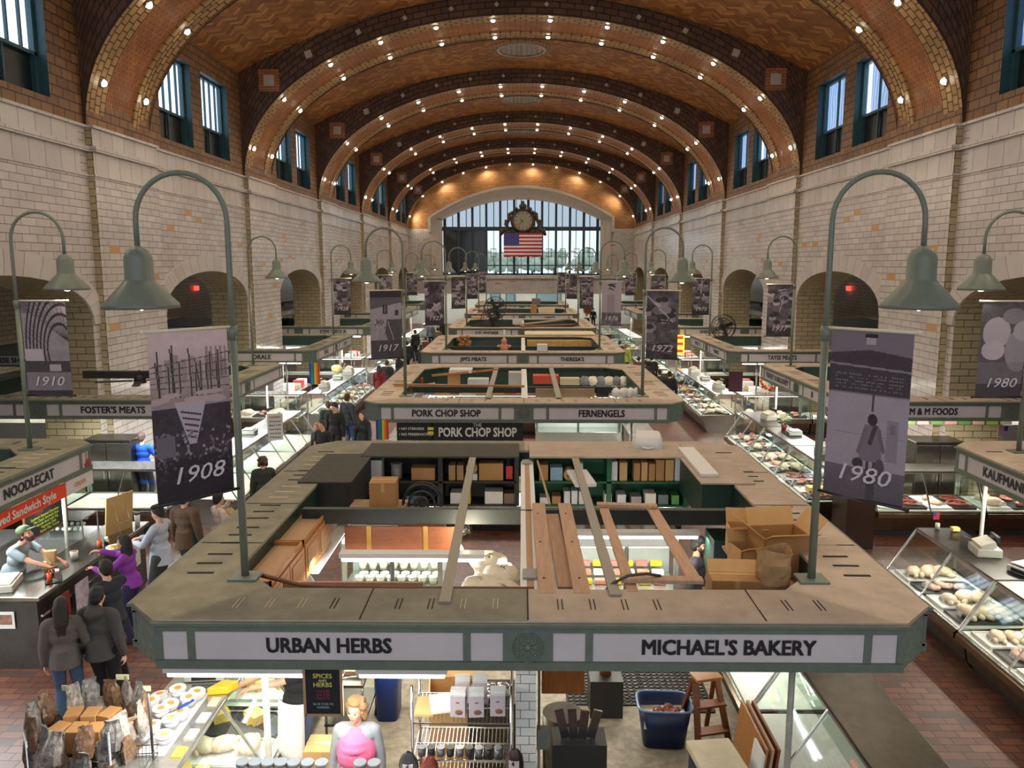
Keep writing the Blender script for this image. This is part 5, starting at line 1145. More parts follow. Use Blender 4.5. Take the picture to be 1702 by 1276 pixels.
# wire rack with tea boxes
def wire_rack(x0, x1, y0, y1, zs, ztop, label):
    e = empty('wire_rack', ((x0+x1)/2, (y0+y1)/2, 0.02), label=label, cat='rack'); w_, d = x1-x0, y1-y0
    for sx in (-1, 1):
        for sy in (-1, 1): m = MB(); m.cyl((sx*w_/2, sy*d/2, 0), (sx*w_/2, sy*d/2, ztop), .013, n=8); m.build('post', chrome, e)
    for z in zs:
        m = MB()
        for i in range(int(w_/.035)+1): x = -w_/2+i*w_/int(w_/.035); m.beam((x, -d/2, z), (x, d/2, z), .004, .004)
        for sy in (-1, 0, 1): m.beam((-w_/2, sy*d/2, z-.004), (w_/2, sy*d/2, z-.004), .007, .012)
        for sx in (-1, 1): m.beam((sx*w_/2, -d/2, z-.004), (sx*w_/2, d/2, z-.004), .007, .012)
        m.build('wire_shelf', wire_m, e, fix=False)
    return e
wire_rack(-.95, -.08, 6.45, 6.95, (.3, .8, 1.15, 1.5), 1.85, 'chrome wire rack with tea boxes left of the white tiled column')
teab = mat('lilac grey tea box', srgb(176, 166, 172), .5); teat = mat('pale box top', srgb(200, 202, 200), .5)
for i, (x, y) in enumerate(((-.55, 6.55), (-.39, 6.55), (-.2, 6.57), (-.53, 6.78), (-.37, 6.78))):
    e = empty('tea_box', (x, y, 1.53), random.uniform(-.08, .08), 'lilac-grey tea box on the wire rack, %s' % ['front left', 'front middle', 'front right', 'rear left', 'rear right'][i], 'box', 'tea boxes on the wire rack'); m = MB(); m.box((0, 0, .11), (.135, .09, .2)); m.build('box_body', teab, e, bevel=.003)
    m = MB(); m.prism([(-.0675, -.045), (.0675, -.045), (.0675, .045), (-.0675, .045)], .21, .212); m.box((0, .01, .235), (.135, .05, .05)); m.build('folded_top', teat, e); m = MB(); m.ball((.01, -.046, .06), (.035, .003, .025), n=10); m.box((0, -.046, .15), (.03, .002, .012)); m.build('printed_picture', mat('brown print', srgb(120, 84, 60), .6), e)
for i, (x, w_, mt) in enumerate(((-.86, .18, card_l), (-.72, .2, paper_w))): m = MB(); m.box((0, 0, .01), (w_, .3, .02)); simple('loose_folder', m, mt, ['tan folder lying on the wire rack', 'white papers lying on the wire rack'][i], 'papers', loc=(x, 6.7, 1.52+.03*i), rz=.2*i)
random.seed(9)
for i, (x, y, z, mt, nm) in enumerate(((-.98, 6.42, 1.16, black_p, 'black and orange'), (-.8, 6.42, 1.12, mat('chili bag', srgb(110, 44, 28), .35, vary=.3, scale=20), 'reddish brown'), (-.05, 6.42, 1.2, mat('dark tea bag', srgb(50, 34, 30), .3, vary=.3, scale=20), 'dark brown'), (-.97, 6.42, .85, black_p, 'black lower'), (-.06, 6.42, .85, mat('dark tea bag', (0, 0, 0)), 'dark lower'))):
    e = empty('hanging_bag', (x, y-.05, z), random.uniform(-.3, .3), '%s packaged bag hanging from the wire rack' % nm, 'bag'); m = MB(); m.ball((0, 0, 0), (.085, .035, .14), n=12, jit=.008); m.build('bag', mt, e); m = MB(); m.box((0, -.034, 0), (.09, .01, .08)); m.build('label_patch', teab, e)
for i in range(10): m = MB(); m.cyl((0, 0, 0), (0, 0, .07), .035, n=12); m.cyl((0, 0, .07), (0, 0, .08), .038, n=12); simple('tin_can', m, dark_fr if i % 2 else mat('grey tin', srgb(120, 120, 124), .35, .6), 'small tin on the middle wire shelf, %s from the left' % ordn[i], 'tin', 'tins on the wire rack', loc=(-.88+i*.085, 6.52, 1.17))
# tiled column and the right half
m = MB(); m.box((.05, 6.85, 1.14), (.18, .4, 2.28)); o = simple('tiled_column', m, tile_white, 'narrow white tiled column dividing the nearest stall in two', 'column')
m = MB(); m.box((.2, 6.75, 1.2), (.1, .1, .18)); m.cyl((.17, 6.72, 1.3), (.17, 6.72, 2.28), .012, n=8); m.cyl((.17, 6.72, 0), (.17, 6.72, 1.12), .012, n=8); simple('switch_box', m, canopy_green, 'grey-green switch box on a conduit beside the white column', 'switch box')
m = MB(); m.box((.4, 7.0, 1.86), (.4, .04, .72)); simple('oak_board', m, mat('varnished oak panel', srgb(150, 88, 30), .4, vary=.25, scale=5, stretch=(8, 1, 1)), 'varnished wooden panel hanging right of the white column', 'panel')
e = empty('steel_bin', (.42, 7.3, .02), label='round steel bin below the varnished wooden panel', cat='bin'); m = MB(); m.cyl((0, 0, 0), (0, 0, 1.1), .19, .2, 24); m.build('bin_body', steel_d, e)
e = empty('utensil_stand', (.55, 6.9, .02), label='dark stand holding metal spatulas below the wooden panel', cat='stand'); m = MB(); m.box((0, 0, .55), (.5, .3, 1.1)); m.build('stand_box', mat('dark cabinet', srgb(44, 42, 38), .5), e)
for i in range(4): m = MB(); m.box((-.16+.1*i, -.04, 1.25), (.08, .02, .3), rot=Euler((.1, .15*(i-1.5), 0))); m.build('spatula', steel, e)
e = empty('storage_tote', (1.66, 8.55, .03), -.05, 'dark blue plastic storage tote with wrapped meats, on the floor', 'tote'); m = MB(); m.loft([rr(.24, .17, 0), rr(.3, .22, .48)], caps=False); m.face(rr(.24, .17, .01)); o = m.build('tote_body', mat('navy plastic', srgb(24, 42, 74), .4), e); q = o.modifiers.new('t', 'SOLIDIFY'); q.thickness = .008
m = MB(); m.tube(rr(.31, .23, .48)+[rr(.31, .23, .48)[0]], .014, 6); m.build('rim', mat('blue rim', srgb(110, 140, 176), .3), e)
random.seed(4)
for i in range(12): m = MB(); m.ball((0, 0, 0), (.06, .045, .035), n=8, jit=.01); simple('wrapped_meat_piece', m, mat('film wrapped brown meat', srgb(150, 90, 70), .15, vary=.5, scale=30), 'film-wrapped brown piece in the dark blue tote', 'meat', 'wrapped pieces in the blue tote', loc=(1.5+random.uniform(0, .34), 8.45+random.uniform(0, .2), .4))
m = MB(); m.box((1.66, 8.55, .32), (.5, .34, .1)); simple('packing_fill', m, plastic_w, 'crumpled clear film below the pieces in the blue tote', 'film')
e = empty('plastic_jar', (1.05, 9.2, .5), label='orange-lidded plastic jar on the dark stand', cat='jar'); m = MB(); m.cyl((0, 0, 0), (0, 0, .24), .075, n=16); m.build('jar_body', mat('amber jar', srgb(140, 84, 40), .25), e); m = MB(); m.cyl((0, 0, .24), (0, 0, .28), .085, n=16); m.build('lid', mat('orange red lid', srgb(232, 80, 40), .4), e)
m = MB(); m.box((1.05, 9.2, .26), (.4, .4, .48)); simple('dark_stand', m, mat('dark cabinet', (0, 0, 0)), 'low dark stand under the orange-lidded jar', 'stand')
matm = mat('rubber mat', (.018, .016, .014), .7)
for i, (x, y, w_, d) in enumerate(((1.1, 9.9, 1.0, 1.2), (2.0, 9.9, .8, 1.5), (1.5, 7.4, 1.5, 1.1))):
    m = MB(); n_ = 10
    for k in range(int(w_/.08)+1): m.box((-w_/2+k*.08, 0, .008), (.03, d, .016))
    for k in range(int(d/.08)+1): m.box((0, -d/2+k*.08, .008), (w_, .03, .016))
    simple('rubber_mat', m, matm, 'perforated black rubber mat on the floor, %s' % ['behind the jar, left', 'behind the stepladder', 'in front of the blue tote'][i], 'mat', loc=(x, y, .022))
e = empty('stepladder', (2.12, 8.5, .02), .25, 'small wooden stepladder right of the blue tote', 'stepladder'); 
for i, sx in enumerate((-1, 1)):
    m = MB(); m.beam((sx*.2, -.28, 0), (sx*.13, .0, .82), .07, .03); m.build('side_rail', wood_d, e); m = MB(); m.beam((sx*.2, .32, 0), (sx*.13, .04, .82), .05, .03); m.build('rear_leg', wood_d, e)
for z, y in ((.28, -.19), (.55, -.1)): m = MB(); m.box((0, y, z), (.36, .14, .025)); m.build('tread', wood_d, e)
m = MB(); m.box((0, 0, .84), (.32, .2, .03)); m.build('top_step', wood_y, e)
e = empty('cool_box', (1.95, 7.25, .02), .12, 'cream-lidded cool box on the dark blue base, near the bottom edge', 'cool box'); m = MB(); m.box((0, 0, .3), (.42, .5, .6)); m.build('box_body', mat('navy plastic', (0, 0, 0)), e, bevel=.02); m = MB(); m.box((0, 0, .64), (.46, .56, .09)); m.build('lid', mat('cream lid', srgb(216, 204, 170), .6, vary=.1), e, bevel=.02)
for i, (x, c) in enumerate(((2.36, wood_y), (2.42, plank), (2.48, wood_d), (2.3, paper_w))): m = MB(); m.box((0, 0, 0), (.025, .9 if i < 3 else .3, .8), rot=Euler((0, .12, 0))); simple('leaning_board', m, c, ['golden', 'salmon', 'brown', 'short white'][i]+' board leaning against the right case base', 'board', loc=(x, 7.6-.4*(i == 3), .43))
# left half clutter on the floor
e = empty('waste_bin', (-1.62, 9.1, .02), label='tall blue waste bin standing on the stained concrete', cat='bin'); m = MB(); m.loft([rr(.13, .2, 0), rr(.16, .25, .95)]); m.build('bin_body', mat('royal blue plastic', srgb(24, 54, 120), .4), e); m = MB(); m.loft([rr(.17, .26, .95), rr(.17, .26, .98)]); m.build('rim', mat('royal blue plastic', (0, 0, 0)), e)
e = empty('utility_cart', (-1.98, 8.65, .02), label='steel utility cart with trays left of the blue bin', cat='cart'); [MB().box((0, 0, z), (.45, .8, .03)).build('cart_shelf', steel_d, e) for z in (.82, .35)]
for sx in (-1, 1):
    for sy in (-1, 1): m = MB(); m.cyl((sx*.21, sy*.38, .08), (sx*.21, sy*.38, .95), .014, n=8); l_ = m.build('leg', steel, e); m = MB(); m.cyl((sx*.21-.015, sy*.38, .05), (sx*.21+.015, sy*.38, .05), .045, n=12); m.build('castor', black_p, l_)
m = MB(); m.tube([(.21, -.38, .95), (.21, -.5, 1.0), (.0, -.55, 1.0), (-.21, -.5, 1.0), (-.21, -.38, .95)], .014, 8); m.build('push_handle', chrome, e)
m = MB(); m.box((0, 0, .03), (.4, .5, .05)); simple('wooden_tray', m, wood_t, 'wooden tray with white sheet on the utility cart', 'tray', loc=(-1.98, 8.7, .86)); m = MB(); m.box((0, 0, 0), (.3, .32, .01)); simple('paper_sheet', m, paper_w, 'white sheet lying in the tray on the cart', 'paper', loc=(-1.98, 8.68, .93))
carton(-1.95, 7.35, .02, .4, .3, .72, 0, 'yellowish cardboard box behind the pink-shirted person', card_l)
carton(-.75, 8.1, .02, .5, .5, .9, .1, 'tall pale cardboard box behind the wire rack', card_l, 2)
m = MB(); m.box((-.3, 7.9, .5), (.5, .5, 1.0)); simple('packing_table', m, steel_d, 'dark table block behind the wire rack', 'table', bevel=.01)
random.seed(2)
for i in range(7): m = MB(); m.ball((0, 0, 0), (.09, .07, .05), n=10, jit=.012); simple('foil_bag', m, mat('silver foil', srgb(190, 190, 192), .15, .9, vary=.4, scale=25), 'crumpled silver foil bag on the dark table behind the wire rack', 'bag', 'foil bags on the dark table', loc=(-.45+.13*(i % 3), 7.75+.14*(i//3), 1.05))
# rack of hanging bags outside the left corner
e = wire_rack(-4.15, -3.45, 6.1, 6.75, (.3, .9, 1.35), 1.62, 'chrome rack crowded with hanging bags outside the left canopy corner')
for k, (x, y) in enumerate(((-4.15, 6.75), (-3.75, 6.95), (-3.45, 6.75))): m = MB(); m.box((0, 0, 0), (.12, .012, .05)); simple('shelf_tag', m, mat('cream tag', srgb(214, 210, 170), .7), 'cream tag on top of the bag rack, %s post' % ordn[k], 'tag', loc=(x, y, 1.66))
bagm = [mat('clear crinkled bag', srgb(150, 142, 132), .2, vary=.5, scale=26, bump=.6), mat('brown herb bag', srgb(112, 86, 64), .25, vary=.5, scale=26, bump=.6), mat('grey herb bag', srgb(120, 118, 114), .2, vary=.5, scale=26, bump=.6)]
random.seed(12); n = 0; bme = []
for t in range(3):
    m = MB(); rg = []
    for j, (w2, d2, z2) in enumerate(((.07, .01, -.15), (.085, .035, -.12), (.085, .045, -.03), (.075, .03, .06), (.055, .01, .12), (.06, .006, .16))): rg.append([Vector((w2*math.cos(a)+random.uniform(-.012, .012), d2*math.sin(a)+random.uniform(-.012, .012), z2)) for a in [2*PI*i/14 for i in range(14)]])
    m.loft(rg, 0, False); bme.append(m.mesh('herb_bag', bagm[t]))
for r in range(7):
    for c in range(16):
        a = c/16*2*PI; x, y = -3.8+.44*math.cos(a), 6.42+.42*math.sin(a)
        o = bpy.data.objects.new('herb_bag', bme[(r+c) % 3]); C.objects.link(o); o.location = (x+random.uniform(-.04, .04), y+random.uniform(-.04, .04), 1.56-.19*r); o.rotation_euler = (random.uniform(-.2, .2), random.uniform(-.25, .25), a+PI/2+random.uniform(-.4, .4))
        setp(o, 'crinkled clear bag of herbs hanging on the rack outside the left corner', 'bag', 'herb bags hanging on the left rack')
for i in range(6): carton(-3.98+.16*(i % 3), 6.28+.24*(i//3), 1.37, .13, .17, .2, random.uniform(-.3, .3), 'small kraft box on top of the bag rack, %s' % ordn[i], card, group='kraft boxes on the bag rack', tape=False)
e = empty('wire_basket', (-3.3, 6.12, 1.25), .1, 'black wire basket beside the dessert cups', 'basket'); m = MB()
for i in range(12): x = -.17+i*.031; m.tube([(x, -.17, .14), (x, -.15, 0), (x, .15, 0), (x, .17, .14)], .003, 5)
for z, s_ in ((.14, .17), (.07, .16), (0, .15)): m.tube([(-.18, -s_, z), (.18, -s_, z), (.18, s_, z), (-.18, s_, z), (-.18, -s_, z)], .005, 5)
m.build('wire_mesh', black_p, e, fix=False); m = MB(); m.cyl((.15, .12, -.3), (.15, .12, .65), .012, n=8); m.build('pole', dark_fr, e)
# ------------------------------------------------------------------ noodle counter at the left
cst = mat('counter dark steel', srgb(84, 82, 78), .4, .6, vary=.15)
e = empty('service_counter', (-6.95, 11.7, 0), label='long stainless service counter below the NOODLECAT fascia', cat='counter')
m = MB(); m.prism([(-1.35, -1.55), (.38, -1.55), (.38, 1.55), (-.2, 1.55), (-.2, -.95), (-1.35, -.95)], 0, 1.0); m.build('counter_body', cst, e); m = MB(); m.prism([(-1.4, -1.6), (.45, -1.6), (.45, 1.62), (-.25, 1.62), (-.25, -.9), (-1.4, -.9)], 1.0, 1.06); m.build('countertop', steel, e, bevel=.008); m = MB(); m.box((.47, 0, .8), (.03, 3.2, .03)); m.build('purse_rail', chrome, e)
for i, (x, y, w_, h) in enumerate(((-8.0, 10.13, .34, .24), (-8.5, 10.13, .2, .3))): m = MB(); m.box((0, 0, 0), (w_, .012, h)); o = simple('framed_notice', m, paper_w, ['white-bordered food photo on the end of the service counter', 'white notice beside the food photo on the counter end'][i], 'notice', loc=(-7.05-i*.55, 10.13, .72)); m = MB(); m.box((0, -.008, .01), (w_-.07, .006, h-.1)); m.build('printed_picture', mat('food photo', srgb(150, 110, 90), .6, vary=.6, scale=14), o)
for i in range(3): m = MB(); m.box((0, 0, 0), (.012, .34, .42)); o = simple('menu_sheet', m, [paper_w, mat('cat print sheet', srgb(210, 200, 206), .6, vary=.3, scale=12), mat('red print sheet', srgb(150, 40, 44), .6, vary=.3, scale=12)][i], ['white sheet', 'black-and-white printed sheet', 'red printed sheet'][i]+' fixed to the aisle face of the service counter', 'sheet', loc=(-6.43, [12.6, 11.0, 10.5][i], .72))
m = MB(); m.box((-8.9, 11.7, .45), (.7, 3.0, .9)); m.box((-8.9, 11.7, .92), (.75, 3.05, .04)); simple('back_counter', m, steel_l, 'steel back counter behind the bearded vendor', 'counter')
m = MB(); m.box((-7.75, 12.9, .5), (.98, .7, 1.0)); simple('side_counter', m, steel_l, 'steel side counter under the glass box of white cups', 'counter')
e = empty('lattice_case', (-7.75, 12.9, 1.0), label='glass box of white-capped cups on the service counter', cat='case'); m = MB(); m.box((0, 0, .3), (.9, .5, .02)); [m.beam((sx*.44, sy*.24, 0), (sx*.44, sy*.24, .3), .02, .02) for sx in (-1, 1) for sy in (-1, 1)]; m.build('case_frame', steel_l, e); m = MB(); m.box((0, -.24, .15), (.88, .008, .28)); m.build('case_glass', glass, e)
for r in range(3):
    for c in range(8): m = MB(); m.ball((0, 0, 0), (.035, .035, .03), n=8); simple('paper_cup', m, tub_l, 'white round cup in the glass box on the service counter', 'cup', 'white cups in the glass box', loc=(-8.1+c*.1, 12.78+.09*r, 1.1+.07*r))
# stuff on the counter
e = empty('display_board', (-6.72, 12.75, 1.06), PI/2-.35, 'blank wooden board on a wire easel at the far end of the counter', 'board'); m = MB(); m.box((0, 0, .33), (.55, .02, .66), rot=Euler((.12, 0, 0))); m.build('board', mat('pale birch board', srgb(212, 176, 112), .5, vary=.08), e); m = MB()
for x in (-.12, .12): m.tube([(x, -.02, .5), (x, -.14, .0)], .006, 6)
m.tube([(-.12, -.1, .2), (.12, -.1, .2)], .005, 5); m.build('easel_wire', chrome, e)
e = empty('paper_bag', (-6.95, 11.15, 1.06), .3, 'brown paper bag held by the bearded vendor', 'bag'); m = MB(); m.loft([rr(.075, .05, 0), rr(.08, .055, .12), rr(.085, .045, .27)], smooth=False); m.build('bag_body', paperbag, e)
e = empty('soup_cup', (-6.8, 11.5, 1.06), label='white paper soup cup beside the brown bag', cat='cup'); m = MB(); m.cyl((0, 0, 0), (0, 0, .13), .045, .058, 16); m.build('cup_body', white_p, e); m = MB(); m.cyl((0, 0, .13), (0, 0, .132), .05, n=16); m.build('soup', mat('broth', srgb(120, 84, 50), .3), e)
for i, (x, y, nm) in enumerate(((-6.62, 12.0, 'far'), (-6.62, 10.65, 'near'))):
    e = empty('condiment_caddy', (x, y, 1.06), .5, 'wire condiment caddy with sauce bottle and napkins, %s one on the counter' % nm, 'caddy', 'condiment caddies'); m = MB(); [m.tube([(sx*.1, -.09, 0), (sx*.1, .09, 0), (sx*.1, .09, .1), (sx*.1, -.09, .1), (sx*.1, -.09, 0)], .005, 5) for sx in (-1, 1)]; m.box((0, 0, .01), (.2, .18, .008)); m.build('rack', dark_fr, e)
    m = MB(); m.cyl((-.05, 0, .01), (-.05, 0, .13), .033, n=12); m.cyl((-.05, 0, .13), (-.05, 0, .18), .015, .006, 8); m.build('sauce_bottle', mat('orange sauce', srgb(226, 90, 24), .35), e); m = MB(); m.box((.05, 0, .08), (.07, .11, .14)); m.build('napkin_holder', chrome, e); m = MB(); m.box((.05, 0, .15), (.05, .09, .03)); m.build('napkins', paper_w, e)
e = empty('cup_tumbler', (-6.6, 13.1, 1.06), label='tall white tumbler with black lid by the wooden board', cat='tumbler'); m = MB(); m.cyl((0, 0, 0), (0, 0, .2), .038, .048, 14); m.build('tumbler_body', white_p, e); m = MB(); m.cyl((0, 0, .2), (0, 0, .23), .05, n=14); m.build('lid', black_p, e)
e = empty('bread_basket', (-6.85, 10.95, 1.06), .4, 'round brown basket of crackers on the service counter', 'basket'); m = MB(); m.lathe([(.07, 0), (.1, .1), (.11, .12), (.09, .1)], n=16); m.build('basket', mat('woven brown', srgb(120, 92, 60), .8, vary=.3, scale=30), e); random.seed(8); m = MB(); [m.box((random.uniform(-.05, .05), random.uniform(-.05, .05), .13+.02*i), (.07, .05, .01), rot=Euler((random.random(), random.random(), random.random()))) for i in range(5)]; m.build('cracker_packs', mat('cracker packs', srgb(214, 196, 150), .6), e)['kind'] = 'stuff'
m = MB(); m.box((0, 0, .05), (.35, .5, .1)); m.box((-.0, .0, .11), (.3, .45, .03), ); simple('cash_tray', m, mat('register beige', srgb(196, 194, 176), .5), 'beige cash register lying at the near end of the counter', 'register', bevel=.01, loc=(-7.2, 10.45, 1.06), rz=.3)
e = empty('food_basket', (-6.35, 11.85, 1.06), .2, 'paper-lined basket of fries before the purple-sweatered person', 'basket'); m = MB(); m.lathe([(.06, 0), (.12, .07), (.14, .08), (.1, .05)], n=10); m.build('paper_liner', paper_w, e); m = MB(); [m.box((random.uniform(-.05, .05), random.uniform(-.05, .05), .08), (.012, .07, .012), rz=random.random()*3) for i in range(16)]; m.build('fries', mat('fries', srgb(226, 176, 70), .6), e)['kind'] = 'stuff'
# boards and strips hung from the noodle canopy
e = empty('menu_chalkboard', (-7.55, 12.1, 1.3), label='hanging menu chalkboard with yellow-green writing over the counter', cat='chalkboard'); m = MB(); m.box((0, 0, .2), (.02, 1.1, .4)); m.build('slate', mat('slate', (0, 0, 0)), e); m = MB(); [m.box((.0, 0, .2+s_*.2), (.03, 1.14, .02)) for s_ in (-1, 1)]; [m.box((0, s_*.56, .2), (.03, .02, .42)) for s_ in (-1, 1)]; m.build('wooden_frame', wood_d, e)
lim = mat('lime chalk', srgb(190, 210, 60), .8)
for i, t_ in enumerate(('Sandwich Steamed Chocolate', 'The Classic Sandwich Style', 'Noodle Bowl with Veg', 'Vegetarian Daily', 'Ramen Miso Tomato')): text(t_, .062, lim, e, (.013, .05*(i-2)*.5, .3-.06*i), (PI/2, 0, PI/2), bold=.012)
text('TODAY', .07, mat('red chalk', srgb(150, 40, 40), .8), e, (.013, -.2, .365), (PI/2, 0, PI/2), bold=.02)
for s_ in (-1, 1): m = MB(); m.ball((.015, .48, .2+s_*.15), (.004, .035, .03), n=8); m.build('green_sticker', mat('teal sticker', srgb(60, 170, 120), .5), e)
for s_ in (-.4, .4): m = MB(); m.cyl((0, s_,   .41), (0, s_, .98), .004, n=5); m.build('hanging_wire', dark_fr, e)
e = empty('banner_strip', (-6.87, 10.4, 2.15), label='orange banner strip reading Served Sandwich Style below NOODLECAT', cat='sign'); m = MB(); m.box((0, 0, 0), (.015, 2.3, .22)); m.build('orange_strip', mat('vivid orange', srgb(238, 74, 30), .5), e); m = MB(); m.box((.002, 1.52, 0), (.015, .75, .22)); m.build('white_strip', paper_w, e)
text('Served Sandwich Style', .17, paper_w, e, (.012, .1, 0), (PI/2, 0, PI/2), bold=.03); text('ORDER', .1, mat('peach ink', srgb(220, 150, 120), .6), e, (.014, 1.52, 0), (PI/2, 0, PI/2), bold=.02)
m = MB(); m.tube([(-.1, 0, -.07), (-.06, 0, -.11), (.06, 0, -.11), (.1, 0, -.07)], .012, 5); m.ball((0, 0, -.05), (.07, .004, .05), n=10); m.box((.04, 0, .05), (.008, .006, .12)); m.box((-.04, 0, .05), (.008, .006, .12)); o = m.build('bowl_emblem', mat('red emblem', srgb(176, 48, 44), .5), CAN['L0']); o.location = (3.34, DEP/2+2.84, 2.47); o.rotation_euler = (0, 0, PI/2)
# ------------------------------------------------------------------ second middle stall
def txtsign(name, x, y, z, w_, h, mt, label, rz=0, cat='sign'):
    e = empty(name, (x, y, z), rz, label, cat); m = MB(); m.box((0, 0, 0), (w_, .02, h)); m.build('board', mt, e); return e
bk = mat('black sign board', (.014, .014, .015), .5); wt = mat('white letters', srgb(232, 230, 222), .5)
e = txtsign('shop_sign', -.9, 16.14, 2.08, 1.9, .38, bk, 'black sign reading THE PORK CHOP SHOP below the second middle fascia'); text('PORK CHOP SHOP', .27, wt, e, (0, -.015, -.02), (PI/2, 0, 0), bold=.03, fit=1.62); text('THE', .1, wt, e, (0, -.015, .14), (PI/2, 0, 0), bold=.02)
e = txtsign('shop_sign', -2.2, 16.14, 2.08, .75, .38, bk, 'black sign reading NO STEROIDS NO PRESERVATIVES beside the rainbow flag'); text('• NO STEROIDS', .075, wt, e, (-.33, -.015, .06), (PI/2, 0, 0), bold=.02, align='LEFT'); text('• NO PRESERVATIVES', .075, wt, e, (-.33, -.015, -.06), (PI/2, 0, 0), bold=.02, align='LEFT')
m = MB(); m.box((0, 0, .045), (.12, .01, .06)); m.box((0, 0, -.045), (.12, .01, .06)); simple('equality_sticker', m, mat('sticker yellow', srgb(230, 220, 60), .5), 'yellow two-bar sticker beside the PORK CHOP SHOP sign', 'sticker', loc=(-1.87, 16.12, 2.1))
def rainbow(x, y, z, w_, h, label, rz=0):
    a = np.zeros((8, 6, 3), dtype=np.float32)
    for i, c in enumerate(((70, 60, 150), (40, 120, 190), (40, 130, 70), (226, 200, 50), (236, 120, 40), (214, 60, 40))): a[:, i] = lin(c)
    e = empty('rainbow_flag', (x, y, z), rz, label, 'flag', 'rainbow flags'); cloth('flag_cloth', a, w_, h, e, wave=.02)
p = at(635, 699, y=16.05); rainbow(p.x, 16.05, p.z+.02, .26, .42, 'rainbow flag hanging at the left corner of the PORK CHOP SHOP canopy')
p = at(522, 603, y=22.5); rainbow(p.x, 22.5, p.z, .3, .62, 'rainbow flag hanging in the lit stall below the ORALE fascia')
# generic overhead items: (name, u0, u1, v, level, depth, height, material, label, category)
def over(name, u0, u1, v, z, d, h, mt, label, cat, bev=.01):
    a, b = at(u0, v, z=z), at(u1, v, z=z); m = MB(); m.box((0, 0, h/2), (abs(b.x-a.x), d, h)); return simple(name, m, mt, label, cat, bevel=bev, loc=((a.x+b.x)/2, (a.y+b.y)/2+d/2, z))
def obeam(k, yoff, label, mt=None, z=2.56): m = MB(); m.box((0, 0, 0), (5.3, .1, .14)); simple('cross_beam', m, mt or mat('black green beam', (0, 0, 0)), label, 'beam', loc=(.06, CY0[k]+yoff, z))
for k in (1, 2, 3):
    obeam(k, 2.6, 'dark beam spanning the %s middle canopy' % pos[k])
    m = MB(); m.box((0, 0, 0), (4.9, .04, .62)); simple('green_backboard', m, dgreen, 'deep green board at the rear of the %s middle stall' % pos[k], 'board', loc=(.06, CY0[k]+5.75, 2.25))
    m = MB(); m.box((0, 0, 0), (5.0, .5, .03)); simple('hung_shelf', m, wood_t, 'hung storage shelf across the %s middle stall' % pos[k], 'shelf', loc=(.06, CY0[k]+5.4, 2.0))
    m = MB(); m.box((0, 0, 0), (5.2, .9, .03)); simple('hung_shelf', m, shelf_top, 'hung storage platform inside the front of the %s middle canopy' % pos[k], 'shelf', loc=(.06, CY0[k]+1.45, 2.36))
    m = MB(); m.box((0, 0, 0), (.14, 5.0, .1)); simple('partition_rail', m, white_p, 'white rail dividing the %s middle canopy in two' % pos[k], 'rail', loc=(.08, CY0[k]+3.2, 2.6))
bar('wooden_pole', (655, 639), (872, 642), .07, .05, wood_y, 'long wooden pole lying across the PORK CHOP SHOP canopy', 'pole', 2.74)
bar('wooden_pole', (718, 624), (828, 614), .06, .05, wood_y, 'shorter wooden pole behind the long one over the PORK CHOP SHOP', 'pole', 2.74)
bar('metal_strip', (825, 612), (811, 661), .12, .03, mat('dusty metal strip', (0, 0, 0)), 'metal strip in the left half of the second middle canopy', 'strip', 2.72); bar('metal_strip', (916, 612), (929, 661), .12, .03, mat('dusty metal strip', (0, 0, 0)), 'metal strip over the wooden tray of the second middle canopy', 'strip', 2.72)
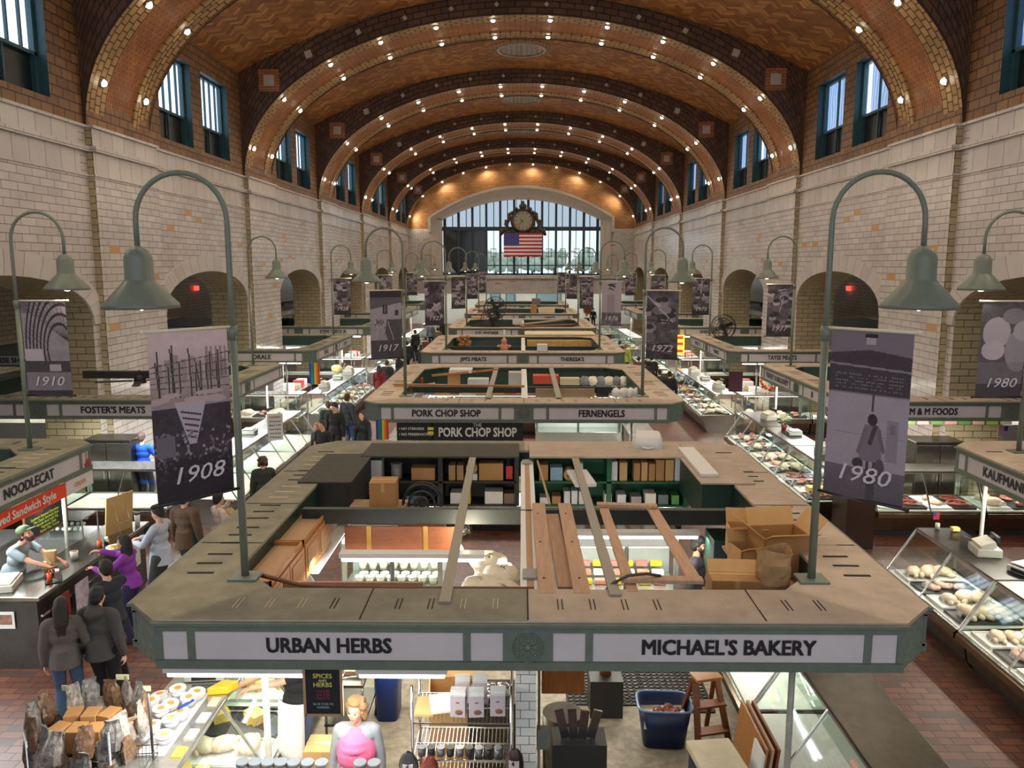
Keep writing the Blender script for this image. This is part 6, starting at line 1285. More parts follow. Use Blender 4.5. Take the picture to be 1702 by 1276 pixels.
RK = [('foam_tub', 746, 784, 620, 2.72, .5, .09, fix_m, 'white plastic tub on the poles over the PORK CHOP SHOP', 'tub'), ('cardboard_box', 744, 764, 641, 2.35, .3, .3, card, 'cardboard box below the white tub over the PORK CHOP SHOP', 'box'), ('white_crate', 777, 812, 639, 2.35, .4, .14, wbox, 'white crate right of the cardboard box', 'crate'), ('storage_bin', 845, 866, 641, 2.4, .4, .34, mat('grey bin', srgb(180, 176, 166), .5), 'grey lidded bin beside the white rail', 'bin'),
 ('orange_basket', 886, 929, 638, 2.36, .4, .22, mat('orange red basket', srgb(214, 74, 44), .6, vary=.3, scale=30), 'orange-red basket in the second middle canopy', 'basket'), ('cream_box', 931, 964, 640, 2.36, .3, .18, mat('cream box', srgb(206, 190, 150), .6), 'cream box right of the orange basket', 'box'), ('plywood_tray', 890, 988, 660, 2.4, .3, .2, mat('weathered ply', srgb(158, 132, 104), .7, vary=.15), 'weathered plywood tray in the second middle canopy', 'tray'), ('dark_case', 992, 1012, 660, 2.4, .3, .25, dark_fr, 'small dark case right of the plywood tray', 'case'),
 ('cardboard_flat', 665, 700, 652, 2.42, .4, .06, card, 'flattened cardboard beside the left lamp pole', 'cardboard'), ('blue_box', 704, 722, 656, 2.42, .25, .13, mat('blue white box', srgb(120, 150, 190), .5), 'small blue box in the left half near the lamp pole', 'box'), ('red_container', 690, 702, 636, 2.42, .2, .12, mat('red plastic', srgb(200, 50, 36), .5), 'red container behind the left lamp pole', 'container'), ('white_sheet_pile', 763, 790, 658, 2.42, .3, .05, paper_w, 'white sheets lying in the second middle canopy', 'papers'), ('steel_pot', 748, 766, 655, 2.42, .25, .14, mat('brown pot', srgb(96, 76, 50), .4, .5), 'brown metal pot in the second middle canopy', 'pot'), ('red_lid_pan', 838, 858, 655, 2.42, .28, .08, mat('red plastic', (0, 0, 0)), 'red-topped pan before the white rail', 'pan'),
 ('cream_awning', 872, 990, 557, 2.71, 1.6, .04, mat('cream sheet', srgb(226, 208, 168), .6), 'cream board lying across the THERESA\'S half of the third canopy', 'board'), ('yellow_cabinet', 876, 985, 578, 2.3, .5, .28, mat('yellow brown shelf', srgb(178, 140, 70), .6, vary=.3, scale=12), 'yellow-brown stocked cabinet beneath the cream board', 'cabinet'), ('white_equipment_box', 893, 910, 584, 2.7, .4, .22, wbox, 'pale box on the front edge above THERESA\'S', 'box'),
 ('cardboard_box', 786, 806, 536, 2.5, .5, .3, card_l, 'cardboard box at the left of the D.W. WHITAKER canopy', 'box'), ('cardboard_box', 882, 892, 520, 2.72, .4, .45, card, 'cardboard box standing on the fifth middle canopy', 'box'), ('dark_crate', 838, 850, 521, 2.6, .4, .3, mat('dark brown crate', srgb(70, 46, 36), .6), 'dark brown crate on the fifth middle canopy', 'crate'), ('pale_cartons', 895, 922, 520, 2.6, .5, .3, mat('cream box', (0, 0, 0)), 'row of cream cartons on the fifth middle canopy', 'cartons'), ('brown_sacks', 786, 815, 520, 2.55, .6, .2, mat('brown sack', srgb(150, 100, 76), .8, vary=.2), 'brown sacks on the left of the fifth middle canopy', 'sacks'), ('grey_cabinet', 884, 898, 508, 2.65, .6, .5, mat('grey cabinet paint', srgb(120, 118, 112), .5), 'grey cabinet on the farthest middle canopy', 'cabinet'), ('white_box_small', 852, 868, 539, 2.6, .4, .22, wbox, 'white box in the fourth middle canopy', 'box')]
for r in RK: over(*r)
random.seed(21)
for i in range(6):
    p = at(972+i*13, 638, z=2.4); m = MB(); m.ball((0, 0, 0), (.16, .14, .12), n=12, jit=.02); simple('plastic_bag', m, plastic_w if i % 2 else mat('grey bag', srgb(130, 134, 136), .4, vary=.3), 'crumpled %s bag behind the beam of the second canopy, %s from the left' % ('white' if i % 2 else 'grey', ordn[i]), 'bag', 'bags in the second canopy', loc=(p.x, p.y, 2.48))
for i in range(4):
    p = at(1024+i*12, 656, z=2.45); m = MB(); m.ball((0, 0, 0), (.13, .12, .12), n=12, jit=.02); simple('plastic_bag', m, white_p, 'knotted white bag near the right lamp pole, %s from the left' % ordn[i], 'bag', 'knotted bags near the right pole', loc=(p.x, p.y, 2.5))
bar('long_plank', (860, 540), (945, 530), .3, .06, mat('weathered ply', (0, 0, 0)), 'long pale plank lying over the fourth middle canopy', 'plank', 2.74); bar('long_plank', (866, 543), (955, 539), .25, .06, wood_d, 'long brown plank beside the pale one over the fourth canopy', 'plank', 2.72)
e = empty('pig_figure', tuple(at(838, 585, z=2.6)), label='small pink pig figure hanging in the JIM\'S MEATS canopy', cat='figure'); m = MB(); m.ball((0, 0, .15), (.14, .1, .2), n=12); m.ball((0, -.06, .38), (.1, .09, .1), n=10); m.ball((-.16, 0, .2), (.09, .04, .05), n=8); m.ball((.16, 0, .2), (.09, .04, .05), n=8); m.build('figure_body', mat('pig pink', srgb(214, 140, 120), .5), e); m = MB(); m.cyl((0, 0, .45), (0, 0, .75), .03, n=8); m.build('hanger', white_p, e)
for i in range(2): p = at(766+11*i, 573, z=2.4); m = MB(); [m.ball((.06*math.sin(j*2.2), 0, .09*j), (.16-.02*j, .12, .09), n=10) for j in range(4)]; simple('hanging_ham', m, mat('amber ham', srgb(150, 104, 54), .4, vary=.3), 'amber bundle on the green shelf of JIM\'S MEATS, %s one' % ['left', 'right'][i], 'bundle', 'amber bundles', loc=(p.x, p.y, 2.42))
def cage_fan(x, y, z, r, label, rz=0):
    e = empty('cage_fan', (x, y, z), rz, label, 'fan', 'cage fans on the canopies'); m = MB()
    for q_, yy in ((1, -.05), (1, .08), (.75, -.1), (.5, -.12), (.25, -.13)): m.tube([(r*q_*math.cos(2*PI*k/24), yy, r*q_*math.sin(2*PI*k/24)) for k in range(25)], .012, 5)
    for k in range(16): a = k*PI/8; m.tube([(.05*math.cos(a), -.13, .05*math.sin(a)), (r*math.cos(a), -.05, r*math.sin(a)), (r*math.cos(a), .08, r*math.sin(a))], .006, 4)
    m.build('cage', dark_fr, e, fix=False); m = MB(); m.cyl((0, .14, 0), (0, -.08, 0), .09, n=12); m.build('motor', black_p, e)
    for k in range(4): a = k*PI/2+.4; m = MB(); m.box((.5*r*math.cos(a), 0, .5*r*math.sin(a)), (r*.75, .015, r*.32), rot=Euler((.35, -a, 0))); m.build('blade', steel_d, e)
    m = MB(); m.cyl((0, .1, -r-.1), (0, .1, 0), .02, n=8); m.build('stand', black_p, e)
p = at(823, 512, y=36.6); cage_fan(p.x, 36.6, p.z, .52, 'upper dark cage fan on the D.W. WHITAKER canopy', .3); p = at(817, 532, y=36.4); cage_fan(p.x, 36.4, p.z, .5, 'lower dark cage fan on the D.W. WHITAKER canopy', -.1); p = at(1202, 543, y=27.5); cage_fan(p.x, 27.5, p.z, .42, 'dark cage fan on the right row canopy near the 1975 banner', -.5)
for k in (1, 2):
    for s_, (x0, x1) in (('left', (-2.6, -.3)), ('right', (.4, 2.7))): glass_cooler(x0, x1, CY0[k]+5.0, 1.0, 1.62, 'glass-front cooler at the rear of the %s middle stall, %s half' % (pos[k], s_))
# ------------------------------------------------------------------ left row extras
e = empty('ceiling_fan', tuple(at(233, 632, y=15.0)), label='dark ceiling fan hanging from a black beam behind the FOSTER\'S MEATS fascia', cat='fan'); m = MB(); m.cyl((0, 0, -.05), (0, 0, .12), .12, .09, 14); m.build('motor', black_p, e); m = MB(); m.cyl((0, 0, .1), (0, 0, .2), .02, n=8); m.build('rod', black_p, e)
for k in range(4): a = k*PI/2+.35; m = MB(); m.box((.45*math.cos(a), .45*math.sin(a), 0), (.65, .14, .015), rz=a); m.build('blade', dark_fr, e)
p, q = at(140, 622, y=15.0), at(262, 622, y=15.0); m = MB(); m.box(((p.x+q.x)/2, 15.0, p.z), (q.x-p.x, .12, .14)); simple('black_beam', m, black_p, 'black beam holding the ceiling fan over the left row', 'beam')
p = at(455, 655, y=17.2); e = txtsign('price_sheet', p.x, 17.2, 1.95, .32, .6, paper_w, 'large handwritten price sheet hanging over the FOSTER\'S case', 0.3)
for i, t_ in enumerate(("FOSTER'S", 'Ground', 'Beef 3.99', 'Farm Raised', 'Lamb & Goat', 'Meat')): text(t_, .065, ink if i else mat('red chalk', (0, 0, 0)), e, (0, -.014, .22-.09*i), (PI/2, 0, 0), bold=.01, fit=.24)
p = at(560, 618, z=1.3); m = MB(); m.ball((0, 0, .14), (.22, .17, .16), n=12, jit=.02); simple('yellow_bag', m, mat('pale yellow bag', srgb(226, 210, 130), .5, vary=.15, bump=.4), 'pale yellow bag on the glass case below ORALE', 'bag', loc=(p.x, p.y, 1.28))
random.seed(31)
lt = ['silver slicer', 'stacked white tubs', 'grey register', 'white paper roll']
for k in range(4):
    for sg, row in ((-1, 'left'), (1, 'right')):
        if k == 0 and sg < 0: continue
        for i in range(3):
            yy = SY0[k]+1.2+2.0*i; 
            if i == 1: scale_(sg*6.85, yy, 1.285, -sg*PI/2, 'weighing scale on the aisle case of the %s stall, %s row' % (pos[k], row)); continue
            e = empty('cash_register', (sg*6.85, yy, 1.285), -sg*PI/2+random.uniform(-.2, .2), 'cash register on the %s end of the aisle case, %s stall, %s row' % (['near', '', 'far'][i], pos[k], row), 'register', 'cash registers on the cases'); m = MB(); m.box((0, 0, .06), (.36, .34, .12)); m.box((0, -.02, .16), (.34, .22, .1), rot=Euler((.35, 0, 0))); m.build('register_body', mat('register beige', (0, 0, 0)), e, bevel=.01); m = MB(); m.box((0, .12, .25), (.26, .04, .1)); m.build('display', dark_fr, e)
        for i in range(5):
            z = .95; x = sg*(8.45); y = SY0[k]+2.4+i*.42; m = MB(); c_ = [wbox, card, fridge_m, mat('red plastic', (0, 0, 0)), foam][i]; h_ = random.uniform(.12, .3); m.box((0, 0, h_/2), (.35, .3, h_)); simple('counter_box', m, c_, 'box on the worktable of the %s stall, %s row, %s from the camera' % (pos[k], row, ordn[i]), 'box', 'boxes on the side stall worktables', bevel=.01, loc=(x, y, .945))
# under M & M FOODS: coloured sheets, flag, wreath, poinsettia
cs = [(150, 190, 120), (222, 200, 196), (120, 180, 100), (222, 176, 166), (110, 170, 90), (226, 196, 160), (160, 206, 90), (222, 214, 190)]
for i in range(8):
    p = at(1511+i*23, 706, y=18.0); m = MB(); m.box((0, 0, 0), (.26, .01, .28)); simple('price_card', m, mat('sheet %d' % i, srgb(*cs[i]), .7), 'coloured price sheet below the M & M FOODS fascia, %s from the left' % ordn[i], 'price sheet', 'coloured sheets in the M & M stall', loc=(p.x, 18.0, 2.02))
m = MB(); m.box((0, 0, 0), (3.2, .02, .02)); simple('sheet_rail', m, steel_d, 'rail holding the coloured sheets below M & M FOODS', 'rail', loc=(at(1590, 700, y=18.02).x, 18.02, 2.17))
p = at(1667, 716, y=17.0); e = empty('small_flag', (p.x, 17.0, p.z-.1), .3, 'small stars and stripes flag in the M & M FOODS stall', 'flag'); a = fl[::4, ::4][:, ::-1].copy(); o = cloth('flag_cloth', a, .26, .2, e); o.location = (0, 0, .2); m = MB(); m.cyl((-.14, 0, -.3), (-.14, 0, .22), .006, n=5); m.build('stick', wood_t, e)
p = at(1278, 640, z=1.5); e = empty('wreath', (p.x, p.y, 1.62), -.4, 'orange and yellow wreath standing on a case below TURKEY & BALONEY', 'wreath'); random.seed(6); cm = [mat('wreath orange', srgb(220, 90, 40), .6), mat('wreath yellow', srgb(236, 190, 80), .6), mat('wreath red', srgb(170, 40, 36), .6)]
for t in range(3):
    m = MB()
    for k in range(t, 42, 3): a = 2*PI*k/42; r_ = .23+random.uniform(-.04, .04); m.ball((r_*math.cos(a), random.uniform(-.04, .04), r_*math.sin(a)), (.05, .035, .05), n=6)
    m.build('wreath_leaves', cm[t], e, fix=False)['kind'] = 'stuff'
m = MB(); m.cyl((0, .05, -.34), (0, .05, 0), .01, n=6); m.build('stand', dark_fr, e)
p = at(1303, 712, z=1.3); e = empty('potted_poinsettia', (p.x, p.y, 1.28), label='potted leafy plant with cream bracts on the brown end block', cat='plant'); m = MB(); m.cyl((0, 0, 0), (0, 0, .14), .06, .08, 14); m.build('pot', mat('red brown pot', srgb(150, 70, 50), .5), e)
for nm, mt, zz, r_, n_ in (('leaves', mat('dark leaf', srgb(50, 92, 40), .6), .22, .16, 26), ('bracts', mat('cream bract', srgb(214, 216, 150), .6), .3, .11, 14)):
    m = MB()
    for k in range(n_): a = random.random()*6.28; r = r_*random.uniform(.3, 1); m.box((r*math.cos(a), r*math.sin(a), zz+random.uniform(-.06, .06)), (.09, .05, .006), rot=Euler((random.uniform(-.5, .5), random.uniform(-.5, .5), a)))
    m.build(nm, mt, e, fix=False)['kind'] = 'stuff'
m = MB(); m.box((0, 0, .64), (.55, .75, 1.28)); simple('end_block', m, mat('brown reflective end', srgb(58, 42, 34), .25, .5), 'dark brown end block between glass cases in the right aisle', 'block', bevel=.01, loc=(6.62, SY0[1]-1.05, 0))
p = at(1322, 713, z=1.3); m = MB(); m.box((0, 0, .1), (.3, .01, .2)); simple('green_card', m, mat('lime card', srgb(170, 200, 120), .7), 'lime green card beside the potted plant', 'card', loc=(6.75, SY0[1]-1.3, 1.3))
p = at(1223, 625, y=24.6); e = empty('maroon_cloth', (p.x, 24.6, 2.2), -.2, 'plain maroon cloth hanging below the TAYSE MEATS canopy', 'cloth'); a = np.zeros((4, 4, 3), dtype=np.float32); a[:] = lin([70, 28, 44]); cloth('cloth', a, .42, .62, e, wave=.02); m = MB(); m.cyl((-.22, 0, 0), (.22, 0, 0), .012, n=6); m.build('rod', dark_fr, e)
p = at(1126, 573, y=36.0); e = txtsign('lit_sign', p.x, 36.0, p.z, .62, .9, emitmat('yellow lit sign', (1, .62, .05), 2.2), 'yellow lit sign with red bands in the right aisle'); 
for z in (-.28, .05, .33): m = MB(); m.box((0, -.015, z), (.5, .012, .13)); m.build('red_band', emitmat('red lit band', (.9, .06, .02), 1.2), e)
p = at(1326, 645, y=19.0); 
m = MB(); m.cyl((0, 0, 0), (0, -.05, 0), .42, n=28); m.cyl((0, -.05, 0), (0, -.06, 0), .34, n=28, m=1); p = at(987, 515, y=64); simple('round_emblem', m, [mat('brass ring', srgb(190, 170, 90), .4), mat('emblem red', srgb(120, 60, 40), .5)], 'round ringed emblem on the far white wall', 'emblem', loc=(p.x, 69.9, at(987, 515, y=69.9).z))
for i in range(4): p = at(1150+i*9, 590-i*3, y=24.5+i*1.5)
# right counter details
scale_(7.0, 10.55, 1.285, -1.2, 'black-plated scale on the brown steel counter at the right edge', .36)
p = Vector((6.75, 11.6, 1.3)); m = MB(); m.box((0, 0, .07), (.02, .2, .14)); simple('card_holder', m, steel_l, 'small steel card holder on the right counter', 'holder', loc=(p.x, p.y, 1.29), rz=.4)
p = at(1530, 868, z=1.3); p = Vector((6.72, 12.4, 1.285)); e = empty('flag_vase', (p.x, p.y, 1.285), label='small glass with tiny flag on the right counter corner', cat='vase'); m = MB(); m.cyl((0, 0, 0), (0, 0, .1), .035, n=12); m.build('glass_cup', mat('milky glass', srgb(200, 196, 180), .2), e); m = MB(); m.cyl((0, 0, .02), (0, 0, .3), .004, n=5); m.build('stick', black_p, e); a = fl[::8, ::8].copy(); o = cloth('flag_cloth', a, .1, .12, e); o.location = (-.03, 0, .28)
m = MB(); m.box((0, 0, .04), (.12, .1, .06)); simple('yellow_sponge', m, mat('cream sponge', srgb(226, 206, 120), .8), 'cream block on the right counter behind the tiny flag', 'sponge', bevel=.01, loc=(6.95, 12.3, 1.285))
m = MB(); m.loft([rr(.16, .22, 0), rr(.2, .26, .28)], caps=False); m.face(rr(.16, .22, .01)); simple('blue_crate', m, mat('pale blue plastic', srgb(120, 160, 200), .4), 'pale blue crate on the worktable at the right edge', 'crate', loc=(7.75, 9.75, 1.0)); m = MB(); m.box((7.9, 9.7, .5), (.7, 1.6, 1.0)); simple('work_block', m, steel_d, 'steel work block behind the right edge counter', 'counter')
# side aisle stalls glimpsed through the arches
for sg, row in ((-1, 'left'), (1, 'right')):
    for k in range(4):
        y = 26.5+P*k-2; e = empty('aisle_canopy', (sg*14.6, y, 0), label='small canopy stall glimpsed through the %s %s arch' % (['second', 'third', 'fourth', 'fifth'][k], row), cat='canopy', group='aisle stall canopies'); m = MB(); m.box((0, 0, 3.0), (3.0, 5.0, .06)); m.build('roof_sheet', roof_grey, e); m = MB()
        for s_ in (-1, 1): m.box((0, s_*2.5, 2.85), (3.0, .06, .36)); m.box((s_*1.5, 0, 2.85), (.06, 5.0, .36))
        m.build('fascia_frame', canopy_green, e); m = MB(); m.box((-sg*1.54, -1.2, 2.85), (.02, 2.2, .24)); m.box((-sg*1.54, 1.2, 2.85), (.02, 2.2, .24)); m.box((0, -2.54, 2.85), (2.4, .02, .24)); m.build('sign_panel', panel_m, e)
        text('THE CHEESE SHOP' if k == 0 else 'MEATS', .2, ink, e, (0, -2.56, 2.85), (PI/2, 0, 0))
        for sx in (-1, 1): m = MB(); m.cyl((sx*1.4, -2.4, 0), (sx*1.4, -2.4, 2.7), .03, n=8); m.build('post', steel_d, e)
        m = MB(); m.box((0, 0, .5), (2.6, 4.4, 1.0)); m.build('counter', mat('pale laminate', (0, 0, 0)), e); tube_light(sg*14.3, y-1, 0, 'fluorescent light in the aisle stall behind the %s %s arch' % (['second', 'third', 'fourth', 'fifth'][k], row), 2.0, 2.6, power=k < 2)
# ------------------------------------------------------------------ people
skin_t = [mat('light skin', srgb(214, 166, 138), .5), mat('tan skin', srgb(186, 134, 104), .5), mat('ruddy skin', srgb(204, 148, 120), .5)]
def fabric(name, c, v=.12): return mat(name, srgb(*c), .85, vary=v, scale=9, bump=.25)
def remesh(m, name, mt, parent, vox, smooth=3, loc=None):
    me = m.mesh(name, mt); o = bpy.data.objects.new(name, me); C.objects.link(o)
    r = o.modifiers.new('r', 'REMESH'); r.mode = 'VOXEL'; r.voxel_size = vox; r.use_smooth_shade = True
    s = o.modifiers.new('s', 'SMOOTH'); s.factor = .5; s.iterations = smooth
    dg = bpy.context.evaluated_depsgraph_get(); nm = bpy.data.meshes.new_from_object(o.evaluated_get(dg)); o.modifiers.clear(); o.data = nm; bpy.data.meshes.remove(me)
    if not nm.materials: nm.materials.append(mt)
    o.parent = parent; return o
def limb(m, a, ra, b, rb, n=12):
    a, b = Vector(a), Vector(b); m.cyl(a, b, ra, rb, n); m.ball(a, ra, n=n); m.ball(b, rb, n=n)
def ik(S, T, a, b, pole):
    S, T, pole = Vector(S), Vector(T), Vector(pole); d = T-S; L = min(d.length, (a+b)*.995); dn = d.normalized(); T = S+dn*L
    x = (a*a-b*b+L*L)/(2*L); h = math.sqrt(max(0, a*a-x*x)); pl = (pole-dn*pole.dot(dn)).normalized(); return S+dn*x+pl*h, T
def hand(m, wrist, d, nrm, s, side, curl=.5):
    """palm and five separate curled fingers; d = direction of the hand, nrm = back of the hand"""
    d = Vector(d).normalized(); nrm = (Vector(nrm)-d*Vector(nrm).dot(d)).normalized(); w_ = d.cross(nrm)*side
    W = Vector(wrist)
    for t in (-.028, -.01, .01, .028): limb(m, W+d*.01*s+w_*t*.6*s, .014*s, W+d*.085*s+w_*t*s, .0125*s, 8)
    for i, (t, L) in enumerate(((-.031, .062), (-.0105, .075), (.0105, .082), (.031, .07))):
        p = W+d*.088*s+w_*t*s; dd = d.copy(); r = .0088*s
        for j, f in enumerate((.42, .33, .25)):
            a = curl*(.5+.4*j)+.05*i; q = p+(dd*math.cos(a)-nrm*math.sin(a))*L*f*1.15*s; dd = (q-p).normalized(); limb(m, p, r, q, r*.9, 8); p, r = q, r*.9
    p = W+d*.03*s+w_*.03*s; q = p+(d*.6+w_*.75-nrm*.25).normalized()*.045*s; limb(m, p, .0125*s, q, .0105*s, 8); limb(m, q, .0105*s, q+(d*.9+w_*.2-nrm*.35*(1+curl)).normalized()*.036*s, .0088*s, 8)
def person(x, y, rz, label, h=1.72, top=(60, 60, 70), pants=(30, 32, 40), hair=(28, 20, 16), hstyle='short', skin=0, sleeve='long', lean=0, lean_s=0, turn=0, nod=0,
           lh=None, rh=None, step=.0, det=0, coat=False, cap=None, apron=None, beard=None, shoes=(30, 26, 24), build=1.0, z=0, fem=False, hem=None, bag=None, grp='shoppers and vendors', collar=None, extra=None):
    """faces local -Y. lh / rh: hand targets relative to the shoulder middle (x to the person's own left is +x)"""
    s = h/1.75; vox = {0: .026, 1: .014, 2: .0095}[det]; e = empty('person', (x, y, z), rz, label, 'person', grp); sk = skin_t[skin]
    B = build; ang = lean
    def up_(p):   # bend the upper body forward about the hips
        p = Vector(p); q = p-Vector((0, 0, .97)); c, s2 = math.cos(ang), math.sin(ang); r = Vector((q.x, q.y*c-q.z*s2, q.y*s2+q.z*c)); cs, ss = math.cos(lean_s), math.sin(lean_s)
        return (Vector((r.x*cs+r.z*ss, r.y, -r.x*ss+r.z*cs))+Vector((0, 0, .97)))*s
    hw = .095*B; shw = (.175 if fem else .195)*(.9+.1*B)
    hips = [Vector((-hw, 0, .93))*s, Vector((hw, 0, .93))*s]; feet = [Vector((-.11, -step, .08))*s, Vector((.11, step, .08))*s]
    knees = [ik(hips[i], feet[i], .45*s, .43*s, (0, -1, 0))[0] for i in (0, 1)]
    body = MB()
    # head
    hc = up_((0, -.015, 1.62)); R = Euler((nod-ang, 0, turn)).to_matrix()
    def H(p): return hc+R @ (Vector(p)*s)
    def hb(c, r, n=12, mb=None): (mb or body).ball(H(c), [v*s for v in r], n=n, rot=Euler((nod-ang, 0, turn)))
    hb((0, .012, .03), (.074, .093, .088), 16); hb((0, -.018, -.03), (.06, .072, .085), 14); hb((0, -.055, -.085), (.03, .03, .025)); hb((0, -.088, -.012), (.012, .017, .022), 8); hb((0, -.072, -.055), (.025, .02, .011), 8); hb((0, -.07, .028), (.045, .018, .012), 8)
    for sx in (-1, 1): hb((sx*.076, .012, -.012), (.01, .02, .03), 8); hb((sx*.04, -.058, -.022), (.022, .02, .02), 8)
    limb(body, up_((0, .01, 1.46)), .052*s, H((0, .01, -.06)), .05*s)
    def torso(m, o, zb=.93):
        f = .87 if fem else 1
        def el(c, r): m.ball(up_(c), [(v+o)*s for v in r], n=16, rot=Euler((ang, lean_s, 0)))
        el((0, .0, .97), (.15*B, .105*B, .1)); el((0, -.005, 1.1), (.135*B*f, .1*B, .12)); el((0, -.005, 1.25), (.155*B, .105*B, .13)); el((0, .005, 1.36), (.165*B, .095*B, .09))
        limb(m, up_((-shw+.03, .01, 1.415)), (.05+o)*s, up_((shw-.03, .01, 1.415)), (.05+o)*s)
        if fem:
            for sx in (-1, 1): m.ball(up_((sx*.07, -.085*B, 1.27)), (.058+o)*s, n=10)
    torso(body, -.005)
    arms = []
    for i, (sx, tg) in enumerate(((-1, rh), (1, lh))):
        S = up_((sx*shw, .01, 1.40)); mid = up_((0, .01, 1.40))
        T = mid+Vector(tg)*s if tg else S+Vector((sx*.07, -.05, -.54))*s
        E, T = ik(S, T, .29*s, .25*s, (sx*.6, .5, -.6)); arms.append((S, E, T, sx, tg))
        limb(body, S, .045*s, E, .036*s); limb(body, E, .036*s, T, .026*s)
        d = (T-E).normalized(); hd = d if tg is None else (d+Vector((0, 0, -.15))).normalized(); nr = Vector((sx*.9, 0, .2)) if tg is None else Vector((0, .1, 1))
        if det: hand(body, T, hd, nr, s, -sx if tg is None else -sx, .45 if tg is None else .7)
        else: limb(body, T, .03*s, T+hd*.08*s, .032*s, 8); limb(body, T+hd*.08*s, .028*s, T+hd*.15*s, .02*s, 8)
    for i in (0, 1): limb(body, hips[i], .075*s, knees[i], .052*s); limb(body, knees[i], .052*s, feet[i], .036*s)
    remesh(body, 'body', sk, e, vox, 2)
    # trousers
    if pants:
        m = MB()
        m.ball(Vector((0, 0, .97))*s, (.165*B*s, .12*B*s, .1*s), n=14)
        for i in (0, 1): limb(m, hips[i], .098*B*s, knees[i], .068*s); limb(m, knees[i], .068*s, feet[i]+Vector((0, 0, .02)), .052*s)
        remesh(m, 'trousers', fabric('cloth %d %d %d' % pants, pants), e, max(vox, .012), 3)
    for i in (0, 1):
        m = MB(); f = feet[i]; m.ball(f+Vector((0, -.06, -.035))*s, (.045*s, .125*s, .04*s), n=10); m.ball(f+Vector((0, .01, -.01))*s, (.043*s, .055*s, .06*s), n=10); o = remesh(m, 'shoe', fabric('shoe %d %d %d' % shoes, shoes), e, max(vox, .014), 1)
    # top
    m = MB(); o_ = .028 if coat else .014; torso(m, o_)
    lo = hem or (.84 if coat else .92)
    m.cyl(up_((0, 0, 1.1)), Vector((0, 0, lo))*s, (.14*B+o_)*s*(.95), (.165*B+o_)*s, 16)
    for S, E, T, sx, tg in arms:
        limb(m, S, (.05+o_)*s, S+(E-S)*(.95 if sleeve != 'short' else .6), (.042+o_)*s)
        if sleeve == 'long': limb(m, E, (.04+o_)*s, E+(T-E)*.93, (.03+o_*.8)*s)
    if collar == 'hood': m.ball(up_((0, .11, 1.44)), (.12*s, .07*s, .08*s), n=12); m.ball(up_((0, .06, 1.5)), (.1*s, .06*s, .05*s), n=12)
    remesh(m, 'jacket' if coat else 'shirt', fabric('cloth %d %d %d' % top, top), e, max(vox, .012), 3)
    if fem and extra: m = MB(); m.ball(up_((0, -.035, 1.2)), ((.15*B+.02)*s, (.115*B+.012)*s, .26*s), n=20); m.ball(up_((0, -.045, 1.3)), ((.135*B)*s, (.115*B)*s, .13*s), n=16); m.ball(up_((0, -.06, 1.27)), (.13*B*s, .115*B*s, .08*s), n=14); remesh(m, 'shirt_front', fabric('cloth %d %d %d' % extra, extra), e, vox, 3)
    # hair
    hm = mat('hair %d %d %d' % hair, srgb(*hair), .6, vary=.35, scale=40, bump=.5); m = MB()
    if hstyle != 'bald':
        hb((0, .024, .045), (.084, .094, .092), 16, m); hb((0, .055, -.01), (.078, .062, .08), 12, m); hb((.0, -.03, .09), (.065, .055, .032), 10, m)
        for sx in (-1, 1): hb((sx*.072, .02, .02), (.016, .04, .05), 8, m)
    if hstyle == 'long':
        for sx in (-.035, 0, .035): limb(m, H((sx, .06, .0)), .06*s, H((sx, .1, -.2)), .05*s); limb(m, H((sx, .1, -.2)), .05*s, H((sx*.8, .11, -.36)), .026*s)
        for sx in (-1, 1): hb((sx*.065, .03, -.08), (.025, .045, .1), 8, m); hb((sx*.05, .07, -.22), (.03, .04, .12), 8, m)
    if hstyle == 'curly':
        rs = random.Random(3)
        for i in range(46): a, b = rs.uniform(0, 2*PI), rs.uniform(-.5, 1.3); hb((.098*math.cos(a)*math.cos(b*.9), .02+.105*math.sin(a)*math.cos(b*.9) if math.sin(a) > -.5 else .0, .02+.1*math.sin(b)), (.03, .03, .03), 6, m)
        for sx in (-1, 1): hb((sx*.085, .03, -.05), (.03, .045, .06), 8, m)
    if hstyle == 'bun': hb((0, .1, .05), (.045, .045, .045), 10, m)
    if m.v: remesh(m, 'hair', hm, e, max(vox, .011), 1)
    if beard: m = MB(); hb((0, -.04, -.075), (.058, .055, .05), 10, m); hb((0, -.085, -.048), (.03, .012, .008), 8, m); [hb((sx*.055, -.02, -.045), (.016, .035, .04), 8, m) for sx in (-1, 1)]; remesh(m, 'beard', mat('hair %d %d %d' % beard, srgb(*beard), .7), e, max(vox, .01), 1)
    if cap: m = MB(); hb((0, .01, .075), (.088, .104, .07), 14, m); hb((0, -.12, .055), (.062, .075, .01), 12, m); remesh(m, 'cap', fabric('cap %d %d %d' % cap, cap), e, max(vox, .01), 1)
    if det:
        for sx in (-1, 1): m = MB(); hb((sx*.032, -.074, .002), (.011, .008, .007), 8, m); m.build('eye', mat('dark eye', (.03, .02, .015), .2), e)
        m = MB(); hb((0, -.088, -.056), (.019, .008, .0045), 8, m); m.build('lips', mat('lips', srgb(170, 90, 84), .5), e)
    if apron:
        m = MB(); n = 10
        def ap(u, v):
            a = (u-.5)*2.2; zz = (1.08-.62*v); return Vector(((.155*B+.06)*math.sin(a)*(1+.1*v), -(.12*B+.075)*math.cos(a)-.03*v, zz))*s
        m.grid(ap, 12, 6); o = m.build('apron', fabric('apron %d %d %d' % apron, apron, .05), e); q = o.modifiers.new('t', 'SOLIDIFY'); q.thickness = .006
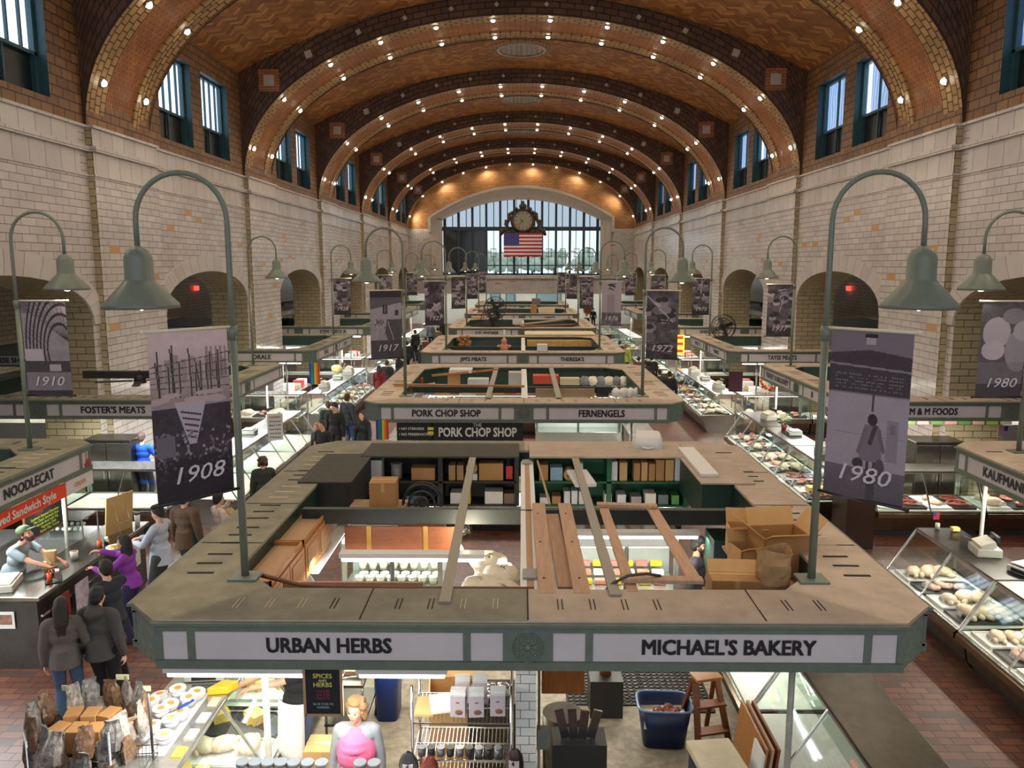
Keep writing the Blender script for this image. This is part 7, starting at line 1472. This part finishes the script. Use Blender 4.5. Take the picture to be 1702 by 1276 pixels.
    if bag: 
        S, E, T, sx, tg = arms[1]; m = MB(); m.ball(T+Vector((.03, 0, -.3))*s, (.08*s, .15*s, .18*s), n=12, jit=.01); m.tube([T+Vector((.03, .08, -.15))*s, T, T+Vector((.03, -.08, -.15))*s], .008, 6)
        o = remesh(m, 'shopping_bag', fabric('bag %d %d %d' % bag, bag), None, max(vox, .014), 2); o.location = e.location; o.rotation_euler = e.rotation_euler; setp(o, 'bag held by the '+label, 'bag') if len(label.split()) < 13 else setp(o, 'bag held by the '+' '.join(label.split()[:9]), 'bag')
    return e
def AT(u, v, z): p = at(u, v, z=z); return p.x, p.y
ps = []
def pp(u, v, hz, *a, **k): x, y = AT(u, v, hz); return person(x, y, *a, h=hz/1.0, **k)
PIh = PI/2
# facing: rz=0 looks towards the camera, PI away, +PI/2 towards +X, -PI/2 towards -X
pp(100, 992, 1.64, PI+.35, 'long-haired person in grey jacket and jeans at the lower left counter', top=(84, 78, 74), pants=(62, 84, 112), hair=(34, 24, 20), hstyle='long', coat=True, det=1, fem=True, shoes=(110, 70, 50), rh=(-.18, -.2, -.42))
pp(160, 975, 1.7, PI-.1, 'black-haired person in dark grey hooded coat seen from behind', top=(62, 60, 60), pants=(22, 22, 28), hair=(20, 16, 15), coat=True, det=1, collar='hood')
pp(180, 930, 1.74, -PIh-.5, 'short-haired person in dark navy top leaning at the counter', top=(34, 38, 48), pants=(24, 24, 30), hair=(34, 26, 22), det=1, lean=.12, rh=(-.1, -.45, -.25))
pp(212, 888, 1.64, -PIh, 'long-haired person in purple sweater reaching over the steel counter', top=(128, 50, 150), pants=(34, 30, 60), hair=(24, 18, 18), hstyle='long', det=2, fem=True, skin=1, rh=(-.16, -.5, .02), lh=(.2, -.42, -.12), lean=.1)
pp(262, 838, 1.8, -PIh-.1, 'dark-haired person in pale blue shirt holding a paper bag', top=(176, 184, 196), pants=(60, 58, 56), hair=(34, 26, 22), det=2, nod=.25, rh=(-.08, -.38, -.22), lh=(.08, -.38, -.24), hem=.82)
pp(305, 816, 1.78, PI-.3, 'person in long brown jacket behind the 1908 banner', top=(92, 72, 54), pants=(60, 66, 78), hair=(60, 44, 32), coat=True, det=1, hem=.8)
pp(362, 818, 1.66, PIh+.8, 'dark-haired person in cream cardigan with hand raised to face', top=(206, 188, 176), pants=(190, 180, 170), hair=(26, 20, 18), det=1, fem=True, lh=(.1, -.25, .1), bag=(200, 170, 130))
vx, vy = AT(40, 884, 1.72)
person(-7.48, 11.05, PIh, 'bearded vendor in green cap and grey tee leaning over the counter', h=1.8, top=(134, 148, 154), pants=(40, 40, 44), hair=(60, 40, 28), cap=(96, 118, 84), beard=(70, 44, 28), det=2, sleeve='short', lean=.38, rh=(-.12, -.52, -.25), lh=(.16, -.5, -.27), skin=2)
pp(235, 718, 1.74, PI-.1, 'vendor in bright blue printed tee with back turned', top=(24, 84, 190), pants=(30, 32, 44), hair=(70, 52, 40), det=1, sleeve='short', rh=(-.2, -.3, -.35))
pp(436, 758, 1.64, PI+.5, 'curly-haired person in dark green coat holding a white bag', top=(50, 56, 42), pants=(40, 36, 34), hair=(78, 56, 38), hstyle='curly', det=1, coat=True, fem=True, bag=(222, 214, 206), rh=(-.15, -.3, -.2))
pp(527, 702, 1.62, -.6, 'person with curly reddish-blond hair behind the front canopy corner', top=(60, 50, 46), hair=(186, 128, 78), hstyle='curly', det=1, fem=True)
pp(536, 698, 1.72, -.4, 'short-haired person in black tee in the left aisle', top=(26, 26, 28), hair=(54, 38, 30), det=1, sleeve='short', skin=2, turn=-.4)
pp(556, 668, 1.84, -.3, 'tall dark-haired person in black sweater in the left aisle', top=(28, 27, 28), hair=(30, 22, 18), det=1, turn=-.3, nod=.3)
pp(545, 666, 1.66, PI+.4, 'brown-haired person in green jacket facing the glass cases', top=(44, 70, 52), hair=(96, 66, 44), det=1, coat=True)
pp(577, 654, 1.78, PI-.6, 'person in dark grey jacket and blue jeans, left aisle', top=(58, 62, 66), pants=(70, 90, 124), hair=(60, 42, 32), det=1, coat=True)
pp(602, 682, 1.7, -.5, 'person in black coat over pale collar beside the rainbow flag', top=(24, 24, 28), hair=(60, 42, 32), det=1, coat=True, hstyle='long', fem=True, collar='hood')
pp(630, 607, 1.68, PI-.3, 'person in dark red coat in the left aisle', top=(120, 22, 30), hair=(56, 34, 26), det=1, coat=True, fem=True, hstyle='long')
pp(643, 598, 1.76, PI-.2, 'person in charcoal coat beside the red-coated shopper', top=(44, 40, 42), hair=(70, 46, 34), coat=True)
pp(563, 600, 1.7, PIh, 'vendor in pale blue coat leaning over a case with a hand at the head', top=(186, 200, 206), hair=(28, 22, 20), det=1, lean=.3, rh=(-.1, -.2, .1), lh=(.15, -.4, -.2))
i = 0
for (u, v, c, hh, st) in ((676, 566, (26, 26, 30), 1.78, 'short'), (690, 548, (30, 28, 30), 1.8, 'short'), (700, 572, (24, 24, 28), 1.66, 'long'), (708, 560, (96, 34, 34), 1.6, 'short'), (716, 536, (80, 86, 92), 1.78, 'short'), (728, 544, (110, 92, 70), 1.7, 'curly'), (736, 532, (28, 28, 32), 1.74, 'short'), (664, 588, (30, 28, 32), 1.68, 'long')):
    pp(u, v, hh, PI+random.uniform(-.8, .8), 'distant shopper in the left aisle, %s of the group before the far canopies' % ordn[i], top=c, hstyle=st, coat=True, fem=(st == 'long')); i += 1
pp(1040, 572, 1.66, PI-.4, 'shopper in lime green jacket with cream bag, right aisle', top=(150, 170, 60), pants=(60, 56, 50), hair=(120, 90, 60), coat=True, det=1, fem=True, bag=(224, 214, 180))
i = 0
for (u, v, c, hh) in ((1083, 590, (28, 26, 28), 1.76), (1096, 613, (44, 52, 40), 1.7), (1113, 616, (24, 24, 26), 1.74), (1062, 592, (110, 70, 52), 1.6), (1072, 598, (36, 30, 32), 1.66), (1030, 566, (90, 50, 40), 1.7)):
    pp(u, v, hh, PI+random.uniform(-.6, .6), 'distant shopper in dark clothes in the right aisle, %s of the group' % ordn[i], top=c, coat=True, det=1 if i < 3 else 0); i += 1
pp(986, 512, 1.8, .2, 'far vendor in black with red cap beside the round emblem', top=(22, 22, 26), cap=(170, 60, 40), hair=(40, 30, 26))
pp(975, 522, 1.72, .4, 'far person in black beside the vendor with red cap', top=(22, 22, 26))
gx, gy = AT(1518, 748, 1.3); person(gx, gy+.3, PI, 'vendor in green shirt bent over behind the meat case', h=1.76, top=(24, 128, 70), pants=(30, 30, 34), hair=(60, 44, 34), lean=.95, det=1, rh=(-.15, -.3, -.35), lh=(.15, -.3, -.35))
wx, wy = AT(1160, 893, 1.76); person(wx, wy, PIh-.4, 'bearded worker in black cap and red-strapped apron below the cardboard boxes', h=1.78, top=(30, 28, 32), pants=(34, 34, 38), hair=(24, 20, 18), cap=(22, 22, 24), beard=(34, 26, 22), det=2, skin=1, turn=.2)
person(-2.28, 7.6, -.65, 'vendor in black tee and white apron wrapping food at the steel counter', h=1.82, top=(26, 28, 30), pants=(70, 88, 116), hair=(60, 44, 34), apron=(224, 222, 218), det=2, sleeve='short', lean=.12, rh=(-.42, -.34, -.2), lh=(-.24, -.5, -.14))
person(-1.5, 6.72, .0, 'curly-haired person in pink shirt with grey sleeves beneath the chalkboard', h=1.6, top=(134, 138, 144), pants=(50, 52, 60), hair=(150, 112, 74), hstyle='curly', det=2, fem=True, build=1.22, turn=-.3, extra=(226, 108, 152))
EXPO=0.25
# ------------------------------------------------------------------ world, render look
w = bpy.data.worlds.new('world'); SC.world = w; w.use_nodes = True
bg = w.node_tree.nodes['Background']; bg.inputs[0].default_value = (.84, .91, 1.0, 1); bg.inputs[1].default_value = 1.0
SC.view_settings.view_transform = 'Standard'; SC.view_settings.look = 'None'; SC.view_settings.gamma = 1; SC.view_settings.use_curve_mapping = False
SC.view_settings.exposure = EXPO
cy = SC.cycles; cy.max_bounces = 6; cy.diffuse_bounces = 4; cy.glossy_bounces = 3; cy.transmission_bounces = 3; cy.transparent_max_bounces = 12
cy.caustics_reflective = False; cy.caustics_refractive = False; cy.sample_clamp_indirect = 4; cy.sample_clamp_direct = 20
cy.use_denoising = True; cy.use_adaptive_sampling = True; cy.adaptive_threshold = .03
